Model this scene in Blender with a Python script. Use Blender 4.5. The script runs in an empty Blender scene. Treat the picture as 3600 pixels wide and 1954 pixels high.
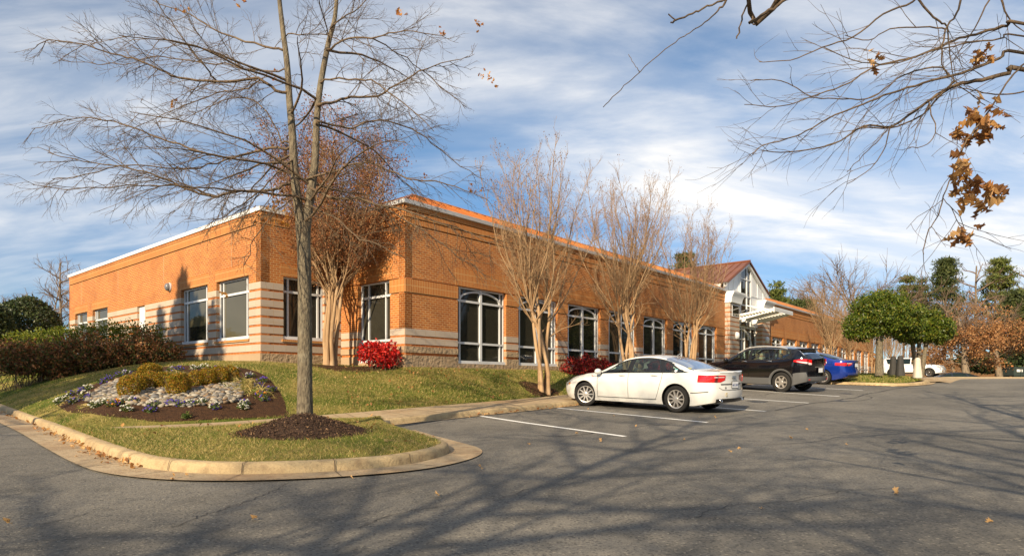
import bpy, bmesh, math, random
import numpy as np
from mathutils import Vector, Matrix
from mathutils.bvhtree import BVHTree
R = math.radians
C = bpy.context.scene.collection
scn = bpy.context.scene

# ---------------------------------------------------------------- camera, sky, sun, exposure
EYE = 1.2                                     # eye height over the datum; heights below are given relative to the eye
cam = bpy.data.objects.new('camera', bpy.data.cameras.new('camera')); C.objects.link(cam)
cam.location = (0, 0, EYE); cam.rotation_euler = (R(90), 0, 0)
cam.data.lens = 22.25; cam.data.sensor_width = 36; cam.data.shift_y = .1014
cam.data.clip_start = .1; cam.data.clip_end = 3000
scn.camera = cam
SUN_EL = R(27); SUN_DIR = Vector((.44, .898, 0)).normalized()      # horizontal travel of the light
sun = bpy.data.objects.new('sun', bpy.data.lights.new('sun', 'SUN')); C.objects.link(sun)
sun.data.energy = 5.0; sun.data.angle = R(.5); sun.data.color = (1, .82, .58)
trav = Vector((SUN_DIR.x * math.cos(SUN_EL), SUN_DIR.y * math.cos(SUN_EL), -math.sin(SUN_EL)))
sun.rotation_euler = trav.to_track_quat('-Z', 'Y').to_euler()
w = bpy.data.worlds.new('World'); scn.world = w; w.use_nodes = True
nt = w.node_tree; nt.nodes.clear()
def N(t, **k):
    n_ = nt.nodes.new(t)
    for a_, v in k.items(): setattr(n_, a_, v)
    return n_
def Lk(a_, b_): nt.links.new(a_, b_)
sky = N('ShaderNodeTexSky', sky_type='NISHITA', sun_disc=False, sun_elevation=SUN_EL,
        sun_rotation=math.atan2(-SUN_DIR.x, -SUN_DIR.y), altitude=100, air_density=1.0, dust_density=.15, ozone_density=2.2)
tc = N('ShaderNodeTexCoord'); sx = N('ShaderNodeSeparateXYZ'); Lk(tc.outputs['Generated'], sx.inputs[0])
mx = N('ShaderNodeMath', operation='MAXIMUM'); Lk(sx.outputs[2], mx.inputs[0]); mx.inputs[1].default_value = 0
ad = N('ShaderNodeMath', operation='ADD'); Lk(mx.outputs[0], ad.inputs[0]); ad.inputs[1].default_value = .25
dx_ = N('ShaderNodeMath', operation='DIVIDE'); Lk(sx.outputs[0], dx_.inputs[0]); Lk(ad.outputs[0], dx_.inputs[1])
dy_ = N('ShaderNodeMath', operation='DIVIDE'); Lk(sx.outputs[1], dy_.inputs[0]); Lk(ad.outputs[0], dy_.inputs[1])
cb = N('ShaderNodeCombineXYZ'); Lk(dx_.outputs[0], cb.inputs[0]); Lk(dy_.outputs[0], cb.inputs[1])
def mth(op, *v, clamp=False):
    n_ = N('ShaderNodeMath', operation=op, use_clamp=clamp)
    for k, x in enumerate(v):
        if isinstance(x, (int, float)): n_.inputs[k].default_value = x
        else: Lk(x, n_.inputs[k])
    return n_.outputs[0]
def ramp(x, lo, hi, a_=0., b_=1.):
    mr = N('ShaderNodeMapRange', interpolation_type='SMOOTHSTEP')
    for k, v in ((1, lo), (2, hi), (3, a_), (4, b_)): mr.inputs[k].default_value = v
    Lk(x, mr.inputs[0]); return mr.outputs[0]
def cloud(rot, scale, loc, nscale, detail, rough, dist):
    mp = N('ShaderNodeMapping'); mp.inputs['Rotation'].default_value = (0, 0, R(rot)); mp.inputs['Scale'].default_value = scale; mp.inputs['Location'].default_value = loc
    Lk(cb.outputs[0], mp.inputs[0]); no = N('ShaderNodeTexNoise')
    for k, v in (('Scale', nscale), ('Detail', detail), ('Roughness', rough), ('Distortion', dist)): no.inputs[k].default_value = v
    Lk(mp.outputs[0], no.inputs['Vector']); return no.outputs[0]
px_, py_ = dx_.outputs[0], dy_.outputs[0]
bank = mth('MULTIPLY', mth('MULTIPLY', ramp(py_, 1.46, 1.72), ramp(py_, 1.86, 2.16, 1., 0.)), ramp(px_, -.35, .55))      # a broad bank low in the north-east
c1 = ramp(mth('ADD', cloud(-16, (.6, 1.0, 1), (9.2, 7.4, 0), 1.0, 5, .55, .3), mth('MULTIPLY', bank, .17)), .40, .74)
c2 = ramp(cloud(-32, (.6, 1.7, 1), (5, 2, 0), 2.2, 10, .62, .35), .36, .78)                          # wisps and fine texture
cl = mth('MINIMUM', mth('ADD', mth('MULTIPLY', c1, mth('MULTIPLY_ADD', c2, .55, .55)), mth('MULTIPLY', c2, .33)), .93)
low = N('ShaderNodeMixRGB', blend_type='MULTIPLY'); low.inputs[0].default_value = 1; Lk(sky.outputs[0], low.inputs[1])
lt = N('ShaderNodeMixRGB'); Lk(ramp(sx.outputs[2], 0., .42), lt.inputs[0]); lt.inputs[1].default_value = (.38, .57, .80, 1); lt.inputs[2].default_value = (.80, .99, 1.07, 1); Lk(lt.outputs[0], low.inputs[2])
mix = N('ShaderNodeMixRGB'); Lk(cl, mix.inputs[0]); Lk(low.outputs[0], mix.inputs[1]); mix.inputs[2].default_value = (9.0, 8.75, 8.4, 1)
bg = N('ShaderNodeBackground'); bg.inputs[1].default_value = .079; Lk(mix.outputs[0], bg.inputs[0])
ow = N('ShaderNodeOutputWorld'); Lk(bg.outputs[0], ow.inputs[0])
scn.view_settings.view_transform = 'Standard'; scn.view_settings.look = 'None'
scn.view_settings.exposure = .68; scn.view_settings.gamma = 1
scn.cycles.max_bounces = 6; scn.cycles.transparent_max_bounces = 8
try: scn.cycles.use_denoising = True
except Exception: pass

# ---------------------------------------------------------------- layout
F, CX, HY = 2225., 1800., 1342.
A2 = np.array([-3.19, 18.86]); AV = np.array([.651, .759]); NV = np.array([.759, -.651])
YS = [-60, 0, 7.05, 10.8, 13.45, 16.15, 18.9, 21.5, 24.2, 26.8, 29.5, 34.4, 37, 40, 43, 50, 58, 66, 80, 95, 140, 600]
ES = [-1.9, -1.164, -1.025, -.939, -.861, -.751, -.636, -.508, -.336, -.193, -.05, .14, .19, .12, -.7, -.75, .45, .5, 2.0, 3.7, 5.2, 9]
def g(Y): return np.interp(Y, YS, ES) + EYE                      # pavement height along the depth axis
def gl(Y): return np.interp(Y, YS[:13] + [70], ES[:13] + [.42]) + EYE
def LW(a_, n_, e=0.): p = A2 + a_ * AV + n_ * NV; return (p[0], p[1], e + EYE)      # facade frame -> world
def UL(X, Y): d = np.array([X, Y]) - A2; return float(d @ AV), float(d @ NV)
_yy = np.arange(4, 110, .02)
def at(dx, dy, dz=0.):                                           # point of the pavement seen at a place of the 2576-px view
    y = dy * 1.3975; s = HY - (np.interp(_yy, YS, ES) + dz) * F / _yy
    i = int(np.argmax(s <= y)); Y = _yy[i]; return ((dx * 1.3975 - CX) / F * Y, Y, float(g(Y)) + dz)
def pt(dx, dy, Y): return ((dx * 1.3975 - CX) / F * Y, Y, EYE + (HY - dy * 1.3975) / F * Y)
rng = np.random.default_rng(7); rnd = random.Random(5)

# ---------------------------------------------------------------- materials
def mat(name, col, rough=.7, metal=0., spec=.5, coat=0.):
    m = bpy.data.materials.new(name); m.use_nodes = True; b = m.node_tree.nodes['Principled BSDF']
    b.inputs['Base Color'].default_value = (*col, 1); b.inputs['Roughness'].default_value = rough
    b.inputs['Metallic'].default_value = metal; b.inputs['Specular IOR Level'].default_value = spec
    b.inputs['Coat Weight'].default_value = coat; b.inputs['Coat Roughness'].default_value = .04
    return m
def nodes(m): return m.node_tree.nodes, m.node_tree.links, m.node_tree.nodes['Principled BSDF']
def noise_mix(m, src, dst, scale, c0, c1_, lo=.35, hi=.65, detail=6, vec=None, fac=1.):
    """mix two colours by a noise; returns colour socket"""
    nd, lk, b = nodes(m)
    no = nd.new('ShaderNodeTexNoise'); no.inputs['Scale'].default_value = scale; no.inputs['Detail'].default_value = detail
    if vec: lk.new(vec, no.inputs['Vector'])
    mr = nd.new('ShaderNodeMapRange'); mr.inputs[1].default_value = lo; mr.inputs[2].default_value = hi; mr.inputs[4].default_value = fac
    lk.new(no.outputs[0], mr.inputs[0])
    mi = nd.new('ShaderNodeMixRGB'); lk.new(mr.outputs[0], mi.inputs[0])
    for k, c in ((1, c0), (2, c1_)):
        if isinstance(c, tuple): mi.inputs[k].default_value = (*c, 1)
        else: lk.new(c, mi.inputs[k])
    return mi.outputs[0]
def coords(m, kind='Object', scale=(1, 1, 1)):
    nd, lk, b = nodes(m)
    t = nd.new('ShaderNodeTexCoord'); mp = nd.new('ShaderNodeMapping'); mp.inputs['Scale'].default_value = scale
    lk.new(t.outputs[kind], mp.inputs[0]); return mp.outputs[0]
def bump(m, h, strength=.3, dist=.02):
    nd, lk, b = nodes(m); bp = nd.new('ShaderNodeBump'); bp.inputs['Strength'].default_value = strength
    bp.inputs['Distance'].default_value = dist; lk.new(h, bp.inputs['Height']); lk.new(bp.outputs[0], b.inputs['Normal'])
def noise_h(m, scale, vec, detail=5):
    nd, lk, b = nodes(m); no = nd.new('ShaderNodeTexNoise'); no.inputs['Scale'].default_value = scale
    no.inputs['Detail'].default_value = detail; lk.new(vec, no.inputs['Vector']); return no.outputs[0]
def brick_mat(name, c1_, c2_, mortar, bw, rh, msize, rot=False, offset=.5, bstr=.5, rough=.85, weather=.25):
    m = mat(name, c1_, rough); nd, lk, b = nodes(m)
    t = nd.new('ShaderNodeTexCoord'); mp = nd.new('ShaderNodeMapping')
    if rot: mp.inputs['Rotation'].default_value = (0, 0, R(90))
    lk.new(t.outputs['UV'], mp.inputs[0])
    br = nd.new('ShaderNodeTexBrick'); br.offset = offset; br.inputs['Scale'].default_value = 1
    br.inputs['Brick Width'].default_value = bw; br.inputs['Row Height'].default_value = rh
    br.inputs['Mortar Size'].default_value = msize; br.inputs['Mortar Smooth'].default_value = .15; br.inputs['Bias'].default_value = -.1
    br.inputs['Color1'].default_value = (*c1_, 1); br.inputs['Color2'].default_value = (*c2_, 1); br.inputs['Mortar'].default_value = (*mortar, 1)
    lk.new(mp.outputs[0], br.inputs['Vector'])
    col = noise_mix(m, None, None, .9, br.outputs['Color'], (c2_[0] * .62, c2_[1] * .58, c2_[2] * .56), .42, .78, 8, t.outputs['UV'], weather)
    col = noise_mix(m, None, None, 38., col, (c1_[0] * .6, c1_[1] * .55, c1_[2] * .5), .5, .9, 3, t.outputs['UV'], .35)
    lk.new(col, b.inputs['Base Color'])
    nh = noise_h(m, 60, t.outputs['UV'], 3)
    ma = nd.new('ShaderNodeMath'); ma.operation = 'MULTIPLY_ADD'; lk.new(br.outputs['Fac'], ma.inputs[0]); ma.inputs[1].default_value = -1
    lk.new(nh, ma.inputs[2]); bump(m, ma.outputs[0], bstr, .008)
    return m
BR1, BR2, MOR = (.48, .148, .022), (.33, .086, .014), (.53, .31, .13)
M_brick = brick_mat('orange_brick', BR1, BR2, MOR, .203, .0677, .0105, weather=.45)
M_sold = brick_mat('soldier_brick', (.47, .155, .026), (.39, .118, .020), (.56, .33, .13), .205, .0677, .009, rot=True, offset=0)
M_line = brick_mat('brick_course', (.46, .145, .03), (.40, .118, .025), (.44, .25, .12), .203, .2, .008, offset=0)
M_block = brick_mat('smooth_block', (.47, .385, .30), (.43, .35, .27), (.44, .31, .20), .406, .5, .007, offset=0, bstr=.15, weather=.15)
M_base = brick_mat('tan_base_block', (.42, .30, .185), (.37, .26, .155), (.36, .25, .15), .406, .203, .008, bstr=.25)
def rough_block():
    m = brick_mat('split_face_block', (.40, .29, .175), (.33, .235, .14), (.42, .29, .17), .406, .203, .009, offset=.5, bstr=.4)
    nd, lk, b = nodes(m); t = nd.new('ShaderNodeTexCoord')
    bp = nd.new('ShaderNodeBump'); bp.inputs['Strength'].default_value = 1; bp.inputs['Distance'].default_value = .06
    lk.new(noise_h(m, 9, t.outputs['UV'], 8), bp.inputs['Height'])
    old = b.inputs['Normal'].links[0].from_socket; lk.new(old, bp.inputs['Normal']); lk.new(bp.outputs[0], b.inputs['Normal'])
    return m
M_rough = rough_block()
M_white = mat('white_paint', (.74, .74, .72), .45)
M_frame = mat('white_window_frame', (.62, .63, .63), .35)
M_gutter = mat('pale_gutter', (.55, .56, .57), .4)
M_cream = mat('cream_paint', (.70, .66, .52), .5)
def glass_mat(name, col, rough=.03):
    m = mat(name, col, rough, 0, .5); nd, lk, b = nodes(m)
    t = nd.new('ShaderNodeTexCoord'); bump(m, noise_h(m, .8, t.outputs['Object'], 2), .06, .08); return m
M_pane = glass_mat('dark_window_glass', (.018, .017, .013))
M_shade = glass_mat('glass_over_lowered_shade', (.085, .075, .045))
def blind():
    m = mat('glass_over_blinds', (.03, .028, .02), .04); nd, lk, b = nodes(m)
    wv = nd.new('ShaderNodeTexWave'); wv.bands_direction = 'Z'; wv.inputs['Scale'].default_value = 9; lk.new(coords(m), wv.inputs['Vector'])
    mi = nd.new('ShaderNodeMixRGB'); lk.new(wv.outputs['Fac'], mi.inputs[0]); mi.inputs[1].default_value = (.016, .015, .011, 1); mi.inputs[2].default_value = (.05, .045, .032, 1)
    lk.new(mi.outputs[0], b.inputs['Base Color']); return m
M_blind = blind()
def copper(name, c0, c1_):
    m = mat(name, c0, .42, .35); nd, lk, b = nodes(m)
    lk.new(noise_mix(m, None, None, .7, c0, c1_, .4, .65, 6, coords(m, 'Object', (1, 1, 1))), b.inputs['Base Color']); return m
M_copper = copper('copper_roof', (.590, .221, .045), (.476, .156, .033))
M_rust = copper('weathered_copper', (.27, .10, .045), (.20, .07, .035))
def asphalt():
    m = mat('worn_asphalt', (.09, .09, .088), .9, 0, .3); nd, lk, b = nodes(m); v = coords(m)
    col = noise_mix(m, None, None, .35, (.135, .125, .106), (.20, .183, .152), .38, .62, 6, v)
    col = noise_mix(m, None, None, 3.2, col, (.088, .082, .069), .5, .75, 8, v, .7)
    vo = nd.new('ShaderNodeTexVoronoi'); vo.inputs['Scale'].default_value = 62; lk.new(v, vo.inputs['Vector'])
    mr = nd.new('ShaderNodeMapRange'); mr.inputs[1].default_value = .90; mr.inputs[2].default_value = .99; mr.inputs[4].default_value = .62
    sc = nd.new('ShaderNodeSeparateColor'); lk.new(vo.outputs['Color'], sc.inputs[0]); lk.new(sc.outputs[0], mr.inputs[0])
    mi = nd.new('ShaderNodeMixRGB'); lk.new(mr.outputs[0], mi.inputs[0]); lk.new(col, mi.inputs[1]); mi.inputs[2].default_value = (.34, .30, .23, 1)
    mr2 = nd.new('ShaderNodeMapRange'); mr2.inputs[1].default_value = .62; mr2.inputs[2].default_value = .95; mr2.inputs[4].default_value = .6
    lk.new(sc.outputs[1], mr2.inputs[0]); mi2 = nd.new('ShaderNodeMixRGB'); lk.new(mr2.outputs[0], mi2.inputs[0]); lk.new(mi.outputs[0], mi2.inputs[1]); mi2.inputs[2].default_value = (.035, .035, .036, 1)
    lk.new(mi2.outputs[0], b.inputs['Base Color'])
    bump(m, noise_h(m, 75, v, 4), .7, .012); return m
M_asph = asphalt()
def concrete(name, c0, c1_, dark):
    m = mat(name, c0, .85); nd, lk, b = nodes(m); v = coords(m)
    col = noise_mix(m, None, None, 1.3, c0, c1_, .35, .65, 8, v)
    col = noise_mix(m, None, None, .55, col, dark, .52, .75, 6, v, .8)
    col = noise_mix(m, None, None, 7, col, dark, .50, .78, 9, v, .75)
    col = noise_mix(m, None, None, 60, col, dark, .50, .75, 4, v, .5)
    lk.new(col, b.inputs['Base Color']); bump(m, noise_h(m, 30, v, 8), .8, .015); return m
M_kerb = concrete('weathered_kerb_concrete', (.50, .375, .20), (.40, .295, .155), (.19, .125, .065))
M_gut = concrete('stained_gutter_concrete', (.38, .27, .15), (.43, .33, .20), (.17, .095, .045))
M_walk = concrete('sidewalk_concrete', (.44, .335, .195), (.37, .28, .165), (.29, .17, .075))
def lawn():
    m = mat('lawn_soil', (.10, .11, .03), .95, 0, .1); nd, lk, b = nodes(m); v = coords(m)
    col = noise_mix(m, None, None, .8, (.115, .145, .022), (.36, .275, .085), .42, .68, 6, v)
    col = noise_mix(m, None, None, 22, col, (.075, .07, .02), .5, .8, 6, v, .6)
    lk.new(col, b.inputs['Base Color']); bump(m, noise_h(m, 45, v, 6), 1, .05); return m
M_lawn = lawn()
def soil(name, c0, c1_, c2_):
    m = mat(name, c0, .95, 0, .15); nd, lk, b = nodes(m); v = coords(m)
    col = noise_mix(m, None, None, 14, c0, c1_, .4, .65, 8, v); col = noise_mix(m, None, None, 55, col, c2_, .62, .75, 4, v)
    lk.new(col, b.inputs['Base Color']); bump(m, noise_h(m, 38, v, 8), 1, .06); return m
M_mulch = soil('dark_mulch', (.070, .042, .028), (.040, .025, .017), (.20, .115, .065))
M_bed = soil('brown_bed_mulch', (.085, .042, .020), (.05, .026, .014), (.20, .11, .06))
M_hill = soil('dry_leaf_ground', (.30, .155, .06), (.22, .12, .05), (.36, .22, .11))
def bark(name, c0, c1_, c2_, sc=(1, 1, .25), s1=14):
    m = mat(name, c0, .9, 0, .2); nd, lk, b = nodes(m); v = coords(m, 'Object', sc)
    col = noise_mix(m, None, None, s1, c0, c1_, .4, .62, 8, v); col = noise_mix(m, None, None, 3, col, c2_, .55, .75, 5, coords(m), .7)
    lk.new(col, b.inputs['Base Color']); bump(m, noise_h(m, s1 * 1.6, v, 8), .9, .03); return m
M_oak = bark('grey_oak_bark', (.20, .165, .11), (.105, .085, .06), (.25, .23, .17), (1, 1, .3), 30)
M_twig = bark('dark_twig_bark', (.16, .112, .070), (.105, .074, .048), (.20, .155, .10))
M_crape = bark('smooth_tan_bark', (.42, .275, .15), (.31, .195, .105), (.48, .36, .23), (1, 1, .15), 7)
M_ctwig = mat('tan_twig', (.32, .21, .115), .85, 0, .2)
M_btwig = mat('grey_brown_twig', (.20, .14, .095), .9, 0, .2)
M_btrunk = bark('grey_brown_bark', (.24, .185, .125), (.15, .115, .08), (.28, .24, .18))
M_pinebark = bark('pine_bark', (.15, .10, .065), (.09, .06, .045), (.19, .13, .09))
def leafmat(name, cols, rough=.5, trans=.25, spec=.3):
    m = mat(name, cols[0], rough, 0, spec); nd, lk, b = nodes(m)
    ge = nd.new('ShaderNodeNewGeometry'); cr = nd.new('ShaderNodeValToRGB'); el = cr.color_ramp.elements
    cr.color_ramp.interpolation = 'CONSTANT' if len(cols) > 3 else 'LINEAR'
    while len(el) < len(cols): el.new(.5)
    for i, c in enumerate(cols): el[i].position = i / len(cols) if len(cols) > 3 else i / max(1, len(cols) - 1); el[i].color = (*c, 1)
    lk.new(ge.outputs['Random Per Island'], cr.inputs[0]); lk.new(cr.outputs[0], b.inputs['Base Color'])
    if trans:
        tr = nd.new('ShaderNodeBsdfTranslucent'); lk.new(cr.outputs[0], tr.inputs[0])
        ms = nd.new('ShaderNodeMixShader'); ms.inputs[0].default_value = trans; out = nd['Material Output']
        lk.new(b.outputs[0], ms.inputs[1]); lk.new(tr.outputs[0], ms.inputs[2]); lk.new(ms.outputs[0], out.inputs[0])
    return m
M_grass = leafmat('grass_blades', [(.123, .181, .026), (.174, .217, .036), (.435, .341, .116), (.290, .275, .065), (.094, .145, .022), (.536, .420, .167)], .6, .35, .2)
M_straw = leafmat('straw_grass_blades', [(.468, .358, .130), (.546, .416, .169), (.286, .260, .072), (.390, .312, .104), (.169, .195, .039)], .6, .35, .2)
M_red = leafmat('red_nandina_leaves', [(.525, .010, .010), (.688, .024, .017), (.375, .008, .011), (.250, .010, .011), (.600, .048, .028)], .45, .3)
M_crim = leafmat('dark_crimson_leaves', [(.312, .014, .015), (.432, .025, .025), (.204, .010, .013), (.120, .015, .011), (.504, .060, .042), (.144, .043, .014)], .45, .3)
M_hedge = leafmat('rusty_hedge_leaves', [(.102, .116, .029), (.203, .094, .035), (.392, .167, .058), (.065, .087, .023), (.261, .109, .046), (.145, .138, .032), (.493, .246, .094), (.174, .072, .036)], .55, .25)
M_hedgey = leafmat('yellow_green_leaves', [(.20, .23, .022), (.13, .17, .02), (.27, .28, .03), (.07, .11, .014)], .5, .3)
M_holly = leafmat('dark_holly_leaves', [(.045, .07, .02), (.07, .095, .03), (.032, .05, .016), (.11, .125, .05)], .45, .15, .45)
M_magn = leafmat('glossy_evergreen_leaves', [(.083, .124, .011), (.112, .157, .015), (.058, .091, .007), (.151, .178, .018), (.036, .063, .007), (.216, .199, .027), (.094, .137, .013), (.072, .108, .010)], .42, .25, .4)
M_box = leafmat('orange_green_boxwood_leaves', [(.26, .185, .014), (.36, .19, .016), (.46, .19, .02), (.19, .17, .012), (.30, .23, .02), (.40, .25, .028), (.15, .15, .012)], .5, .3)
M_oakleaf = leafmat('dry_orange_leaves', [(.55, .26, .05), (.48, .20, .035), (.62, .33, .08), (.40, .16, .04)], .55, .4)
M_dry = leafmat('dry_brown_leaves', [(.50, .27, .09), (.40, .19, .06), (.58, .35, .14), (.28, .13, .05)], .5, .3)
M_seed = leafmat('russet_seed_heads', [(.170, .089, .047), (.230, .119, .060), (.111, .064, .034), (.272, .162, .085)], .7, .2)
M_russet = leafmat('russet_nook_leaves', [(.234, .090, .032), (.312, .122, .044), (.156, .058, .024), (.359, .158, .064)], .6, .3)
M_brown = leafmat('copper_oak_leaves', [(.391, .196, .072), (.323, .153, .055), (.459, .255, .111), (.255, .111, .043)], .6, .3)
M_pine = leafmat('pine_needles', [(.055, .075, .022), (.08, .10, .028), (.038, .055, .018), (.11, .125, .035)], .6, .2)
M_pineY = leafmat('yellow_green_needles', [(.13, .155, .03), (.10, .13, .025), (.17, .18, .045), (.075, .10, .02)], .6, .25)
M_darkg = leafmat('deep_green_needles', [(.029, .046, .018), (.046, .065, .023), (.065, .085, .026), (.021, .034, .013)], .6, .1)
M_stone = leafmat('river_stones', [(.223, .191, .140), (.298, .256, .199), (.132, .124, .108), (.248, .182, .108), (.166, .158, .149), (.347, .315, .256), (.099, .091, .083), (.207, .140, .083)], .7, 0, .3)
M_fw = leafmat('white_petals', [(.656, .648, .574), (.607, .574, .451), (.672, .672, .623)], .6, .3)
M_fp = leafmat('violet_petals', [(.075, .04, .30), (.11, .06, .42), (.05, .025, .19), (.16, .09, .46)], .6, .3)
M_fo = leafmat('orange_petals', [(.70, .22, .02), (.60, .30, .03)], .6, .3)
M_fg = leafmat('pansy_leaves', [(.06, .10, .02), (.09, .13, .03), (.20, .22, .05)], .6, .3)

# ---------------------------------------------------------------- builders
def tag(o, label=None, cat=None, group=None, kind=None):
    if label: o['label'] = label
    if cat: o['category'] = cat
    if group: o['group'] = group
    if kind: o['kind'] = kind
    return o
def empty(name, loc=(0, 0, 0), rz=0., **k):
    o = bpy.data.objects.new(name, None); C.objects.link(o); o.location = loc; o.rotation_euler = (0, 0, rz); o.empty_display_size = .2
    return tag(o, **k)
def wloc(p):
    v = Vector((0, 0, 0))
    while p: v += p.location; p = p.parent
    return v
class MB:
    """collects shapes of several materials; build() links them as ONE mesh object"""
    def __init__(s): s.v = []; s.f = []; s.m = []; s.uv = []; s.mats = []; s.sm = []
    def mi(s, m):
        if m not in s.mats: s.mats.append(m)
        return s.mats.index(m)
    def face(s, pts, m, uv=None, smooth=False):
        b = len(s.v); s.v += [tuple(p) for p in pts]; s.f.append(tuple(range(b, b + len(pts)))); s.m.append(s.mi(m))
        s.uv += uv if uv else [(0, 0)] * len(pts); s.sm.append(smooth)
    def grid(s, P, m, closed=False, smooth=True):                # P[i][j]
        b = len(s.v); n_ = len(P); k = len(P[0]); s.v += [tuple(p) for r_ in P for p in r_]
        for i in range(n_ - 1):
            for j in range(k if closed else k - 1):
                j2 = (j + 1) % k
                s.f.append((b + i * k + j, b + i * k + j2, b + (i + 1) * k + j2, b + (i + 1) * k + j)); s.m.append(s.mi(m)); s.sm.append(smooth); s.uv += [(0, 0)] * 4
    def box(s, o, ux, uy, uz, m, uv0=(0, 0)):
        """box from corner o along three vectors, uv in metres"""
        o = Vector(o); ux = Vector(ux); uy = Vector(uy); uz = Vector(uz)
        if ux.cross(uy).dot(uz) < 0: o = o + ux; ux = -ux
        lx, ly, lz = ux.length, uy.length, uz.length
        c = [o, o + ux, o + ux + uy, o + uy, o + uz, o + ux + uz, o + ux + uy + uz, o + uy + uz]
        zz = o.z
        def q(i, a_, b_): s.face([c[k] for k in i], m, a_)
        u, v = uv0
        q((0, 3, 2, 1), [(u, 0), (u, ly), (u + lx, ly), (u + lx, 0)], 0); q((4, 5, 6, 7), [(u, 0), (u + lx, 0), (u + lx, ly), (u, ly)], 0)
        q((0, 1, 5, 4), [(u, zz), (u + lx, zz), (u + lx, zz + lz), (u, zz + lz)], 0); q((2, 3, 7, 6), [(u + lx, zz), (u, zz), (u, zz + lz), (u + lx, zz + lz)], 0)
        q((1, 2, 6, 5), [(0, zz), (ly, zz), (ly, zz + lz), (0, zz + lz)], 0); q((3, 0, 4, 7), [(ly, zz), (0, zz), (0, zz + lz), (ly, zz + lz)], 0)
    def tube(s, pts, radii, m, k=6, cap=True):
        P = []; pts = [Vector(p) for p in pts]; up = Vector((.31, .17, .93))
        for i, p in enumerate(pts):
            d = (pts[min(i + 1, len(pts) - 1)] - pts[max(i - 1, 0)]).normalized()
            a_ = d.cross(up); a_ = a_.normalized() if a_.length > 1e-4 else Vector((1, 0, 0)); b_ = d.cross(a_)
            r = radii[i] if hasattr(radii, '__len__') else radii
            P.append([p + a_ * (r * math.cos(t)) + b_ * (r * math.sin(t)) for t in [6.28318 * j / k for j in range(k)]])
        s.grid(P, m, True, True)
        if cap:
            s.face(P[-1], m); s.face(P[0][::-1], m)
    def lathe(s, prof, m, k=20, o=(0, 0, 0), axis='z'):
        P = []
        for r, z in prof:
            row = []
            for j in range(k):
                t = 6.28318 * j / k; c, d = r * math.cos(t), r * math.sin(t)
                row.append((o[0] + c, o[1] + d, o[2] + z) if axis == 'z' else (o[0] + c, o[1] + z, o[2] + d))
            P.append(row)
        s.grid(P, m, True, True)
    def build(s, name, parent=None, local=False, sharp=None):
        me = bpy.data.meshes.new(name); off = np.zeros(3) if (local or not parent) else np.array(wloc(parent))
        me.from_pydata([tuple(np.array(p, float) - off) for p in s.v], [], s.f)
        for m in s.mats: me.materials.append(m)
        me.polygons.foreach_set('material_index', s.m); me.polygons.foreach_set('use_smooth', s.sm)
        uvl = me.uv_layers.new(name='UVMap'); uvl.data.foreach_set('uv', [c for p in s.uv for c in p])
        if sharp: me.set_sharp_from_angle(angle=R(sharp))
        me.update(); o = bpy.data.objects.new(name, me); C.objects.link(o); o.parent = parent; return o
def mesh_np(name, V, Fa, m, parent=None, smooth=False, local=False):
    """fast path: V (n,3), Fa (k,3|4)"""
    V = np.asarray(V, np.float32)
    if parent and not local: V = V - np.array(wloc(parent), np.float32)
    Fa = np.asarray(Fa, np.int32); k = Fa.shape[1]; me = bpy.data.meshes.new(name)
    me.vertices.add(len(V)); me.vertices.foreach_set('co', V.ravel()); me.loops.add(Fa.size); me.loops.foreach_set('vertex_index', Fa.ravel())
    me.polygons.add(len(Fa)); me.polygons.foreach_set('loop_start', np.arange(0, Fa.size, k, dtype=np.int32))
    me.polygons.foreach_set('use_smooth', np.full(len(Fa), smooth)); me.update(calc_edges=True); me.validate(); me.materials.append(m)
    o = bpy.data.objects.new(name, me); C.objects.link(o); o.parent = parent; return o
def leaf_cards(P, size, asp=.5, up=.3, jit=.35, r_=None):
    """rhombic leaves at points P: returns V,F"""
    r_ = r_ or rng; n_ = len(P); d = r_.normal(size=(n_, 3)); d /= np.linalg.norm(d, axis=1)[:, None] + 1e-9
    nr = r_.normal(size=(n_, 3)); nr[:, 2] += up * 2; s = np.cross(d, nr); s /= np.linalg.norm(s, axis=1)[:, None] + 1e-9
    L = size * (1 + jit * r_.uniform(-1, 1, n_))[:, None]; W_ = L * asp
    fold = np.cross(s, d) * L * .12
    V = np.stack([P, P + d * L * .5 + s * W_ * .5 + fold, P + d * L, P + d * L * .5 - s * W_ * .5 + fold], 1).reshape(-1, 3)
    return V, np.arange(n_ * 4).reshape(-1, 4)
def blob_points(n_, c, rad, shell=.55, lump=.25, r_=None, flat_bottom=None):
    """points in the outer part of a lumpy ellipsoid"""
    r_ = r_ or rng; d = r_.normal(size=(n_, 3)); d /= np.linalg.norm(d, axis=1)[:, None]
    ph = r_.uniform(0, 6.28, 6); k = r_.uniform(2, 5, 6)
    lum = 1 + lump * .5 * (np.sin(d[:, 0] * k[0] * 2 + ph[0]) * np.sin(d[:, 1] * k[1] * 2 + ph[1]) + np.sin(d[:, 2] * k[2] * 2 + ph[2]) * np.sin(d[:, 0] * k[3] + ph[3]))
    rr = (shell + (1 - shell) * r_.uniform(0, 1, n_) ** .6) * lum
    P = d * rr[:, None] * np.array(rad)
    if flat_bottom is not None: P[:, 2] = np.where(P[:, 2] < flat_bottom, flat_bottom + r_.uniform(0, .12, n_), P[:, 2])
    return P + np.array(c)
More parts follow.
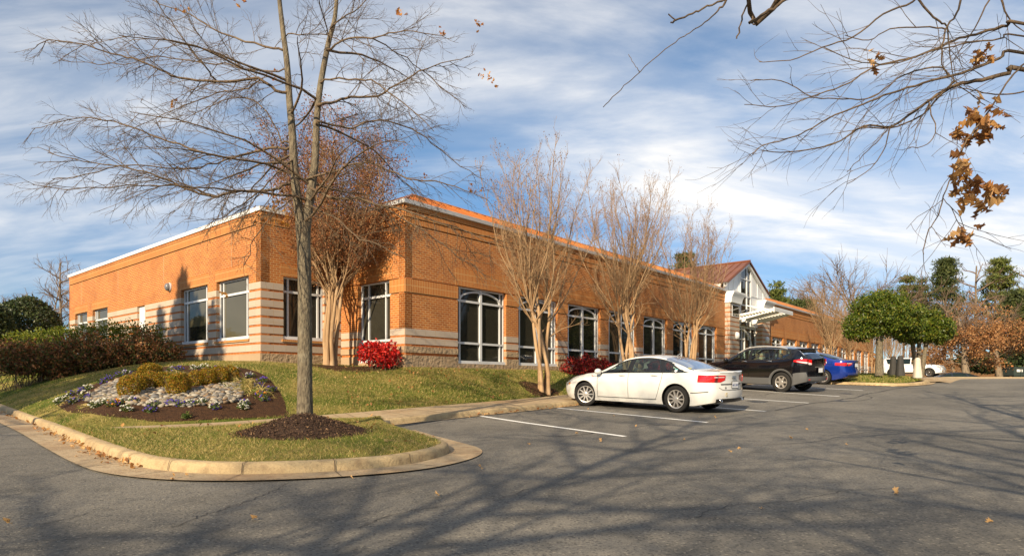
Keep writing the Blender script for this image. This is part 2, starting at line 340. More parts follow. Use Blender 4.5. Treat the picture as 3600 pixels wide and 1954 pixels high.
# ---------------------------------------------------------------- ground, pavement, lawn
def sheet(name, xs, ys, zf, m):
    X, Y = np.meshgrid(xs, ys); V = np.stack([X, Y, zf(X, Y)], -1).reshape(-1, 3); nx, ny = len(xs), len(ys)
    i = np.arange(nx - 1)[None, :] + (np.arange(ny - 1) * nx)[:, None]; i = i.ravel()
    return tag(mesh_np(name, V, np.stack([i, i + 1, i + nx + 1, i + nx], 1), m, smooth=True), kind='structure')
ysf = np.array(sorted(set(list(np.arange(-60, 70, 1.)) + [80, 87, 95, 110, 140, 250, 600])))
sheet('ground', np.array([-400, -150, -80, -50, -30, -15, 0, 15, 30, 50, 80, 150, 400.]), ysf, lambda X, Y: g(Y) - .25, M_hill)
sheet('parking_lot', np.arange(-34, 60, 2.), np.arange(-26, 40.1, .5), lambda X, Y: g(Y) + 0 * X, M_asph)
sheet('distant_lot', np.arange(24, 80, 4.), np.arange(44, 67, .5), lambda X, Y: g(Y) - .02 + 0 * X, M_asph)
def smooth_line(P, k=6):
    P = np.array(P, float); out = []
    for i in range(len(P) - 1):
        p0, p1, p2, p3 = P[max(i - 1, 0)], P[i], P[i + 1], P[min(i + 2, len(P) - 1)]
        for t in np.linspace(0, 1, k, endpoint=False):
            out.append(.5 * ((2 * p1) + (p2 - p0) * t + (2 * p0 - 5 * p1 + 4 * p2 - p3) * t ** 2 + (3 * p1 - p0 - 3 * p2 + p3) * t ** 3))
    return np.array(out + [P[-1]])
def LL(*p): return [LW(*q)[:2] for q in p]
# outer foot of the kerb round the end island: up the left road, round the nose, into the stall row
kerb_line = smooth_line(LL((-7.6, -22), (-8.1, -12), (-8.45, -6), (-8.85, 0), (-9.2, 3.6), (-9.38, 5.7), (-9.36, 6.8), (-9.02, 7.7), (-8.3, 8.36), (-7.4, 8.7), (-6.55, 8.55),
                            (-5.95, 8.1), (-5.55, 7.2), (-5.1, 6.05), (-4.72, 5.2), (-4.2, 4.6)), 8)
kerb_stall = smooth_line(LL((-4.6, 4.42), (-2, 4.34), (2, 4.34), (6, 4.34), (12, 4.34), (17.6, 4.36), (18.45, 4.7), (18.7, 5.5), (18.72, 7), (18.75, 9), (19.2, 9.8), (20.2, 10.1), (21.5, 10.3), (23.5, 10.2)), 6)
def sweep(line, prof, hz):
    """profile [(offset to the right of travel, height)] swept along a plan line"""
    P = []; n_ = len(line)
    for i, p in enumerate(line):
        d = line[min(i + 1, n_ - 1)] - line[max(i - 1, 0)]; d /= np.linalg.norm(d); nr = np.array([d[1], -d[0]])
        P.append([(p[0] + nr[0] * o, p[1] + nr[1] * o, hz(p[1]) + h) for o, h in prof])
    return P
# the travel direction has the road on its left-hand... offsets chosen so that + is the road side
def kerb_mesh(name, line, sgn, kh=.125, kw=.17):
    b = MB(); jit = lambda: 0
    prof = [(-kw, -.2), (-kw, kh), (-kw + .02, kh + .006), (-.035, kh), (-.012, kh - .02), (0., kh - .05), (.022, -.03)]
    b.grid(sweep(line, [(o * sgn, h) for o, h in prof], g), M_kerb); return tag(b.build(name, sharp=50), kind='structure')
kerb_mesh('kerb', kerb_line, 1); kerb_mesh('kerb', kerb_stall, 1)
def strip(name, line, sgn, o0, o1, h, m, k=6, dz=None):
    b = MB(); b.grid(sweep(line, [(sgn * (o0 + (o1 - o0) * t), h + (dz(t) if dz else 0)) for t in np.linspace(0, 1, k)], g), m); return tag(b.build(name), kind='structure')
gw = kerb_line[:-10]
strip('gutter', gw, 1, .02, .47, .012, M_gut)
strip('gutter', kerb_stall[:-22], 1, .02, .14, .012, M_gut)
strip('gutter', kerb_stall[-22:], 1, .02, .25, .012, M_gut)
# expansion joints in kerb and gutter: thin dark slots
jb = MB()
for i in (20, 34, 42, 50, 58, 66, 74, 84):
    p = kerb_line[i]; d = kerb_line[i + 1] - p; d /= np.linalg.norm(d); q = np.array([d[1], -d[0]]); z = float(g(p[1]))
    for o0, o1, h0, h1 in ((-.17, 0.0, .134, .134), (0.0, .03, .13, .02), (.03, .47, .018, .018)):
        a_, c_ = p + q * o0, p + q * o1; e_ = d * .005
        jb.face([(a_[0] - e_[0], a_[1] - e_[1], z + h0), (c_[0] - e_[0], c_[1] - e_[1], z + h1), (c_[0] + e_[0], c_[1] + e_[1], z + h1), (a_[0] + e_[0], a_[1] + e_[1], z + h0)], mat('kerb_joint_gap', (.10, .07, .045), .9) if i == 20 and o0 == -.17 else jb.mats[0])
tag(jb.build('kerb_joint'), kind='structure')
# ---- sidewalk: from the left kerb, past the tree, along the stalls
sw_f = LL((-9.0, 2.30), (-7.3, 3.15), (-5.6, 3.25), (-4.9, 3.6), (-4.3, 4.25), (-2, 4.2), (2, 4.2), (8, 4.2), (12, 4.2), (18, 4.2), (26, 4.2), (34, 4.2), (64, 4.2))
sw_b = LL((-8.85, 1.75), (-7.1, 2.45), (-5.3, 2.6), (-4.5, 2.58), (-3.6, 2.6), (-1.9, 2.6), (2, 2.55), (8, 2.5), (12, 2.5), (18, 2.5), (26, 2.5), (34, 2.5), (64, 2.5))
sf, sbk = smooth_line(sw_f, 8), smooth_line(sw_b, 8)
def walkz(Y): return gl(Y) + .128
b = MB(); b.grid([[(a_[0] + (c_[0] - a_[0]) * t, a_[1] + (c_[1] - a_[1]) * t, float(walkz(a_[1] + (c_[1] - a_[1]) * t))) for t in np.linspace(0, 1, 4)] for a_, c_ in zip(sf, sbk)], M_walk)
tag(b.build('sidewalk'), kind='structure')
jb = MB(); M_joint = mat('sidewalk_joint', (.17, .12, .07), .9)
for i in range(6, len(sf) - 30, 3):
    a_, c_ = sf[i], sbk[i]; d = (sf[i + 1] - a_); d = d / np.linalg.norm(d) * .009
    jb.face([(a_[0] - d[0], a_[1] - d[1], walkz(a_[1]) + .004), (c_[0] - d[0], c_[1] - d[1], walkz(c_[1]) + .004), (c_[0] + d[0], c_[1] + d[1], walkz(c_[1]) + .004), (a_[0] + d[0], a_[1] + d[1], walkz(a_[1]) + .004)], M_joint)
tag(jb.build('sidewalk_joint'), kind='structure')
# ---- lawn: ruled between the walk (then the left kerb) and the foot of the building
edge = LL((64, 2.5), (34, 2.5), (26, 2.5), (18, 2.5), (12, 2.5), (8, 2.5), (5, 2.53), (2, 2.55), (0, 2.58), (-1.9, 2.6), (-3.6, 2.6), (-4.5, 2.58), (-5.3, 2.6), (-6.2, 2.53), (-7.1, 2.45), (-8.0, 2.1), (-8.80, 1.75), (-8.74, 0), (-8.53, -3), (-8.33, -6), (-8.13, -9), (-7.98, -12), (-7.46, -22))
foot = LL((64, -.05), (34, -.05), (26, .2), (18, -.05), (12, -.05), (8, -.05), (5, -.05), (2, -.05), (.2, -.05), (.02, -1.5), (.02, -3.2), (-1, -3.2), (-2.0, -3.22), (-2.78, -3.3), (-2.78, -3.9), (-2.78, -4.8), (-2.78, -6), (-2.78, -7.2), (-2.78, -8.6), (-2.78, -10.5), (-2.78, -13), (-2.78, -16), (-2.78, -23))
fz = [.42, .42, .35, .40, .41, .42, .42, .42, .42, .45, .52, .54, .56, .59, .60, .62, .66, .70, .74, .78, .82, .85, .9]
ee, ff = smooth_line(edge, 6), smooth_line(foot, 6); zz = np.interp(np.linspace(0, 1, len(ff)), np.linspace(0, 1, len(fz)), fz)
rows = []
for p, q, z in zip(ee, ff, zz):
    row = []
    for t in np.linspace(0, 1, 15):
        s = 1 - (1 - t) ** 1.7 if t < 1 else 1
        x, y = p + (q - p) * t; z0 = float(gl(p[1])) + .125; row.append((x, y, z0 + (z + EYE - z0) * s + .02 * math.sin(x * 2.1) * math.sin(y * 1.7) * t * (1 - t) * 4))
    rows.append(row)
b = MB(); b.grid(rows, M_lawn); lawn_o = tag(b.build('lawn'), kind='structure')
lawn_bvh = BVHTree.FromPolygons(b.v, b.f); lawn_rows = rows
# ---- end island
isl = [p for p in smooth_line(LL((-8.83, 2.35), (-9.02, 3.6), (-9.2, 5.7), (-9.18, 6.75), (-8.88, 7.56), (-8.2, 8.18), (-7.38, 8.5), (-6.62, 8.37), (-6.1, 7.98), (-5.72, 7.12), (-5.28, 6.0), (-4.9, 5.1), (-4.42, 4.42)), 6)]
isl = [p + np.array([-d[1], d[0]]) * .13 for p, d in ((kerb_line[i], (kerb_line[i + 1] - kerb_line[i]) / np.linalg.norm(kerb_line[i + 1] - kerb_line[i])) for i in range(26, len(kerb_line) - 4))]
top = smooth_line(LL((-8.83, 2.37), (-7.3, 3.2), (-5.6, 3.3), (-4.9, 3.66), (-4.42, 4.40)), 18)
ib = MB(); n_ = len(isl); top = np.array([[np.interp(t, np.linspace(0, 1, len(top)), top[:, k]) for k in (0, 1)] for t in np.linspace(0, 1, n_)])
ib.grid([[(*(p + (q - p) * t), float(g((p + (q - p) * t)[1])) + .125 + .055 * math.sin(math.pi * t)) for t in np.linspace(0, 1, 9)] for p, q in zip(isl, top)], M_lawn)
tag(ib.build('end_island_turf'), kind='structure')
isl_bvh = BVHTree.FromPolygons(ib.v, ib.f)
def hz(x, y, bvh=None):
    for bv in ([bvh] if bvh else [isl_bvh, lawn_bvh]):
        h = bv.ray_cast(Vector((x, y, 50)), Vector((0, 0, -1)))
        if h[0]: return h[0].z
    return float(g(y))
# grass island beyond the last stall
gi = smooth_line(LL((18.5, 5.0), (18.9, 5.6), (18.92, 7), (18.95, 8.9), (19.4, 9.6), (20.6, 9.85), (23.2, 9.9)), 6); gi2 = smooth_line(LL((18.4, 2.5), (22, 2.5), (26, 2.5), (30, 2.6), (33, 3), (34, 4), (31, 7)), 6)
b = MB(); b.grid([[(*(p + (q - p) * t), float(gl((p + (q - p) * t)[1])) + .12 + .2 * math.sin(math.pi * t * .5) * min(1, .3 + i / 20)) for t in np.linspace(0, 1, 8)] for i, (p, q) in enumerate(zip(gi, gi2))], M_lawn)
tag(b.build('corner_turf'), kind='structure'); gi_bvh = BVHTree.FromPolygons(b.v, b.f)
# far kerb of the lot, and the ramp beside the bollards
b = MB(); fk = smooth_line([LW(23.4, 10.1)[:2], (24.3, 35.6), (27, 37.2), (32, 37.6), (40, 37.6), (60, 37.4)], 5)
b.grid(sweep(fk, [(.9, -.02), (.5, .05), (.03, .05), (.0, .10), (-.25, .12), (-1.6, .10), (-2., -.3)], g), M_walk); tag(b.build('kerb'), kind='structure')
# ---- stall lines, sealed cracks
M_line_p = mat('white_road_paint', (.72, .71, .66), .8); nd, lk, bs = nodes(M_line_p)
lk.new(noise_mix(M_line_p, None, None, 30, (.80, .79, .74), (.34, .32, .28), .60, .74, 6, coords(M_line_p)), bs.inputs['Base Color'])
def ribbon(bm_, pts, wdt, m, dz):
    P = []
    for i, p in enumerate(pts):
        d = pts[min(i + 1, len(pts) - 1)] - pts[max(i - 1, 0)]; d = d / np.linalg.norm(d); q = np.array([-d[1], d[0]]) * (wdt[i] if hasattr(wdt, '__len__') else wdt) / 2
        P.append([(*(p - q), float(g((p - q)[1])) + dz), (*(p + q), float(g((p + q)[1])) + dz)])
    bm_.grid(P, m, smooth=False)
for i, (oa, ia) in enumerate(((-2.73, -1.39), (.67, 1.62), (4.24, 5.2), (7.95, 8.9), (11.5, 12.5), (15.02, 16.1), (18.5, 19.6))):
    if i == 6: continue
    b = MB(); p, q = np.array(LW(oa, 9.1)[:2]), np.array(LW(ia, 4.34)[:2]); q = p + (q - p) * .985
    ribbon(b, [p + (q - p) * t for t in np.linspace(0, 1, 14)], .115, M_line_p, .006); tag(b.build('stall_line'), kind='structure')
M_crack = mat('bitumen_crack', (.022, .021, .020), .7)
def crack(dpts, wd):
    b = MB(); pts = np.array([at(*p)[:2] for p in dpts]); pts = smooth_line(pts, 6)
    pts = pts + rng.normal(size=pts.shape) * .018; ribbon(b, list(pts), wd * rng.uniform(.5, 1.3, len(pts)), M_crack, .005); tag(b.build('asphalt_crack'), kind='structure')
def cz(x, y): return ((2600 + x / 3.68) / 1.3975, (1250 + y / 3.68) / 1.3975)
crack([cz(*p) for p in ((470, 705), (700, 660), (960, 612), (1150, 595), (1350, 560), (1500, 540), (1660, 490), (1800, 470), (2000, 430), (2180, 402))], .055)
crack([cz(*p) for p in ((1640, 520), (1720, 543), (1600, 575), (1350, 590))], .03)
crack([cz(*p) for p in ((60, 522), (270, 512), (420, 485))], .04)
crack([(900, 1330), (1010, 1290), (1100, 1275), (1230, 1262), (1330, 1230)], .006)
crack([(1750, 1300), (1850, 1270), (1990, 1262), (2120, 1235), (2300, 1228)], .007)
crack([(1900, 1120), (2050, 1110), (2200, 1085), (2380, 1080)], .010)
crack([(1605, 1074), (1650, 1066), (1700, 1063)], .02)
crack([(1365, 1096), (1420, 1097), (1470, 1092), (1500, 1088)], .03)
crack([(430, 1330), (500, 1300), (560, 1282), (620, 1262), (680, 1240), (720, 1215)], .008)
crack([(60, 1330), (150, 1310), (230, 1290)], .006)

# ---------------------------------------------------------------- office building
Z = lambda e: e + EYE
bld = empty('office_building', LW(0, 0, .42), label='long single-storey orange brick office building with pale block stripes and copper roof', cat='office building')
def U3(v, z=0.): return Vector((v[0], v[1], z))
class Wall:
    """facade strip: origin (world xy), along, outward; windows are holes [(u0,u1,e0,e1)]"""
    def __init__(s, o, al, ou, L_): s.o = Vector((o[0], o[1], 0)); s.al = U3(al); s.ou = U3(ou); s.L = L_; s.holes = []; s.mb = MB()
    def band(s, e0, e1, m, proud=0., u0=0., u1=None, depth=.28, only=None):
        u1 = s.L if u1 is None else u1; cuts = sorted({e0, e1} | {e for h in s.holes for e in (h[2], h[3]) if e0 < e < e1})
        for a_, c_ in zip(cuts[:-1], cuts[1:]):
            segs = [(u0, u1)]
            for h in s.holes:
                if h[2] < c_ - 1e-4 and h[3] > a_ + 1e-4:
                    segs = [x for p, q in segs for x in ((p, min(q, h[0])), (max(p, h[1]), q)) if x[1] - x[0] > 1e-3]
            for p, q in segs: s.piece(p, q, a_, c_, m, proud, depth)
    def piece(s, p, q, a_, c_, m, proud=0., depth=.28):
        o = s.o + s.al * p + s.ou * (proud) + Vector((0, 0, Z(a_)))
        s.mb.box(o, s.al * (q - p), -s.ou * (depth + proud), Vector((0, 0, c_ - a_)), m, (p, 0))
    def build(s, name='wall'): return s.mb.build(name, bld)
def window(wl, u0, u1, e0, e1, pane, style):
    """white aluminium window set back in the wall; style arch / plain / low"""
    b = MB(); rec = .11; fr = .055; W_ = u1 - u0
    def bar(a_, c_, ea, ec, d0=rec, th=.07): b.box(wl.o + wl.al * a_ - wl.ou * d0 + Vector((0, 0, Z(ea))), wl.al * (c_ - a_), -wl.ou * th, Vector((0, 0, ec - ea)), M_frame)
    g0 = .004
    bar(u0 + g0, u1 - g0, e1 - fr, e1 - g0, rec); bar(u0 + g0, u0 + fr, e0 + .10, e1 - fr, rec); bar(u1 - fr, u1 - g0, e0 + .10, e1 - fr, rec)
    bar(u0 + g0, u1 - g0, e0 + g0, e0 + .10, .03, .16)
    t1, t0 = (2.665, 1.285) if style != 'stripe' else (2.79, None)
    sm = .045; s0, s1 = u0 + W_ * .085, u1 - W_ * .085; mid = (u0 + u1) / 2
    if style == 'arch':
        bar(mid - .05, mid + .05, e0 + .10, e1 - fr, rec - .02)
        vs = [(s0, sm), (s1, sm)]; rails = [t1, t0]; cols = [(u0 + fr, mid - .05), (mid + .05, u1 - fr)]
    elif style == 'nook': s0, s1 = u0 + W_ * .24, u1 - W_ * .22; vs = [(s0, .05), (s1, .05)]; rails = [t1, t0]; cols = [(u0 + fr, u1 - fr)]
    else: s0, s1 = u0 + W_ * .15, u1 - W_ * .12; vs = [(s0, .055), (s1, .055)]; rails = [t1]; cols = [(u0 + fr, u1 - fr)]
    for r_ in rails:
        for p, q in cols: bar(p, q, r_ - .035, r_ + .035, rec - .012)
    for x, t in vs:
        ez = [e0 + .10] + [v for r_ in sorted(rails) for v in (r_ - .035, r_ + .035)] + [e1 - fr]
        for k in range(0, len(ez), 2): bar(x - t / 2, x + t / 2, ez[k], ez[k + 1], rec)
    if style == 'arch':
        for sg in (-1, 1):
            xs, xe = (s0, mid - .05) if sg < 0 else (s1, mid + .05); P = []
            for k in range(11):
                t = k / 10 * math.pi / 2; cx, cz_ = xs + (xe - xs) * math.sin(0) , 0
                X = xe + (xs - xe) * math.cos(t); Zr = t1 + .035 + (e1 - fr - .05 - t1 - .035) * math.sin(t); nx, nz = math.cos(t) * (xs - xe) / abs(xs - xe), math.sin(t)
                row = []
                for du, dd in ((-.03, rec - .008), (.03, rec - .008), (.03, rec + .05), (-.03, rec + .05)):
                    v = wl.o + wl.al * (X + nx * du) - wl.ou * dd + Vector((0, 0, Z(Zr + nz * du))); row.append(v)
                P.append(row)
            b.grid(P, M_frame, True, False)
    f = b.build('window', bld)
    p = MB(); o = wl.o + wl.al * (u0 + .01) - wl.ou * (rec + .045) + Vector((0, 0, Z(e0 + .02)))
    p.box(o, wl.al * (u1 - u0 - .02), -wl.ou * .02, Vector((0, 0, e1 - e0 - .04)), pane if not isinstance(pane, tuple) else pane[0]); p.build('pane', f)
    if isinstance(pane, tuple):        # a shade lowered part of the way behind the glass shows as a paler upper pane
        q = MB(); eb = pane[2]; q.box(wl.o + wl.al * (s0 + .03) - wl.ou * (rec + .040) + Vector((0, 0, Z(eb))), wl.al * (s1 - s0 - .06), -wl.ou * .004, Vector((0, 0, e1 - fr - eb - .03)), pane[1]); q.build('roller_shade', f)
    return f
WA = Wall(LW(0, 0)[:2], AV, NV, 24.1); WR = Wall(LW(30.92, 0)[:2], AV, NV, 33.2)
WC = Wall(LW(0, -3.26)[:2], NV, -AV, 3.26); WN = Wall(LW(-2.8, -3.26)[:2], AV, NV, 2.8); WB = Wall(LW(-2.8, -3.26)[:2], -NV, -AV, 18.7)
WA.holes = [(2.2 + 3.05 * k, 4.58 + 3.05 * k, .6, 3.12) for k in range(7)]
WR.holes = [(1.33 + 3.05 * k, 3.65 + 3.05 * k, .6, 3.10) for k in range(10)]
WC.holes = [(3.26 - 2.3, 3.26 - .70, .6, 3.12)]
WN.holes = [(.73, 2.17, 1.31, 3.24)]
WB.holes = [(.73, 2.9, 1.32, 3.26), (3.55, 5.68, 1.32, 3.26), (9.05, 9.85, -.3, 3.0), (13.3, 15.3, 1.32, 3.26), (16.05, 17.85, 1.32, 3.26)]
for wl, rb in ((WA, M_rough), (WR, M_rough), (WC, M_base)):
    wl.band(-.9, .619, rb, .02); wl.band(.619, .805, rb, .02); wl.band(.805, .886, M_line, -.02); wl.band(.886, 1.073, rb, .02); wl.band(1.073, 1.142, M_line, -.012)
    wl.band(1.142, 1.343, M_block, .006); wl.band(1.343, 1.408, M_line, -.012); wl.band(1.408, 1.605, M_block, .006)
    wl.band(1.605, 2.66, M_brick)
    wl.band(2.66, 2.695, M_line, -.04); wl.band(2.695, 3.09, M_sold, .022); wl.band(3.09, 3.13, M_line, -.04)
    tops = [(h[0] - .12, h[1] + .12) for h in wl.holes]
    hs = wl.holes; wl.holes = [(a_, c_, 3.13, 3.70) for a_, c_ in tops]; wl.band(3.13, 3.70, M_brick)
    wl.holes = []
    for a_, c_ in tops: wl.piece(a_, c_, 3.13, 3.70, M_sold, .004)
    wl.band(3.70, 4.71, M_brick); wl.band(4.71, 4.75, M_line, -.05); wl.band(4.75, 4.91, M_sold, .018); wl.band(4.91, 4.945, M_line, -.04)
    wl.band(4.945, 5.12, M_sold, .036); wl.band(5.12, 5.155, M_line, -.03); wl.band(5.155, 5.30, M_sold, .055); wl.holes = hs
for wl in (WN, WB):
    wl.band(-.9, .857, M_rough if wl is WN else M_base, .02); e = .857
    for k in range(8):
        top_ = 2.99 - .2666 * (7 - k); wl.band(e, top_ - .198, M_line, -.014); wl.band(top_ - .198, top_, M_block, .006); e = top_
    hs = wl.holes; tops = [(h[0] - .1, h[1] + .1, h[3]) for h in hs]
    wl.band(2.99, 3.27, M_brick); wl.holes = [(a_, c_, 3.27, 3.62) for a_, c_, t in tops if t > 3.1]; wl.band(3.27, 3.62, M_brick); wl.holes = []
    for a_, c_, t in tops:
        if t > 3.1: wl.piece(a_, c_, 3.27, 3.62, M_sold, .004)
    wl.band(3.62, 4.70, M_brick); wl.band(4.70, 4.74, M_line, -.05); wl.band(4.74, 5.02, M_sold, .018); wl.band(5.02, 5.10, M_brick, .035); wl.holes = hs
    for h in hs:                                             # brick sills
        if h[2] > 1: wl.piece(h[0] - .06, h[1] + .06, h[2] - .075, h[2] - .004, M_sold, .05, .1)
M_cj = mat('control_joint', (.50, .36, .22), .8)
for u in (1.85, 7.2, 12.0, 16.9): WB.piece(u, u + .016, 3.64, 4.68, M_cj, .003, .05)
for u in (6.66, 12.76, 18.86): WA.piece(u, u + .014, 3.72, 4.70, M_cj, .003, .05)
for wl in (WA, WR, WC, WN, WB): wl.build()
b = MB()                                                     # back and far walls, roof deck
b.box(LW(-2.55, -22.0, -.9), U3(AV * 66.6), U3(NV * .25), (0, 0, 5.95), M_brick); b.box(LW(63.8, -21.7, -.9), U3(AV * .3), U3(NV * 21.4), (0, 0, 6.2), M_brick)
b.build('wall', bld)
b = MB(); b.box(LW(-2.5, -21.7, 4.9), U3(AV * 66), U3(NV * 18.1), (0, 0, .1), M_gutter); b.box(LW(.3, -3.55, 4.9), U3(AV * 63), U3(NV * 3.2), (0, 0, .1), M_gutter); b.build('roof_deck', bld)
for k, h in enumerate(WA.holes): window(WA, *h, [M_blind, M_blind, M_pane, M_blind, M_blind, M_pane, M_blind][k], 'arch')
for k, h in enumerate(WR.holes): window(WR, *h, M_pane, 'arch')
window(WC, *WC.holes[0], M_blind, 'nook'); window(WN, *WN.holes[0], M_blind, 'stripe')
window(WB, *WB.holes[0], (M_pane, M_shade, 1.45), 'stripe'); window(WB, *WB.holes[1], (M_pane, M_shade, 1.93), 'stripe')
window(WB, *WB.holes[3], (M_pane, M_shade, 1.5), 'stripe'); window(WB, *WB.holes[4], (M_pane, M_shade, 1.5), 'stripe')
b = MB(); h = WB.holes[2]; b.box(WB.o + WB.al * (h[0] + .01) - WB.ou * .08 + Vector((0, 0, Z(-.2))), WB.al * (h[1] - h[0] - .02), -WB.ou * .05, (0, 0, 3.19), M_white)
d = b.build('door', bld); b = MB(); b.box(WB.o + WB.al * (h[0] + .07) - WB.ou * .075 + Vector((0, 0, Z(1.6))), WB.al * .05, WB.ou * .05, (0, 0, .12), M_gutter); b.build('handle', d)
# coping of the plain wing
b = MB(); b.box(WB.o + WB.ou * .07 - WB.al * .07 + Vector((0, 0, Z(5.10))), WB.al * 18.85, -WB.ou * .42, (0, 0, .125), M_white)
b.box(WN.o + WN.al * .36 + WN.ou * .07 + Vector((0, 0, Z(5.10))), WN.al * 2.44, -WN.ou * .42, (0, 0, .125), M_white)
b.box(WB.o + WB.al * 18.7 + WB.ou * .02 + Vector((0, 0, Z(-.9))), WB.al * .02, -WB.ou * 6, (0, 0, 6.0), M_brick); b.build('coping', bld)
# eaves gutter and copper mansard
b = MB(); gp = [(.055, 5.30), (.13, 5.31), (.15, 5.42), (.14, 5.425), (-.3, 5.42)]
def run(pts): return [[LW(p[0] - 0 + (o if c else 0) * p[2], p[1] + o * p[3], e) for o, e in gp for c in (1,)] for p in pts]
for pts in ([(0, -3.3, -1, 0), (0, 0, -1, 1), (24.1, 0, 0, 1)], [(30.92, 0, 0, 1), (64.1, 0, 0, 1)]): b.grid(run(pts), M_gutter, smooth=False)
b.build('gutter', bld, sharp=30)
b = MB(); m_, rt = 1.75, 6.28
b.face([LW(0, .02, 5.44), LW(24.1, .02, 5.44), LW(24.1, -m_, rt), LW(m_, -m_, rt)], M_copper); b.face([LW(0, -3.3, 5.44), LW(0, .02, 5.44), LW(m_, -m_, rt), LW(m_, -3.3, rt)], M_copper)
b.face([LW(30.9, .02, 5.44), LW(64.1, .02, 5.44), LW(62.4, -m_, rt), LW(30.9, -m_, rt)], M_copper); b.face([LW(m_, -3.3, rt), LW(m_, -m_, rt), LW(3.5, -m_ - 1.7, 5.4), LW(3.5, -3.3, 5.4)], M_copper)
b.face([LW(64.1, .02, 5.44), LW(64.1, -3.5, 5.44), LW(62.4, -m_, rt)], M_copper)
def seam(p, q, r_=.022): b.tube([p, q], r_, M_copper, 4)
for k in range(1, 54): x = .45 * k; t = min(1, x / m_); seam(LW(x, .0, 5.46), LW(x, -m_ * t, 5.46 + (rt - 5.44) * t))
for k in range(1, 73): seam(LW(30.95 + .45 * k, .0, 5.46), LW(30.95 + .45 * k, -m_, rt + .02))
for k in range(1, 8): y = .45 * k; t = min(1, y / m_); seam(LW(0, -y, 5.46), LW(m_ * t, -y, 5.46 + (rt - 5.44) * t))
seam(LW(0, 0, 5.47), LW(m_, -m_, rt + .03), .04); seam(LW(m_, -m_, rt + .02), LW(24.1, -m_, rt + .02), .04); seam(LW(30.9, -m_, rt + .02), LW(62.4, -m_, rt + .02), .04)
b.build('roof', bld)
# ---- entrance pavilion
P0 = 24.1
def lb(b, a0, a1, n0, n1, e0, e1, m): b.box(LW(a0, n1, e0), U3(AV * (a1 - a0)), U3(-NV * (n1 - n0)), (0, 0, e1 - e0), m, (a0, 0))
for a0, a1, wn in ((P0, P0 + 1.46, True), (P0 + 5.39, P0 + 6.81, False)):
    b = MB(); lb(b, a0, a1, -.8, .31, -.9, .58, M_base); e = .58
    for k in range(15):
        lb(b, a0 + .012, a1 - .012, -.8, .298, e, e + .0686, M_line); lb(b, a0, a1, -.8, .31, e + .0686, e + .2666, M_block); e += .2666
    lb(b, a0, a1, -.8, .31, e, 4.64, M_block); col = b.build('column', bld)
    b = MB(); rows = []
    for e_, o in ((4.64, .0), (4.66, .10), (4.80, .12), (4.95, .17), (5.08, .26), (5.17, .38), (5.22, .42), (5.30, .42)):
        rows.append([LW(a0 - .05, -.8, e_), LW(a0 - .05, .31 + .05 + o * .5, e_), LW(a1 + .03 + o, .31 + .05 + o * .5, e_), LW(a1 + .03 + o, -.8, e_)])
    b.grid(rows, M_white, True, True); b.face(rows[-1], M_white); b.build('capital', col, sharp=35)
    if wn:
        b = MB(); lb(b, a0 + .28, a1 - .14, .31, .335, 3.86, 4.56, M_gutter); f = b.build('window', col)
        b = MB(); lb(b, a0 + .33, a1 - .19, .335, .345, 3.91, 4.51, M_pane); b.build('pane', f)
b = MB(); R0, R1, RC = P0 - .02, P0 + 6.83, P0 + 3.405
def gz(a_): return 5.93 + 1.6 * (1 - abs(a_ - RC) / 3.42)
def wallpoly(pts, n0, th, m): b.face([LW(x, n0, e) for x, e in pts], m); b.face([LW(x, n0 - th, e) for x, e in pts][::-1], m)
ga, gb_ = P0 + 2.3, P0 + 4.06
wallpoly([(R0, 5.30), (ga, 5.30), (ga, gz(ga)), (R0, gz(R0))], .0, .1, M_white); wallpoly([(gb_, 3.5), (R1 - 1.4, 3.5), (R1 - 1.4, 5.3), (R1, 5.3), (R1, gz(R1)), (gb_, gz(gb_))], .0, .1, M_white)
wallpoly([(P0 + 1.4, 3.4), (ga, 3.4), (ga, 5.3), (P0 + 1.4, 5.3)], .0, .1, M_white)
for x0, x1 in ((R0 + .5, ga - .25), (gb_ + .25, R1 - .5)):                        # raised panel mouldings
    xm = (x0 + x1) / 2
    for p, q in (((x0, 5.45), (x1, 5.45)), ((x0, 5.45), (x0, gz(x0) - .25)), ((x1, 5.45), (x1, gz(x1) - .25)), ((x0, gz(x0) - .25), (x1, gz(x1) - .25)), ((xm, 5.45), (xm, gz(xm) - .25))):
        b.tube([LW(p[0], .01, p[1]), LW(q[0], .01, q[1])], .03, M_frame, 4)
for s in (-1, 1):                                                                  # rake trim
    e0, e1 = RC + s * 3.6, RC; P = []
    for a_, e_ in ((e0, gz(e0)), (e1, gz(e1))): P.append([LW(a_, .16, e_ - .05), LW(a_, .16, e_ - .26), LW(a_, 0, e_ - .26), LW(a_, 0, e_ - .05)])
    b.grid(P, M_white, True, False)
b.build('gable_wall', bld)
b = MB()
for x in (ga + .03, RC - .02, gb_ - .03): b.box(LW(x - .035, .06, 3.5), U3(AV * .07), U3(-NV * .1), (0, 0, gz(x) - .28 - 3.5), M_frame)
for e_ in (4.2, 5.3, 6.35): b.box(LW(ga + .07, .055, e_), U3(AV * (gb_ - ga - .14)), U3(-NV * .06), (0, 0, .06), M_frame)
f = b.build('window', bld)
b = MB(); b.face([LW(ga, .0, 3.5), LW(gb_, .0, 3.5), LW(gb_, 0, gz(gb_) - .1), LW(RC, 0, gz(RC) - .1), LW(ga, 0, gz(ga) - .1)], M_pane); b.build('pane', f)
b = MB()
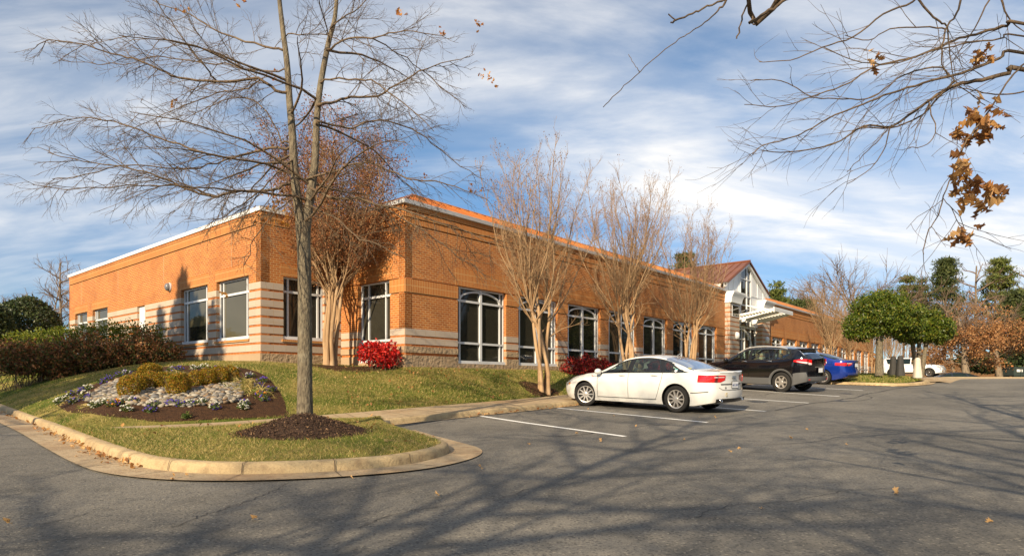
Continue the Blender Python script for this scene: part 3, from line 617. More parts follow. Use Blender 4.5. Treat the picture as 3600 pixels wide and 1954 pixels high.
for s in (-1, 1):
    e0 = RC + s * 3.62; n0, n1 = .26, -10.; q = [LW(e0, n0, gz(e0)), LW(RC, n0, gz(RC) + .02), LW(RC, n1, gz(RC) + .02), LW(e0, n1, gz(e0))]; b.face(q if s < 0 else q[::-1], M_rust)
    b.face([LW(e0, n0, gz(e0)), LW(RC, n0, gz(RC) + .02), LW(RC, n0, gz(RC) - .08), LW(e0, n0, gz(e0) - .1)], M_rust)
    for k in range(0, 22):
        n_ = .2 - .45 * k; b.tube([LW(e0, n_, gz(e0) + .02), LW(RC, n_, gz(RC) + .04)], .02, M_rust, 4)
    sd = [LW(e0 * .97 + RC * .03, -.2, 5.2), LW(e0 * .97 + RC * .03, -9.8, 5.2), LW(e0 * .97 + RC * .03, -9.8, gz(e0) + .02), LW(e0 * .97 + RC * .03, -.2, gz(e0) + .02)]; b.face(sd, M_white)
b.tube([LW(RC, .26, gz(RC) + .05), LW(RC, -10, gz(RC) + .05)], .05, M_rust, 6); b.build('roof', bld)
# entrance doors under the canopy: arched white frame, glazed leaves
b = MB(); D0, D1 = P0 + 1.46, P0 + 5.39
def fb(a0, a1, e0, e1, n_=-.1, t=.1): lb(b, a0, a1, n_ - t, n_, e0, e1, M_white)
fb(D0 + .005, D1 - .005, 3.38, 3.75); fb(D0 + .005, D0 + .1, .1, 3.38); fb(D1 - .1, D1 - .005, .1, 3.38); md = P0 + 2.95
ds = [D0 + .14, D0 + .98, D0 + 1.06, D0 + 1.9]
for x in (D0 + .52, D0 + 1.02, D0 + 1.52, D0 + 2.0, D0 + 3.0): fb(x - .04, x + .04, .1, 3.38, -.11)
for e_ in (.2, 1.15, 2.62): fb(D0 + .1, D0 + 2.0, e_, e_ + .08, -.105)
P = []
for k in range(17):
    t = math.pi * k / 16; x, e_ = D0 + 1.35 - 1.25 * math.cos(t), 2.66 + .62 * math.sin(t)
    P.append([LW(x - .04 * math.cos(t), -.09, e_ + .04 * math.sin(t)), LW(x + .04 * math.cos(t), -.09, e_ - .04 * math.sin(t)), LW(x + .04 * math.cos(t), -.16, e_ - .04 * math.sin(t)), LW(x - .04 * math.cos(t), -.16, e_ + .04 * math.sin(t))])
b.grid(P, M_white, True, False); P = []
for k in range(9):
    t = math.pi / 2 * k / 8; x, e_ = D0 + 2.0 + 1.5 * math.sin(t), 1.0 + 2.2 * math.cos(t); P.append([LW(x, -.09, e_ + .04), LW(x, -.09, e_ - .04), LW(x, -.16, e_ - .04), LW(x, -.16, e_ + .04)])
b.grid(P, M_white, True, False)
dr = b.build('door', bld); b = MB(); lb(b, D0, D1, -.3, -.17, .1, 3.4, M_pane); b.build('pane', dr)
b = MB(); lb(b, D0, D1, -.55, -.31, -.6, 3.9, M_brick); b.build('wall', bld)
# canopy of slats, tilted up outward
b = MB(); k0, k1 = P0 + 1.50, P0 + 4.75
def ce(n_): return 3.86 + .14 * (n_ - .3)
for x in (k0, P0 + 2.6, P0 + 4.5, k1 - .1):
    P = [[LW(x, n_, ce(n_) + .22 - (0 if n_ < 1.7 else .12 * (n_ - 1.7))), LW(x + .1, n_, ce(n_) + .22 - (0 if n_ < 1.7 else .12 * (n_ - 1.7))), LW(x + .1, n_, ce(n_) - .12 + .1 * max(0, n_ - 1)), LW(x, n_, ce(n_) - .12 + .1 * max(0, n_ - 1))] for n_ in np.linspace(.0, 2.3, 9)]
    b.grid(P, M_white, True, False); b.face(P[-1], M_white)
for k in range(11):
    n_ = .36 + .185 * k; s = max(0, k - 6) * .05; b.box(LW(k0 - .15 + s, n_, ce(n_) + .17), U3(AV * (k1 - k0 + .3 - 2 * s)), U3(NV * .15, -.07), (0, 0, -.04), M_cream)
b.box(LW(k0 - .1, 2.3, ce(2.3) - .02), U3(AV * (k1 - k0 + .2)), U3(NV * .06), (0, 0, .24), M_white)
for x in (P0 + 2.5, P0 + 4.6): b.tube([LW(x, .02, 4.75), LW(x, 1.9, ce(1.9) + .2)], .045, M_white, 8)
b.build('canopy', bld)
# wall lamps hang on the walls: things of their own
def wall_lamp(p, ou, al, label, r_=.17, oval=1.35, m=M_white):
    t = empty('wall_lamp', p, label=label, cat='wall lamp', group='lamps on the office walls'); ou, al = U3(ou), U3(al); p = Vector(p)
    for nm, pr, mm in (('mount', [(1, 0), (1.05, .03), (.9, .06)], M_gutter), ('lamp_shade', [(.92, .06), (.9, .1), (.75, .15), (.45, .18), (0.01, .19)], m)):
        b = MB(); P = [[p + al * (r_ * q * math.cos(a_)) + Vector((0, 0, oval * r_ * q * math.sin(a_))) + ou * d_ for a_ in np.linspace(0, 6.2832, 17)[:-1]] for q, d_ in pr]
        b.grid(P, mm, True); b.build(nm, t)
wall_lamp(LW(-2.8, -3.26 - 6.62, 3.46), -AV, -NV, 'round grey lamp on the brick above the white door side of the left wing', .13, 1.25, mat('grey_lamp_housing', (.16, .16, .165), .35))
wall_lamp(LW(P0 + .95, .31, 2.75), NV, AV, 'white oval lamp on the striped column left of the entrance')
wall_lamp(LW(P0 + 6.1, .31, 2.75), NV, AV, 'white oval lamp on the striped column right of the entrance')
# ---------------------------------------------------------------- trees
class Tubes:
    """many thin tapering tubes, kept as arrays"""
    def __init__(s): s.V = []; s.F = []; s.n = 0; s.tips = []
    def add(s, P, r0, r1, k=3, tip=False, radii=None):
        P = np.asarray(P, float); n_ = len(P); d = np.gradient(P, axis=0); d /= np.linalg.norm(d, axis=1)[:, None] + 1e-9
        a_ = np.cross(d, (.31, .17, .93)); a_ /= np.linalg.norm(a_, axis=1)[:, None] + 1e-9; b_ = np.cross(d, a_)
        r_ = (np.linspace(r0, r1, n_) if radii is None else np.asarray(radii))[:, None, None]; t = np.arange(k) * 6.28318 / k
        V = P[:, None] + r_ * (a_[:, None] * np.cos(t)[None, :, None] + b_[:, None] * np.sin(t)[None, :, None]); s.V.append(V.reshape(-1, 3))
        i = np.arange(n_ - 1)[:, None] * k; j = np.arange(k)[None]; j2 = (j + 1) % k
        s.F.append(np.stack([i + j, i + j2, i + k + j2, i + k + j], -1).reshape(-1, 4) + s.n); s.n += n_ * k
        if tip: s.tips.append(P[-1])
    def build(s, name, m, parent=None, local=False):
        return mesh_np(name, np.concatenate(s.V), np.concatenate(s.F), m, parent, True, local)
def nrm(v): return v / (np.linalg.norm(v) + 1e-9)
def shoot(p, d, L_, n_, r_, wig=.15, bend=(0, 0, 0)):
    """points of a wandering shoot"""
    P = [np.array(p, float)]; d = nrm(np.array(d, float)); st = L_ / n_; bend = np.array(bend)
    for i in range(n_):
        d = nrm(d + r_.normal(size=3) * wig + bend / n_); P.append(P[-1] + d * st)
    return np.array(P)
def side(d, ang, r_, flat=0.):
    """direction leaving d at an angle"""
    q = np.cross(d, r_.normal(size=3)); q[2] *= 1 - flat; q = nrm(q); return nrm(d * math.cos(ang) + q * math.sin(ang))
def interp(P, t):
    x = t * (len(P) - 1); i = min(int(x), len(P) - 2); f = x - i; return P[i] * (1 - f) + P[i + 1] * f, nrm(P[i + 1] - P[i])
def sprays(tb, P, r_, L1, gap, lv, rad, t0=.15, ang=.8, flat=.4, bend=(0, 0, -.1), taper=.6, k=3, wig=.14):
    """side shoots along P, recursively"""
    ln = np.linalg.norm(np.diff(P, axis=0), axis=1).sum(); n_ = max(1, int(ln * (1 - t0) / gap))
    for i in range(n_):
        t = t0 + (1 - t0) * (i + r_.uniform(.1, .9)) / n_; p, d = interp(P, min(t, .999)); L_ = L1 * (1 - taper * t) * r_.uniform(.55, 1.25)
        Q = shoot(p, side(d, ang * r_.uniform(.6, 1.2), r_, flat), L_, 5 if lv > 1 else 4, r_, wig, bend)
        tb.add(Q, rad * (1.15 - .4 * t), rad * .42, k if lv > 1 else 3, lv <= 1)
        if lv > 1: sprays(tb, Q, r_, L1 * .48, gap * .62, lv - 1, rad * .58, .2, ang * .95, flat, bend, taper, 3, wig)
def lobed_leaf(V, Fq, p, d, nr, L_, r_):
    """a bristle-lobed dry leaf, curled, as a fan strip of quads"""
    s = nrm(np.cross(d, nr)); n2 = np.cross(s, d); w_ = [.03, .14, .10, .34, .13, .40, .12, .26, .08, .02]; b = len(V); cu = r_.uniform(-1.0, 1.6); m_ = len(w_)
    for i, q in enumerate(w_):
        t = i / (m_ - 1); c = p + d * L_ * t + n2 * L_ * cu * t * t * .5
        for sg in (-1, 1): V.append(c + s * sg * L_ * q + n2 * L_ * q * (q + .25) * r_.uniform(-.6, 2.4) + d * L_ * (.05 if i in (3, 5, 7) else 0))
    for i in range(m_ - 1): a_ = b + 2 * i; Fq.append((a_, a_ + 1, a_ + 3, a_ + 2))
def leaf_cluster(name, spots, m, parent, r_, L_=(.09, .15), n_=9, spread=.1):
    V, Fq = [], []
    for p in spots:
        for i in range(n_):
            q = np.array(p) + r_.normal(size=3) * spread; lobed_leaf(V, Fq, q, nrm(r_.normal(size=3) + np.array((0, 0, -.7))), r_.normal(size=3), r_.uniform(*L_), r_)
    return mesh_np(name, V, Fq, m, parent)
# ---- the bare two-stemmed oak on the end island, its limbs read from the photograph and given depth
OY = 10.35
oak = empty('oak_tree', pt(766, 1075, OY), label='large bare oak with two stems rising from a dark mulch mound on the kerbed island', cat='tree')
r_ = np.random.default_rng(21)
def opt(x, y, dy=0.): return np.array(pt(x, y, OY + dy))
def oc(p, dy=0.): return np.array(pt(71.6 + p[0] * .4723, p[1] * .4723, OY + dy))
trunk = smooth_line([opt(*p) for p in ((767, 1085), (767, 1040), (767, 960), (767, 800), (766, 700), (764, 620), (762, 560))], 6)
pxm = lambda px: px / 2 / (F / 1.3975 / OY)
tk = MB(); tk.tube(trunk, list(np.interp(np.linspace(0, 1, len(trunk)), [0, .07, .14, .3, .6, .85, 1], [pxm(56), pxm(45), pxm(41), pxm(37), pxm(33), pxm(33), pxm(38)])), M_oak, 14)
ls = smooth_line([opt(*p) for p in ((760, 590, ), (754, 540), (745, 480), (739, 400), (735, 330), (728, 250), (722, 160), (712, 80), (703, 0), (697, -90), (690, -190))], 5)
rs = smooth_line([opt(p[0], p[1], p[2]) for p in ((768, 590, 0), (774, 540, .02), (784, 470, .05), (793, 400, .06), (797, 300, .1), (806, 215, .15), (826, 110, .2), (843, 40, .25), (850, -60, .3), (860, -180, .3))], 5)
tk.tube(ls, list(np.linspace(pxm(26), pxm(7), len(ls))), M_oak, 10); tk.tube(rs, list(np.linspace(pxm(25), pxm(7), len(rs))), M_oak, 10)
tk.build('trunk', oak)
tb = Tubes()
LIMBS = [([(1400, 975), (1330, 1005), (1230, 1020), (1130, 1015), (1000, 1045), (900, 1025), (800, 985), (700, 940), (580, 910), (450, 880), (300, 860), (120, 815)], -.9, .036),
 ([(1000, 1045), (900, 1010), (760, 985), (600, 985), (400, 1000), (200, 1010), (20, 990)], -.4, .018),
 ([(1395, 785), (1280, 795), (1130, 830), (1000, 835), (850, 785), (700, 735), (560, 680), (450, 650), (330, 628), (200, 645), (20, 690)], .8, .032),
 ([(1130, 830), (1000, 870), (860, 900), (700, 890), (500, 880), (300, 930), (120, 960)], -.8, .018),
 ([(1400, 495), (1320, 480), (1230, 420), (1100, 435), (950, 435), (800, 410), (700, 370), (560, 310), (450, 290), (300, 240), (150, 215), (40, 235)], -.5, .034),
 ([(1230, 430), (1130, 480), (1000, 500), (850, 560), (650, 640), (480, 720)], .9, .016),
 ([(1340, 270), (1200, 225), (1060, 185), (950, 130), (830, 65), (700, 20), (560, -60)], .6, .026),
 ([(1000, 430), (960, 380), (900, 310), (830, 210), (760, 110), (680, 0), (640, -80)], -.6, .018),
 ([(1560, 560), (1640, 545), (1720, 520), (1860, 510), (1960, 450), (2080, 385), (2200, 340), (2340, 300)], .6, .036),
 ([(1575, 425), (1700, 425), (1830, 430), (1950, 520), (2060, 600), (2160, 700)], -.8, .022),
 ([(1610, 260), (1700, 210), (1830, 205), (1920, 180), (2050, 165), (2220, 200)], -.5, .026),
 ([(1830, 205), (1940, 270), (2050, 340), (2180, 450), (2330, 580)], .8, .014),
 ([(1540, 650), (1620, 670), (1730, 680), (1810, 650), (1900, 640), (2050, 690), (2150, 760), (2300, 880), (2420, 960)], .9, .028),
 ([(1480, 960), (1600, 920), (1740, 870), (1840, 870), (1950, 920), (2050, 960), (2200, 970), (2320, 1010), (2450, 1070)], -.7, .026),
 ([(1500, 1000), (1600, 1050), (1750, 1060), (1900, 1100), (2050, 1130), (2200, 1190), (2350, 1240), (2470, 1310)], -1.0, .034),
 ([(1900, 1100), (2020, 1180), (2150, 1260), (2300, 1370), (2420, 1460)], -.6, .016),
 ([(1620, 140), (1700, 80), (1800, 0), (1900, -90)], .3, .022), ([(1600, 180), (1560, 60), (1540, -60)], -.5, .02),
 ([(1380, 185), (1480, 180), (1600, 190), (1700, 240), (1800, 340)], -.4, .014),
 ([(1420, 850), (1320, 930), (1250, 1000), (1130, 1090), (1050, 1150), (960, 1190)], -1.1, .02),
 ([(1350, 760), (1330, 700), (1240, 560), (1120, 520), (980, 560), (880, 610), (720, 680)], 1.1, .02),
 ([(1330, 380), (1200, 370), (1050, 340), (880, 330), (720, 300), (560, 330), (380, 340), (180, 330)], 1.0, .018),
 ([(1500, 1100), (1620, 1150), (1740, 1250), (1850, 1300), (1980, 1360)], -1.0, .02), ([(1420, 1040), (1330, 1120), (1250, 1200), (1180, 1310), (1150, 1420)], -1.0, .016)]
for pts, dep, rad in LIMBS:
    Q = np.array([oc(p, dep * (i / (len(pts) - 1)) ** .8 * 1.5) for i, p in enumerate(pts)]); st_ = np.concatenate([ls, rs]); kk = int(np.argmin(np.linalg.norm(st_ - Q[0], axis=1)))
    if np.linalg.norm(st_[kk] - Q[0]) < .45: Q = np.concatenate([[st_[kk]], Q]) if np.linalg.norm(st_[kk] - Q[0]) > .03 else Q
    Q = smooth_line(Q, 3); Q[1:] += r_.normal(size=Q[1:].shape) * .012
    tb.add(Q, rad * .78, .005, 6); bd = (0, 0, -.25) if pts[0][1] > 700 else (0, 0, .05)
    sprays(tb, Q, r_, 1.18, .145, 3, max(.0058, rad * .22), .16, .72, .35, bd, .74, 4, .11)
for i in range(14):                                              # limbs that come towards and go away from the eye
    S = ls if i % 2 else rs; p, d = interp(S, r_.uniform(.05, .75)); an = r_.choice([-1, 1]) * r_.uniform(.5, 1.2) * 1.57; dv = np.array((math.sin(an) * .75 * r_.choice([-1, 1]), -math.cos(an * .4) if i % 3 else math.cos(an * .4), r_.uniform(-.05, .5)))
    Q = shoot(p, dv, r_.uniform(1.6, 3.2), 9, r_, .12, (0, 0, -.25)); tb.add(Q, .024, .005, 5); sprays(tb, Q, r_, 1.0, .22, 3, .0065, .2, .75, .3, (0, 0, -.15), .35, 3, .12)
tb.build('crown', M_twig, oak)
leaf_cluster('leaf_cluster', [opt(*p) for p in ((690, 187), (432, 258), (458, 22), (600, 2), (1110, 82), (1205, 62), (1012, 28))], M_oakleaf, oak, r_, (.06, .10), 5, .045)
leaf_cluster('leaf_cluster', [opt(*p) for p in ((1212, 185), (1228, 195), (1242, 212), (1180, 470), (1200, 480), (1045, 560), (1068, 435), (600, 440), (620, 432), (560, 735))], M_oakleaf, oak, r_, (.05, .09), 4, .04)
leaf_cluster('leaf_cluster', [opt(*p) for p in ((690, 500), (700, 520), (680, 535), (710, 490), (665, 560), (695, 545), (720, 530), (675, 510), (655, 530), (700, 560))], M_oakleaf, oak, r_, (.06, .10), 5, .07)
mound = MB(); mc = np.array(at(762, 1092, .15)[:2]); P = []
for k in range(9):
    q = k / 8; P.append([(mc[0] + 1.02 * q * math.cos(t) * (1 + .10 * math.sin(3 * t + 1)), mc[1] + .98 * q * math.sin(t) * (1 + .08 * math.sin(4 * t)), 0) for t in np.linspace(0, 6.2832, 37)[:-1]])
P = [[(x, y, hz(x, y) - .01 + .30 * (1 - (k / 8) ** 1.25) ** 1.2 + .012 * math.sin(x * 23) * math.sin(y * 19)) for x, y, _ in row] for k, row in enumerate(P)]
mound.grid(P, M_mulch, True); tag(mound.build('mulch_mound'), 'cone of dark brown mulch heaped round the foot of the bare oak', 'mulch mound')
def crumbs(name, n_, pf, size, m, asp=.6, **k):
    P = np.array([pf() for _ in range(n_)]); V, Fq = leaf_cards(P, size, asp, .4); return tag(mesh_np(name, V, Fq, m), **k)
M_chip = leafmat('bark_chips', [(.075, .046, .031), (.055, .034, .024), (.10, .06, .04), (.04, .026, .019), (.24, .15, .085), (.07, .042, .029), (.08, .05, .034), (.06, .038, .027)], .95, 0, .05)
def mp():
    q = math.sqrt(rnd.random()) * 1.06; t = rnd.random() * 6.283; x, y = mc[0] + q * math.cos(t), mc[1] + .97 * q * math.sin(t)
    return (x, y, hz(x, y) + .006 + .30 * max(0, 1 - min(1, q / 1.02) ** 1.25) ** 1.2)
crumbs('bark_chips', 5200, mp, .028, M_chip, kind='stuff', label='dark shredded bark over the mulch mound under the oak', cat='mulch')
# ---- tree standing right of the frame whose boughs hang into the upper right corner
RY = 5.2
ov = empty('oak_tree', (7.2, 5.4, float(g(5.4))), label='bare oak reaching into the upper right corner with clusters of curled brown leaves', cat='tree'); r_ = np.random.default_rng(5)
def rc(p, dy=0.): return np.array(pt((2100 + p[0] / 1.553) / 1.3975, p[1] / 1.553 / 1.3975, RY + dy))
tk = MB(); stem = smooth_line(np.array([(7.2, 5.4, g(5.4) - .1), (7.2, 5.4, 1.2), (7.15, 5.4, 3), (7.2, 5.35, 5), (7.1, 5.4, 7.5), (7.2, 5.5, 9.5)]), 4); tk.tube(stem, list(np.linspace(.2, .03, len(stem))), M_oak, 12); tk.build('trunk', ov)
tb = Tubes()
RL = [([(2330, 380), (2250, 400), (2100, 435), (1960, 465), (1870, 510), (1810, 550), (1700, 630), (1600, 690), (1450, 690), (1280, 790), (1000, 835), (900, 820)], .2, .026, (7.15, 5.4, 2.9)),
 ([(2330, 290), (2200, 320), (2050, 380), (1920, 420), (1780, 455), (1600, 510), (1450, 570), (1250, 650), (1100, 740), (900, 800), (850, 850)], -.3, .018, (7.15, 5.4, 3.1)),
 ([(2330, 130), (2240, 140), (2100, 180), (1980, 210), (1850, 265), (1700, 320), (1500, 370), (1380, 450), (1200, 520), (1000, 580), (800, 570)], .4, .018, (7.15, 5.4, 3.6)),
 ([(1730, -40), (1800, 60), (1870, 120), (1910, 150), (1920, 250), (1930, 350), (1950, 440)], .2, .013, None),
 ([(1780, -60), (1720, 10), (1560, 80), (1400, 200), (1230, 260), (1050, 325), (880, 340)], .5, .012, None),
 ([(2330, 350), (2250, 430), (2170, 560), (2080, 680), (2000, 790), (1950, 920), (1890, 1070), (1850, 1200), (1800, 1270), (1780, 1390)], -1.0, .009, None),
 ([(1600, 690), (1560, 830), (1490, 920), (1370, 1005)], .0, .006, None), ([(1610, 680), (1520, 780), (1450, 850), (1360, 940)], .3, .006, None),
 ([(2330, 200), (2200, 215), (2000, 240), (1800, 290), (1600, 350), (1400, 330), (1240, 260)], -.3, .010, (7.15, 5.4, 3.4)),
 ([(2200, -30), (2240, 90), (2330, 180)], .1, .012, None), ([(2000, -40), (1960, 80), (1900, 160), (1880, 280), (1890, 370), (1960, 450), (2060, 530), (2120, 580)], .1, .011, None),
 ([(2330, 500), (2200, 520), (2080, 500), (1960, 470)], -.2, .008, None), ([(1810, 560), (1830, 650), (1850, 710), (1800, 790), (1700, 805)], -.2, .007, None), ([(1810, 570), (1770, 640), (1710, 705)], .1, .007, None),
 ([(2150, -30), (2080, 120), (1990, 260), (1930, 350)], .2, .009, None), ([(1890, 1085), (1930, 1140), (1970, 1215), (1995, 1260)], -1., .004, None), ([(1950, 440), (1840, 560), (1750, 640), (1600, 700), (1430, 700), (1330, 770), (1200, 810)], .5, .011, None),
 ([(1920, 420), (1880, 370), (1760, 380), (1640, 430), (1500, 530), (1340, 540), (1180, 530), (1000, 440), (840, 440)], -.2, .009, None), ([(1900, 160), (1780, 150), (1600, 160), (1480, 220), (1350, 190)], -.2, .008, None)]
for pts, dep, rad, root in RL:
    Q = [rc(p, dep * i / (len(pts) - 1)) for i, p in enumerate(pts)]
    if root: Q = [np.array(root), (np.array(root) + Q[0]) / 2 + np.array((0, 0, .05))] + Q
    Q = smooth_line(np.array(Q), 4); Q[1:] += r_.normal(size=Q[1:].shape) * .003
    tb.add(Q, rad * .8, .003, 6); sprays(tb, Q, r_, .62, .16 if rad > .012 else .22, 2, .0034, .25, .6, .3, (0, 0, -.05), .4, 3, .12)
for i in range(34):                                              # the rest of its crown, right of the picture, which throws the shade on the lot
    p, d = interp(stem, r_.uniform(.3, .97)); an = r_.uniform(-2.4, 1.9); Q = shoot(p, (math.cos(an), math.sin(an), r_.uniform(.05, .6)), r_.uniform(2.2, 4.2), 9, r_, .12, (0, 0, -.1))
    if (Q[:, 0] < .83 * Q[:, 1] + .35).any(): continue
    tb.add(Q, .04, .008, 5); sprays(tb, Q, r_, 1.5, .3, 2, .013, .2, .75, .2, (0, 0, 0), .35, 3, .12)
tb.build('crown', M_twig, ov)
leaf_cluster('leaf_cluster', [rc(p, -.3) for p in ((2060, 610), (2100, 590), (2130, 640), (2150, 660), (2000, 690), (1970, 730), (2110, 690), (2040, 640), (2090, 650))], M_dry, ov, r_, (.08, .14), 4, .04)
leaf_cluster('leaf_cluster', [rc(p, -.6) for p in ((1990, 890), (1970, 930), (2010, 940), (2050, 880), (1990, 980))], M_dry, ov, r_, (.07, .12), 4, .03)
leaf_cluster('leaf_cluster', [rc(p, -.6) for p in ((2070, 1020), (2090, 1060), (2110, 1100), (2060, 1090), (2130, 1060), (2100, 1020))], M_dry, ov, r_, (.08, .13), 4, .03)
leaf_cluster('leaf_cluster', [rc(p, -.9) for p in ((1975, 1300), (2000, 1285), (2030, 1275))], M_dry, ov, r_, (.07, .11), 4, .025)
leaf_cluster('leaf_cluster', [rc(p) for p in ((2120, 285), (2135, 305), (1505, 325))], M_dry, ov, r_, (.06, .10), 5, .03)
# ---- trees behind the photographer: one bough enters at the top, their shade lies over the asphalt
def shade_tree(x, y, h, label, seed, n_=26, boughs=(), spread=3.4, rad=.2, lo=.25, twig=.016, bend=.1):
    r_ = np.random.default_rng(seed); z = float(g(y)); t = empty('oak_tree', (x, y, z), label=label, cat='tree')
    st = smooth_line(np.array([(x, y, z - .1), (x + .05, y, z + h * .3), (x - .05, y + .1, z + h * .6), (x + .1, y, z + h)]), 6); tk = MB(); tk.tube(st, list(np.linspace(rad, .03, len(st))), M_oak, 10); tk.build('trunk', t)
    tb = Tubes()
    for i in range(n_):
        p, d = interp(st, lo + (.96 - lo) * (i + r_.random()) / n_); an = i * 2.4 + r_.uniform(-.4, .4); f = 1 - .5 * (i / n_)
        Q = shoot(p, (math.cos(an), math.sin(an), r_.uniform(.15, .6)), spread * f * r_.uniform(.8, 1.2), 9, r_, .12, (0, 0, bend)); tb.add(Q, rad * .34 * f + .01, .008, 5); sprays(tb, Q, r_, spread * .42, .3, 2, twig, .2, .7, .2, (0, 0, .05), .35, 3, .12)
    for Q, r0, r1, sp in boughs:
        Q = smooth_line(np.array(Q), 5); Q[2:] += r_.normal(size=Q[2:].shape) * .0025; tb.add(Q, r0, r1, 8, radii=r1 + (r0 - r1) * (1 - np.linspace(0, 1, len(Q))) ** 6)
        if sp: sprays(tb, Q, r_, .18, .3, 1, .003, .55, .6, .2, (0, 0, 0), .3, 3, .1)
    tb.build('crown', M_twig, t); return t
def tp(p, Y): return np.array(pt((2100 + p[0] / 1.553) / 1.3975, p[1] / 1.553 / 1.3975, Y))
TB = (.5, -6, 5.2); PB = tp((1180, -330), 2.9)
shade_tree(-6.5, -7.8, 13.5, 'tall bare oak behind the viewpoint, straight back along the light', 3, 44, (), 5.4, .20, .3, .0135)
shade_tree(.5, -6, 12.5, 'bare oak behind the viewpoint whose thin bough dips into the top of the sky', 8, 30,
    [([TB, (1.2, -2.6, 4.5), PB, tp((790, -90), 3.05), tp((690, 20), 3.1), tp((640, 80), 3.1), tp((550, 150), 3.15), tp((490, 190), 3.2), tp((400, 250), 3.2), tp((230, 390), 3.3), tp((130, 490), 3.4), tp((30, 585), 3.4)], .05, .0022, False),
     ([PB, tp((830, -70), 3.0), tp((680, 5), 3.0), tp((600, 40), 3.0), tp((520, 75), 3.0), tp((410, 122), 3.0)], .012, .0042, False),
     ([PB, tp((870, -100), 3.1), tp((825, 0), 3.15), tp((790, 110), 3.2), tp((763, 212), 3.2)], .010, .004, False),
     ([PB, tp((1110, -60), 3.1), tp((1030, 0), 3.15), tp((940, 60), 3.15), tp((830, 130), 3.15)], .014, .0075, False),
     ([tp((400, 125), 3.0), tp((430, 110), 3.0), tp((390, 75), 3.0)], .004, .003, False), ([tp((848, 90), 3.15), tp((843, 120), 3.15), tp((860, 135), 3.15)], .004, .004, False), ([tp((232, 395), 3.3), tp((205, 360), 3.3), tp((170, 300), 3.35)], .003, .0015, False)], 4.6, .22, .25, .013)
shade_tree(-16, .5, 10, 'bare oak beyond the left edge beside the road', 11, 24, (), 3.6, .2, .25, .013)
# conifers left of the frame whose spires are seen as shade on the left wing
def spire(x, y, h, rad, label, seed, n_=5200, z0=None):
    r_ = np.random.default_rng(seed); z = float(gl(y)) if z0 is None else z0; t = empty('conifer', (x, y, z), label=label, cat='conifer'); tk = MB(); tk.tube([(x, y, z - .2), (x, y, z + h * .95)], [.2, .02], M_pinebark, 8); tk.build('trunk', t)
    u = r_.random(n_); zz_ = z + h * (1 - u) ; wv = .8 + .3 * np.sin(zz_ * 3.1 + seed); rr = rad * np.minimum(1, (u * 4.5) ** .75) * wv * (.5 + .5 * r_.random(n_) ** .5); an = r_.random(n_) * 6.283
    P = np.stack([x + rr * np.cos(an), y + rr * np.sin(an), zz_ - .25 * rr], 1); V, Fq = leaf_cards(P, .42, .38, .1, .4, r_); mesh_np('crown', V, Fq, M_darkg, t); return t
spire(-20.2, 5.0, 14.7, 2.1, 'tall spire-shaped conifer beyond the left edge', 4); spire(-22.0, 5.7, 13.9, 1.8, 'slim conifer beyond the left edge behind the taller one', 6, 3500); spire(-18.2, 4.1, 13.1, 1.0, 'narrow conifer beyond the left edge nearest the road', 9, 3000)
# ---- crape myrtles along the facade
def crape(seed, H, W_, stems=6, mtw=M_ctwig, leafm=M_seed, nleaf=3200, lsize=.045, low=True, gap=.19, lv3=True):
    """vase of smooth stems at the origin; returns root, parts local to it"""
    r_ = np.random.default_rng(seed); t = empty('crape_myrtle'); tk = Tubes(); tb = Tubes()
    for i in range(stems):
        an = i * 6.283 / stems + r_.uniform(-.3, .3); base = np.array((math.cos(an) * .14, math.sin(an) * .14, -.05)); ln = r_.uniform(.30, .36) * H; lean = r_.uniform(.02, .10)
        P = shoot(base, (math.cos(an) * lean, math.sin(an) * lean, 1), ln, 9, r_, .055); tk.add(P, .082, .052, 9, radii=np.interp(np.linspace(0, 1, 10), [0, .1, 1], [.10, .07, .042]))
        for j in range(5):
            p, d = interp(P, [.999, .999, .92, .8, .97][j]); a3 = an + r_.uniform(-1.5, 1.5); sp = [.08, .18, .28, .40, .33][j] * W_ / 3.4
            Q = shoot(p, (math.cos(a3) * sp * 2.4, math.sin(a3) * sp * 2.4, 1), (H - p[2]) * r_.uniform(.74, 1.02) * (1 - .3 * sp), 12, r_, .09, (0, 0, 1.1)); tb.add(Q, .027, .005, 6)
            sprays(tb, Q, r_, 1.0, gap, 3, .0082, .12, .62, .1, (0, 0, .45), .5, 4, .14)
        if low and i % 2 == 0:
            p, d = interp(P, r_.uniform(.6, .95)); Q = shoot(p, (math.cos(an), math.sin(an), .95), W_ * .52, 10, r_, .10, (0, 0, .35)); tb.add(Q, .024, .005, 5); sprays(tb, Q, r_, .8, gap, 3, .008, .15, .6, .1, (0, 0, .3), .4, 4, .12)
    tk.build('trunk', M_crape, t, True); tb.build('crown', mtw, t, True)
    tips = np.array(tb.tips); tips = tips[r_.integers(0, len(tips), nleaf)] + r_.normal(size=(nleaf, 3)) * (.13 if nleaf > 9000 else .05)
    if nleaf: V, Fq = leaf_cards(tips, lsize, .6, 0, .4, r_); mesh_np('seed_heads', V, Fq, leafm, t, local=True)
    return t
def copy_tree(o, parent=None):
    c = o.copy(); C.objects.link(c); c.parent = parent
    for ch in list(o.children): copy_tree(ch, c)
    return c
def put(o, x, y, z, rz, s, **k): o.location = (x, y, z); o.rotation_euler = (0, 0, rz); o.scale = (s, s, s); return tag(o, **k)
CG = 'crape myrtles along the front of the building'
cA = crape(31, 8.3, 2.9, 5); cB = crape(47, 8.3, 2.6, 6); x, y = 1.05, 20.2
put(cA, x, y, hz(x, y) - .02, .4, 1, label='bare tan crape myrtle on the lawn left of the white sedan, nearest of the row', cat='tree', group=CG)
x, y = LW(10.0, 1.75)[:2]; put(cB, x, y, hz(x, y), 1.3, 1.02, label='bare tan crape myrtle rising behind the roof of the white sedan', cat='tree', group=CG)
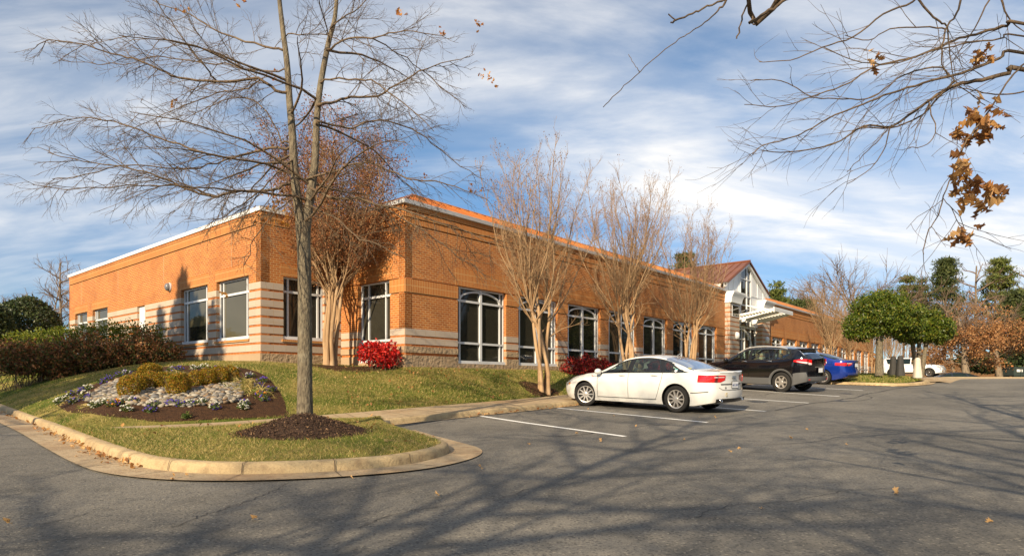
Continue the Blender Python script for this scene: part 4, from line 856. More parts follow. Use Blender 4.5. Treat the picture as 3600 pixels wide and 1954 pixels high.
x, y = LW(15.7, 1.75)[:2]; o = copy_tree(cA); put(o, x, y, hz(x, y), 2.6, .96, label='bare tan crape myrtle beside the entrance, left of the canopy', cat='tree', group=CG)
for a_, n_, s, rz, lb_ in ((36, 2.6, .86, 4, 'bare crape myrtle in front of the far wing above the blue car'), (44.5, 2.2, .80, .9, 'bare crape myrtle on the far wing between the blue car and the evergreen'), (53, 2.2, .8, 2.2, 'bare crape myrtle half hidden left of the evergreen trunk'), (60.5, 2.4, .8, 5.1, 'farthest bare crape myrtle at the end of the far wing')):
    x, y = LW(a_, n_)[:2]; o = copy_tree(cB if s > .83 else cA); put(o, x, y, EYE + .3, rz, s, label=lb_, cat='tree', group=CG)
x, y, _ = pt(832, 915, 19.55); cN = crape(53, 7.75, 3.6, 6, M_ctwig, M_russet, 46000, .055, True, .17)
put(cN, x, y, hz(x, y), .2, 1, label='crape myrtle with russet dead leaves in the recessed corner of the building', cat='tree', group=CG)
# ---------------------------------------------------------------- planting
def bush(name, spots, n_, size, m, label, cat, stems=True, r_=None, asp=.55, up=.3, shell=.5, lump=.3, group=None, base=None, stemm=None, extra=None, flat=None):
    """spots: [(x,y,z,rx,ry,rz)] lumps that overlap into one shrub"""
    r_ = r_ or np.random.default_rng(abs(hash(label)) % 1000 if False else len(label) * 7 + n_)
    c = np.mean([s[:3] for s in spots], 0); zb = min(s[2] - s[5] for s in spots); t = empty(name, (c[0], c[1], base if base is not None else zb), label=label, cat=cat, group=group)
    P = np.concatenate([blob_points(max(8, int(n_ * s[3] * s[5] / sum(q[3] * q[5] for q in spots))), s[:3], s[3:], shell, lump, r_, flat) for s in spots])
    zf = base if base is not None else zb; P[:, 2] = np.maximum(P[:, 2], zf + .02 + .05 * r_.random(len(P)))
    V, Fq = leaf_cards(P, size, asp, up, .4, r_); mesh_np('foliage', V, Fq, m, t)
    if extra:
        for m2, n2, zq in extra:
            Q = np.concatenate([blob_points(int(n2 * s[3] * s[5] / sum(q[3] * q[5] for q in spots)), s[:3], s[3:], .85, lump, r_) for s in spots]); Q = Q[Q[:, 2] > np.quantile(Q[:, 2], zq)]
            V, Fq = leaf_cards(Q, size, asp, up, .4, r_); mesh_np('new_growth', V, Fq, m2, t)
    if stems:
        tb = Tubes()
        for s in spots:
            for k in range(max(4, int(18 * s[3]))):
                b0 = np.array((s[0] + r_.normal() * s[3] * .3, s[1] + r_.normal() * s[4] * .3, zf - .03)); e = np.array(s[:3]) + blob_points(1, (0, 0, 0), s[3:], .6, 0, r_)[0]; e[2] = max(e[2], s[2])
                Q = shoot(b0, e - b0 + np.array((0, 0, .2)), np.linalg.norm(e - b0) * 1.08, 6, r_, .16); tb.add(Q, .012, .004, 4)
        tb.build('stems', stemm or M_twig, t)
    return t
def lump(dx, dy, Y, rx, rz, ry=None): x, y, z = pt(dx, dy, Y); return (x, y, z, rx, ry or rx, rz)
# red nandina by the recessed corner and under the windows
x0, y0 = LW(-.55, -1.05)[:2]
bush('nandina_shrub', [lump(930, 888, 19.0, .36, .36), lump(975, 893, 18.7, .36, .38), lump(950, 885, 18.9, .3, .32)], 2600, .085, M_red, 'bright scarlet nandina under the tall window of the recessed corner', 'shrub', base=hz(*pt(950, 915, 18.9)[:2]))
x, y = LW(8.9, .95)[:2]
bush('nandina_shrub', [(*LW(7.5 + .55 * k, .8 + .15 * (k % 2), .42 + (.04 if k % 2 else 0)), .48, .5, .56) for k in range(5)], 6500, .085, M_crim, 'wide dark crimson nandina under the windows left of the white sedan', 'shrub', base=hz(x, y))
bush('nandina_shrub', [(*LW(13.2 + .55 * k, .8, .52), .5, .5, .55) for k in range(4)], 2600, .085, M_crim, 'dark crimson nandina showing over the roof of the white sedan', 'shrub', base=EYE + .1)
bush('nandina_shrub', [(*LW(18.2 + .6 * k, .9, .42), .55, .5, .55) for k in range(7)], 3600, .09, M_crim, 'dark crimson nandina between the sedan roof and the black car bonnet', 'shrub', base=EYE + .05)
bush('shrub', [(*LW(23.3, .95, .55), .6, .6, .6), (*LW(23.9, 1.0, .45), .5, .5, .5)], 2200, .09, M_hedgey, 'yellow-green evergreen shrub at the foot of the striped entrance column', 'shrub', base=EYE + .1)
for k, (a_, lb_) in enumerate(((26.0, 'wreathed planter bush left of the entrance door'), (29.1, 'planter bush right of the entrance door'))):
    bush('shrub', [(*LW(a_, .75, .75), .32, .32, .45)], 420, .09, M_holly, lb_, 'shrub', base=EYE + .1)
# rusty hedge climbing the bank at the left, yellow-green tips along its back, clipped hollies beyond
HB = [(42, 896, 19.6, .72, .55), (128, 900, 20.0, .76, .62), (212, 888, 20.4, .74, .66), (292, 890, 20.8, .70, .5), (362, 878, 21.0, .7, .60), (424, 890, 21.1, .45, .42)]
for i, h in enumerate(HB):
    s = lump(*h); zb = hz(s[0], s[1]) - .05
    bush('hedge_shrub', [s, (s[0] - .3, s[1] + .2, s[2] - .25, s[3] * .7, s[4] * .7, s[5] * .6), (s[0] + .35, s[1] - .1, s[2] - .3, s[3] * .65, s[4] * .6, s[5] * .55)], 5200 if i < 5 else 3000, .085, M_hedge,
         ['rusty brown and green hedge shrub at the left edge of the picture', 'rusty hedge shrub on the bank, second from the left edge', 'dense rusty hedge shrub in the middle of the hedge', 'dark rusty hedge shrub in front of the far pair of windows', 'dark rusty hedge shrub in front of the white door', 'last and smallest rusty hedge shrub, below the left wing window'][i], 'shrub', base=zb, group='shrubs of the rusty hedge on the bank', lump=.45, shell=.35, asp=.6)
bush('yellow_green_shrub', [lump(60 + 52 * k, 862 - 6 * min(k, 4) + 4 * max(0, k - 4), 22.0, .62, .42, .5) for k in range(7)], 6500, .11, M_hedgey, 'yellow-green hedge showing its tips behind the rusty hedge', 'hedge', base=EYE + .45, up=.8, asp=.35, lump=.5)
for (dx, dy, Y, rx, rz), lb_ in (((65, 838, 27, 1.32, 1.55), 'dark clipped holly dome at the left edge behind the hedge'), ((-30, 850, 25, .9, 1.45), 'dark clipped holly cut off by the left edge of the picture')):
    s = lump(dx, dy, Y, rx, rz); bush('holly_shrub', [s, (s[0], s[1], s[2] - .1, s[3] * .86, s[4] * .86, s[5] * .88)], 21000, .11, M_holly, lb_, 'shrub', base=EYE + .5, shell=.86, lump=.08, up=.5)
# ---- flower bed on the bank: mulch sheet, river stones, straw, clipped boxwood, pansies
def bank(dx, dy, dz=0.):
    """place on the lawn surface seen at (dx, dy)"""
    o = Vector((0, 0, EYE)); d = Vector(((dx * 1.3975 - CX) / F, 1, (HY - dy * 1.3975) / F)).normalized(); h = lawn_bvh.ray_cast(o, d)
    p = h[0] if h[0] else Vector(pt(dx, dy, 14)); return Vector((p.x, p.y, p.z + dz))
bo = [(137, 1012), (165, 995), (215, 978), (260, 956), (330, 934), (420, 922), (500, 920), (570, 922), (630, 930), (668, 945), (690, 968), (712, 1000), (720, 1028), (718, 1046), (600, 1053), (480, 1058), (390, 1060), (330, 1052), (250, 1044), (170, 1036)]
bp = [bank(*p) for p in bo]; bc = sum(bp, Vector()) / len(bp)
def bedz(x, y): return hz(x, y, lawn_bvh)
b = MB(); loop_ = smooth_line(np.array([p[:] for p in bp] + [bp[0][:]])[:, :2], 4)[:-1]; rows = []
for k in range(13):
    q = k / 12; rows.append([(bc.x + (p[0] - bc.x) * q, bc.y + (p[1] - bc.y) * q, bedz(bc.x + (p[0] - bc.x) * q, bc.y + (p[1] - bc.y) * q) + .035 * (1 - q ** 6) + .006) for p in loop_])
b.grid(rows, M_bed, True); tag(b.build('flower_bed_soil'), kind='structure')
def inpoly(x, y, P):
    c = False; j = len(P) - 1
    for i in range(len(P)):
        if (P[i][1] > y) != (P[j][1] > y) and x < (P[j][0] - P[i][0]) * (y - P[i][1]) / (P[j][1] - P[i][1]) + P[i][0]: c = not c
        j = i
    return c
so = [(262, 1002), (300, 985), (345, 972), (420, 985), (480, 985), (560, 970), (606, 965), (612, 990), (600, 1014), (540, 1024), (470, 1028), (400, 1026), (330, 1022), (285, 1016)]
so2 = [(215, 1008), (262, 975), (300, 958), (300, 985), (262, 1002), (280, 1018), (235, 1018)]
sp_ = [bank(*p) for p in so]; sp2 = [bank(*p) for p in so2]; SV, SF, cnt = [], [], 0
ico = bmesh.new(); bmesh.ops.create_icosphere(ico, subdivisions=2, radius=1); iv = np.array([v.co[:] for v in ico.verts]); ifc = np.array([[v.index for v in f.verts] for f in ico.faces]); ico.free()
xs = [p.x for p in sp_ + sp2]; ys = [p.y for p in sp_ + sp2]; placed = 0
for k in range(14000):
    x, y = rng.uniform(min(xs), max(xs)), rng.uniform(min(ys), max(ys))
    if not (inpoly(x, y, sp_) or inpoly(x, y, sp2)): continue
    s = rng.uniform(.022, .05) if rng.random() < .8 else rng.uniform(.05, .068); R_ = Matrix.Rotation(rng.uniform(0, 6.28), 3, 'Z') @ Matrix.Rotation(rng.normal() * .35, 3, 'X')
    V = iv * np.array((s * rng.uniform(1, 1.5), s, s * rng.uniform(.5, .75))); V = V @ np.array(R_).T + np.array((x, y, bedz(x, y) + .035 + rng.uniform(.0, .035))); SV.append(V); SF.append(ifc + placed * len(iv)); placed += 1
    if placed > 2200: break
tag(mesh_np('river_stones', np.concatenate(SV), np.concatenate(SF), M_stone, smooth=True), 'pale rounded river stones filling the flower bed round the clipped shrubs', 'river stones', kind='stuff')
def shrub_at(spots, n_, label):
    L_ = []
    for dx, dy, rx, rz in spots:
        p = bank(dx, dy + rz * 112 * .8); L_.append((p.x, p.y, p.z + rz * .8, rx, rx * .9, rz))
    return bush('boxwood_shrub', L_, n_, .034, M_box, label, 'shrub', base=min(bedz(s[0], s[1]) for s in L_), shell=.8, lump=.12, asp=.6, group='clipped boxwoods in the flower bed', up=.4)
shrub_at([(378, 932, .28, .19)], 3800, 'small rounded boxwood at the back of the flower bed')
shrub_at([(324, 977, .22, .26), (345, 968, .19, .24)], 4200, 'left clipped boxwood nearest the stones at the left')
shrub_at([(380, 960, .21, .22), (412, 960, .19, .22)], 4200, 'middle clipped boxwood between the left and the orange one')
shrub_at([(444, 972, .21, .27), (456, 968, .19, .25)], 4200, 'orange-tipped boxwood standing forward in the middle of the stones')
shrub_at([(492, 954, .18, .2), (522, 949, .2, .22), (552, 944, .2, .23), (582, 941, .18, .22)], 6400, 'long orange boxwood row at the right of the flower bed')
def tuft(dx, dy, n_, L_, label, w_=.25):
    p = bank(dx, dy); t = empty('grass_tuft', p, label=label, cat='grass tuft'); r_ = np.random.default_rng(dx); V, Fq = [], []
    for i in range(n_):
        b0 = np.array(p) + r_.normal(size=3) * (w_, w_ * .7, 0); b0[2] = bedz(b0[0], b0[1]) + .02; Q = shoot(b0, (r_.normal(), r_.normal(), 1.1), L_ * r_.uniform(.6, 1.2), 4, r_, .2, (0, 0, -1.6)); s = r_.normal(size=3) * .006; k = len(V)
        for q, u in zip(Q, (1, .9, .7, .4, .1)): V += [q - s * u, q + s * u]
        Fq += [(k + 2 * j, k + 2 * j + 1, k + 2 * j + 3, k + 2 * j + 2) for j in range(4)]
    mesh_np('blades', V, Fq, M_straw, t)
tuft(625, 985, 800, .30, 'yellow straw-like grass tuft at the right end of the stones', .2); tuft(610, 968, 420, .26, 'yellow grass tuft behind the right end of the stones', .14); tuft(430, 945, 360, .2, 'flattened pale grass tuft between the boxwoods at the back', .28)
tuft(205, 1003, 200, .2, 'thin pale grass tuft at the left end of the stones', .16); tuft(240, 1018, 160, .16, 'flattened pale grass tuft at the left front of the stones', .2)
PN = [(162, 1008, 'w', 'at the far left tip of the bed, outermost'), (150, 1016, 'w', 'at the left corner of the bed near the kerb'), (185, 1016, 'pw', 'just right of the left corner of the bed'), (178, 998, 'p', 'on the left rim above the white ones'), (205, 990, 'p', 'on the left rim beside the pale grass'), (222, 982, 'w', 'on the left rim where the stones begin'), (212, 1002, 'wp', 'between the left rim and the pale grass'), (224, 1008, 'p', 'inside the left rim, lowest of its group'), (275, 958, 'p', 'on the upper left rim beside the boxwood'), (300, 950, 'p', 'on the upper left rim above the stones'), (320, 942, 'pw', 'on the upper left rim under the back boxwood'), (258, 966, 'p', 'on the upper left rim, lowest of its row'),
      (240, 1026, 'w', 'at the front left, beside the mulch edge'), (262, 1018, 'w', 'at the front left, against the stones'), (285, 1024, 'po', 'at the front, with orange blooms, left of centre'), (305, 1018, 'wo', 'at the front, white and orange, against the stones'), (335, 1017, 'pw', 'at the front, beside an orange bloom'), (318, 1035, 'w', 'small, at the front below its row'), (388, 1024, 'wp', 'in front of the left boxwood, half violet'), (378, 1038, 'p', 'small and violet, nearest the walk on the left'), (430, 1022, 'p', 'in front of the orange boxwood'), (452, 1024, 'p', 'in front of the stones, centre'), (480, 1022, 'pw', 'in front of the stones, right of centre'), (505, 1020, 'w', 'at the front right of centre, against the stones'), (540, 1030, 'wp', 'white above violet, alone on the dark mulch'), (470, 1053, 'g', 'tiny, right beside the walk'),
      (615, 1020, 'pw', 'at the lower right beside the straw grass'), (610, 1030, 'w', 'at the lower right, nearest the walk'), (655, 1000, 'po', 'on the right side, with orange blooms'), (665, 1010, 'p', 'on the right side, lowest'), (682, 985, 'p', 'on the right rim, outermost'), (650, 978, 'p', 'on the right side, small and dark'), (660, 962, 'p', 'on the upper right rim, second from the top'), (630, 950, 'pw', 'at the upper right corner of the bed'), (590, 938, 'wp', 'behind the right boxwood row'), (545, 932, 'p', 'at the back, right of the white ones'), (513, 928, 'w', 'at the back, right white heap'), (490, 931, 'w', 'at the back, left white heap'), (450, 934, 'p', 'at the back, left of the white heaps'), (430, 936, 'pw', 'at the back beside the back boxwood')]
CN = {'w': 'white pansies', 'p': 'violet pansies', 'pw': 'violet pansies with a few white', 'wp': 'white and violet pansies', 'po': 'violet pansies with orange', 'wo': 'white and orange pansies', 'g': 'green pansy with hardly any bloom'}
for dx, dy, ct, where in PN:
    p = bank(dx, dy); r_ = np.random.default_rng(dx * 3 + dy); t = empty('pansy_clump', p, label=CN[ct] + ' ' + where, cat='flowers', group='pansy clumps in the flower bed'); rr = .12 if ct != 'g' else .09
    P = blob_points(120, (p.x, p.y, p.z + .05), (rr, rr, .07), .3, .2, r_); V, Fq = leaf_cards(P, .05, .6, .6, .4, r_); mesh_np('leaves', V, Fq, M_fg, t)
    for ch, nf in ((c, {1: 30, 2: 17}[len(ct)]) for c in ct if c != 'g'):
        P = blob_points(nf, (p.x, p.y, p.z + .075), (rr, rr, .085), .7, .2, r_)
        if ct == 'wp': P[:, 2] += .03 if ch == 'w' else -.02
        fl = []
        for q in P:                                              # each bloom: five petals round a centre
            nv = nrm(np.array((r_.normal() * .5, -.5 + r_.normal() * .4, .8))); s = nrm(np.cross(nv, (1, .2, .1))); u = np.cross(nv, s); rad = .023
            k = len(fl)
            fl += [q + nv * .008] + [q + (s * math.cos(a_) + u * math.sin(a_)) * rad * (1 if i % 2 else .72) for i, a_ in enumerate(np.linspace(0, 6.283, 11)[:-1])]
        V = np.array(fl); Fq = np.array([(11 * j, 11 * j + 1 + i, 11 * j + 1 + (i + 1) % 10) for j in range(len(P)) for i in range(10)]); mesh_np('blooms', V, Fq, {'w': M_fw, 'p': M_fp, 'o': M_fo}[ch], t)
# ---- turf: blades over island and bank
def turf(name, n_, pick, hgt, m, r_, lean=.5, wd=.004, **k):
    P = [];
    while len(P) < n_:
        p = pick()
        if p is not None: P.append(p)
    P = np.array(P); n_ = len(P); h = hgt * r_.uniform(.5, 1.25, n_)[:, None]; d = r_.normal(size=(n_, 3)) * lean; d[:, 2] = 1; an = r_.uniform(0, 6.28, n_); s = np.stack([np.cos(an), np.sin(an), 0 * an], 1) * wd
    tip = P + d * h / np.linalg.norm(d, axis=1)[:, None] + np.stack([r_.normal(size=n_) * .4, r_.normal(size=n_) * .4, 0 * an], 1) * h * lean; mid = P + d * h * .5
    V = np.stack([P - s, P + s, mid + s * .8, tip, mid - s * .8], 1).reshape(-1, 3); i = np.arange(n_)[:, None] * 5; Fq = np.concatenate([i + np.array([[0, 1, 2, 4]]), np.concatenate([i + np.array([[4, 2, 3, 3]])], 0)]) if False else None
    T = np.concatenate([i + np.array([[0, 1, 2]]), i + np.array([[0, 2, 4]]), i + np.array([[4, 2, 3]])]); return tag(mesh_np(name, V, T, m), kind='stuff', **k)
def on_rows(rows_, wt):
    """random place on a ruled surface; wt(t) weights"""
    n1, n2 = len(rows_) - 1, len(rows_[0]) - 1
    def f():
        i, j = rnd.randrange(n1), rnd.randrange(n2); u, v = rnd.random(), rnd.random(); a_, b_, c_, d_ = (np.array(rows_[p][q]) for p, q in ((i, j), (i + 1, j), (i, j + 1), (i + 1, j + 1)))
        return (a_ * (1 - u) + b_ * u) * (1 - v) + (c_ * (1 - u) + d_ * u) * v
    return f
isl_rows = [[(*(p + (q - p) * t), 0) for t in np.linspace(0, 1, 9)] for p, q in zip(isl, top)]
bedpoly = [p[:2] for p in bp]; f1 = on_rows(isl_rows, 1)
def pi1():
    p = f1(); 
    if (p[0] - mc[0]) ** 2 + (p[1] - mc[1]) ** 2 < .9: return None
    p[2] = hz(p[0], p[1], isl_bvh) - .005; return p
def patch(p): return math.sin(p[0] * 1.3 + 2 * math.sin(p[1] * .9)) + math.sin(p[1] * 2.1 + p[0] * .7) * .7 + rnd.gauss(0, .7)
def sel(f, s, th):
    def h():
        p = f()
        return p if p is not None and (patch(p) > th) == s else None
    return h
rT = np.random.default_rng(77)
turf('grass', 26000, sel(pi1, True, -.9), .055, M_straw, rT, .9, .0035, label='dormant straw-yellow grass of the end island', cat='grass'); turf('grass', 15000, sel(pi1, False, .3), .065, M_grass, rT, .8, .0035, label='green grass patches of the end island', cat='grass')
nl = len(lawn_rows)
def lawn_pick(k0, k1, shrubs=True):
    f = on_rows(lawn_rows[k0:k1], 1)
    def h():
        p = f()
        if inpoly(p[0], p[1], bedpoly): return None
        if HBL and any((p[0] - q[0]) ** 2 + (p[1] - q[1]) ** 2 < .75 for q in HBL): return None
        return p
    return h
HBL = [lump(*h)[:2] for h in HB]
turf('grass', 36000, sel(lawn_pick(24, 62), False, .3), .07, M_grass, rT, .7, .005, label='green grass of the bank in front of the building', cat='grass')
turf('grass', 17000, sel(lawn_pick(24, 62), True, .1), .06, M_straw, rT, .9, .005, label='dry grass of the bank in front of the building', cat='grass')
turf('grass', 16000, sel(lawn_pick(60, 132), True, -.5), .06, M_straw, rT, .9, .005, label='dry grass of the bank rising from the left road', cat='grass')
turf('grass', 13000, sel(lawn_pick(60, 132), False, -.1), .06, M_grass, rT, .8, .005, label='green grass of the bank rising from the left road', cat='grass')
def pgi():
    i = rnd.randrange(len(gi) - 1); t = rnd.random() ** 1.6 * .75; p = gi[i] + (gi[i + 1] - gi[i]) * rnd.random(); q = gi2[i]; x, y = p + (q - p) * t; h = gi_bvh.ray_cast(Vector((x, y, 50)), Vector((0, 0, -1)))
    return np.array((x, y, h[0].z)) if h[0] else None
turf('grass', 9000, pgi, .09, M_grass, rT, .7, .009, label='green grass of the corner turf round the clipped evergreens', cat='grass')
# mulch discs under the shrubs and crape myrtles
def disc(x, y, rx, ry, label, m=M_bed):
    b = MB(); P = [[(x + rx * q * math.cos(t) * (1 + .1 * math.sin(3 * t)), y + ry * q * math.sin(t), 0) for t in np.linspace(0, 6.2832, 29)[:-1]] for q in np.linspace(.02, 1, 8)]
    b.grid([[(p[0], p[1], hz(p[0], p[1]) + .05 * (1 - (k / 7) ** 3) + .004 - (.03 if k == 7 else 0)) for p in row] for k, row in enumerate(P)], m, True); tag(b.build('mulch_ring'), label, 'mulch ring')
disc(1.05, 20.2, .9, .75, 'mulch ring round the foot of the nearest crape myrtle on the lawn')
x, y = LW(8.6, .8)[:2]; disc(x, y, 1.6, 1.5, 'brown mulch under the wide crimson nandina left of the sedan')
x, y = pt(900, 920, 19.2)[:2]; disc(x, y, 1.9, .8, 'brown mulch below the scarlet nandina in the recessed corner')
# ---- fallen leaves
ml = MB(); lv_, lf_ = [], []; rr_ = np.random.default_rng(3); LEAFM = []
for k in range(4):
    lv_, lf_ = [], []; lobed_leaf(lv_, lf_, np.array((-.05, 0, .012)), np.array((1., 0, .05)), np.array((0, .1, 1.)), .11, rr_); me = bpy.data.meshes.new('fallen_leaf'); me.from_pydata([tuple(v) for v in lv_], [], lf_); me.materials.append(M_dry); LEAFM.append(me)
FL = [(432, 1208), (437, 1204), (885, 1206), (1834, 1135), (1838, 1136), (2254, 1244), (2257, 1246), (1917, 1282), (2490, 1312), (22, 1326), (1545, 1047), (1480, 1030), (1760, 1050), (1600, 1075), (1722, 1107), (190, 1152), (255, 1150), (330, 1165), (345, 1172), (180, 1128), (210, 1140), (225, 1143), (150, 1112), (470, 1200), (1330, 1117), (1510, 1112), (1990, 1105), (2030, 1082), (1860, 1128), (1210, 1182), (2130, 1120), (640, 1310), (1450, 1090), (1800, 1052), (1100, 1250)]
for k, (dx, dy) in enumerate(FL):
    p = at(dx, dy, .012 if dx < 480 else 0); o = bpy.data.objects.new('fallen_leaf', LEAFM[k % 4]); C.objects.link(o); o.location = (p[0], p[1], p[2] + (.012 if dx < 480 else .004)); o.rotation_euler = (rr_.normal() * .12, rr_.normal() * .12, rr_.uniform(0, 6.28)); s = rr_.uniform(.35, .75); o.scale = (s, s, s)
    tag(o, 'dry curled oak leaf lying on the pavement', 'leaf', 'fallen oak leaves on the pavement')
def lv_on(n_, f, label):
    P = []
    while len(P) < n_:
        p = f()
        if p is not None: P.append(p + np.array((0, 0, .05)))
    V, Fq = leaf_cards(np.array(P), .07, .7, 1.2, .4, rT); tag(mesh_np('leaf_litter', V, Fq, M_dry), label, 'leaf litter', kind='stuff')
lv_on(420, lawn_pick(24, 62), 'scattered small dry leaves on the bank in front of the building'); lv_on(60, pi1, 'scattered small dry leaves on the end island')
def kl():
    i = rnd.randrange(6, len(kerb_stall) - 24); p = kerb_stall[i] + (kerb_stall[i + 1] - kerb_stall[i]) * rnd.random(); d = kerb_stall[i + 1] - kerb_stall[i]; d /= np.linalg.norm(d); q = np.array([d[1], -d[0]]) * abs(rnd.gauss(.04, .05)); p = p + q; return np.array((*p, float(g(p[1])) - .035))
def kl2():
    i = rnd.randrange(4, 46); p = kerb_line[i] + (kerb_line[i + 1] - kerb_line[i]) * rnd.random(); d = kerb_line[i + 1] - kerb_line[i]; d /= np.linalg.norm(d); p = p + np.array([d[1], -d[0]]) * abs(rnd.gauss(.05, .07)); return np.array((*p, float(g(p[1])) - .03))
lv_on(330, kl2, 'dry leaf crumbs in the gutter of the left road')
M_oil = mat('oil_stain', (.028, .027, .026), .5)
for dx, dy, r0 in ((1905, 1010, .28), (2115, 1008, .22), (1660, 1068, .16), (2130, 990, .2)):
    p = at(dx, dy); b = MB(); b.face([(p[0] + r0 * math.cos(t) * (1 + .25 * math.sin(3 * t + dx)), p[1] + r0 * math.sin(t) * (1 + .2 * math.sin(5 * t)), float(g(p[1] + r0 * math.sin(t))) + .005) for t in np.linspace(0, 6.2832, 25)[:-1]], M_oil); tag(b.build('oil_stain'), kind='structure')
lv_on(420, kl, 'dry leaf crumbs gathered along the foot of the stall kerb')
# a long dry twig on the island
p = [at(x, y, .16) for x, y in ((908, 1092), (940, 1098), (990, 1108), (1040, 1108))]; tb = Tubes(); tb.add(smooth_line(np.array(p), 4), .006, .004, 5); tag(tb.build('fallen_twig', M_ctwig), 'long pale fallen twig on the island grass right of the mulch mound', 'twig')
# ---------------------------------------------------------------- beyond the stalls: evergreens, bollards, far trees
def tree_from(name, label, base, trunks, crown, m, n_, size, barkm, group=None, asp=.5, shell=.6, lump=.25, flat=None, up=.3, seed=1, r0=.16):
    r_ = np.random.default_rng(seed); t = empty(name, base, label=label, cat='tree', group=group); tk = MB()
    for off, topz in trunks:
        tk.tube(smooth_line(np.array([(base[0] + off * .3, base[1], base[2] - .2), (base[0] + off * .6, base[1], base[2] + .6), (base[0] + off, base[1], topz)]), 4), list(np.linspace(r0, r0 * .7, 9)), barkm, 10)
    tk.build('trunk', t); P = np.concatenate([blob_points(int(n_ * s[3] * s[5] / sum(q[3] * q[5] for q in crown)), s[:3], s[3:], shell, lump, r_, flat and flat - s[2]) for s in crown])
    V, Fq = leaf_cards(P, size, asp, up, .35, r_); mesh_np('crown', V, Fq, m, t); return t
MG = 'clipped evergreens on the corner turf'
Y = 31.; b0 = pt(2212, 934, Y); tree_from('evergreen_tree', 'mushroom-shaped clipped evergreen, taller of the two, on a single trunk by the dark bollards', b0, [(0, pt(0, 850, Y)[2])], [lump(2222, 795, Y, 1.62, 1.02), lump(2165, 825, Y, .85, .62), lump(2275, 815, Y, .9, .75), lump(2215, 770, Y, 1.1, .78)], M_magn, 20000, .125, M_oak, MG, .5, .55, .3, pt(0, 862, Y)[2], seed=4, r0=.2)
Y = 32.5; b0 = pt(2312, 938, Y); tree_from('evergreen_tree', 'lower clipped evergreen on three trunks behind the pale bollard', b0, [(-.35, pt(0, 860, Y)[2]), (0, pt(0, 860, Y)[2]), (.38, pt(0, 860, Y)[2])], [lump(2325, 820, Y, 1.15, .85), lump(2360, 835, Y, .72, .62), lump(2290, 830, Y, .9, .7)], M_magn, 15000, .125, M_oak, MG, .5, .55, .3, pt(0, 876, Y)[2], seed=9, r0=.13)
def bollard(dx, dyt, dyb, Y, m, label):
    x, y, z = pt(dx, dyb, Y); h = pt(dx, dyt, Y)[2] - z; t = empty('bollard', (x, y, z), label=label, cat='bollard', group='stone bollards at the end of the stall row'); b = MB(); w_ = .105
    P = [[(x + sx * w_ * k, y + sy * w_ * k, z + e) for sx, sy in ((-1, -.8), (-.8, -1), (.8, -1), (1, -.8), (1, .8), (.8, 1), (-.8, 1), (-1, .8))] for k, e in ((1.5, -.1), (1.5, 0), (1.0, h * .72), (.97, h * .86), (.82, h * .94), (.5, h * .985), (.1, h))]
    b.grid(P, m, True); b.face(P[-1], m); b.build('post', t, sharp=60)
M_bd = concrete('dark_bollard', (.040, .038, .036), (.055, .052, .046), (.03, .028, .026)); M_bl = concrete('pale_bollard', (.60, .52, .42), (.66, .58, .48), (.48, .40, .30))
bollard(2247, 895, 938, 31.5, M_bd, 'dark grey bollard, left one of the dark pair'); bollard(2265, 894, 940, 30.9, M_bd, 'dark grey bollard with pale spots, right one of the dark pair'); bollard(2308, 899, 945, 30.2, M_bl, 'pale cream bollard beside the ramp')
# bare trees of several sizes
def bare(dx, dyb, dyt, Y, label, seed, spread=.4, m=M_btwig, n_=16, lo=.25, twig=.02, group='bare trees beyond the building', leaf=None, nl=0, fork=False, r0=None):
    x, y, zb = pt(dx, dyb, Y); zt = pt(dx, dyt, Y)[2]; h = zt - zb; r_ = np.random.default_rng(seed); t = empty('bare_tree', (x, y, zb), label=label, cat='tree', group=group)
    st = shoot((x, y, zb - .3), (r_.normal() * .04, 0, 1), h * (.62 if fork else .95), 10, r_, .035); tk = MB(); tk.tube(st, list(np.linspace((r0 or h * .018), h * .005, len(st))), M_btrunk, 7); tk.build('trunk', t); tb = Tubes()
    for i in range(n_):
        p, d = interp(st, lo + (.97 - lo) * i / n_); an = i * 2.4; e_ = r_.uniform(.35, .8) if not fork else r_.uniform(.35, 1.1); Q = shoot(p, (math.cos(an), math.sin(an), e_), h * spread * (1.1 - .6 * i / n_) * r_.uniform(.75, 1.15), 8, r_, .12, (0, 0, .25)); tb.add(Q, h * .0075, h * .002, 4); sprays(tb, Q, r_, h * spread * .5, h * .03, 2, twig * .8, .2, .65, .2, (0, 0, .15), .35, 3, .14)
    tb.build('crown', m, t)
    if leaf:
        tips = np.array(tb.tips); tips = tips[(tips[:, 2] < zb + h * .66) | (r_.random(len(tips)) < .10)]; tips = tips[r_.random(len(tips)) < .55]; tips = tips[r_.integers(0, len(tips), nl)] + r_.normal(size=(nl, 3)) * .2; V, Fq = leaf_cards(tips, .15, .6, .2, .4, r_); mesh_np('dead_leaves', V, Fq, leaf, t)
    return t
bare(2150, 930, 636, 82, 'largest bare tree, spreading against the sky left of the clipped evergreens', 5, .60, n_=13, fork=True, twig=.06, lo=.45); bare(1950, 930, 655, 84, 'thin bare tree rising behind the roof just right of the gable', 6, .42, n_=11, fork=True, twig=.05, lo=.4)
bare(2445, 945, 650, 78, 'slim bare tree between the dark pine and the pale pine', 7, .26, n_=18, twig=.04); bare(2400, 945, 735, 74, 'low bare tree in front of the dark pine', 8, .36, n_=16, twig=.04); bare(2490, 945, 690, 80, 'bare tree at the foot of the pale pine', 12, .3, n_=16, twig=.04); bare(2565, 945, 640, 82, 'bare tree at the right edge', 14, .32, n_=16, twig=.04)
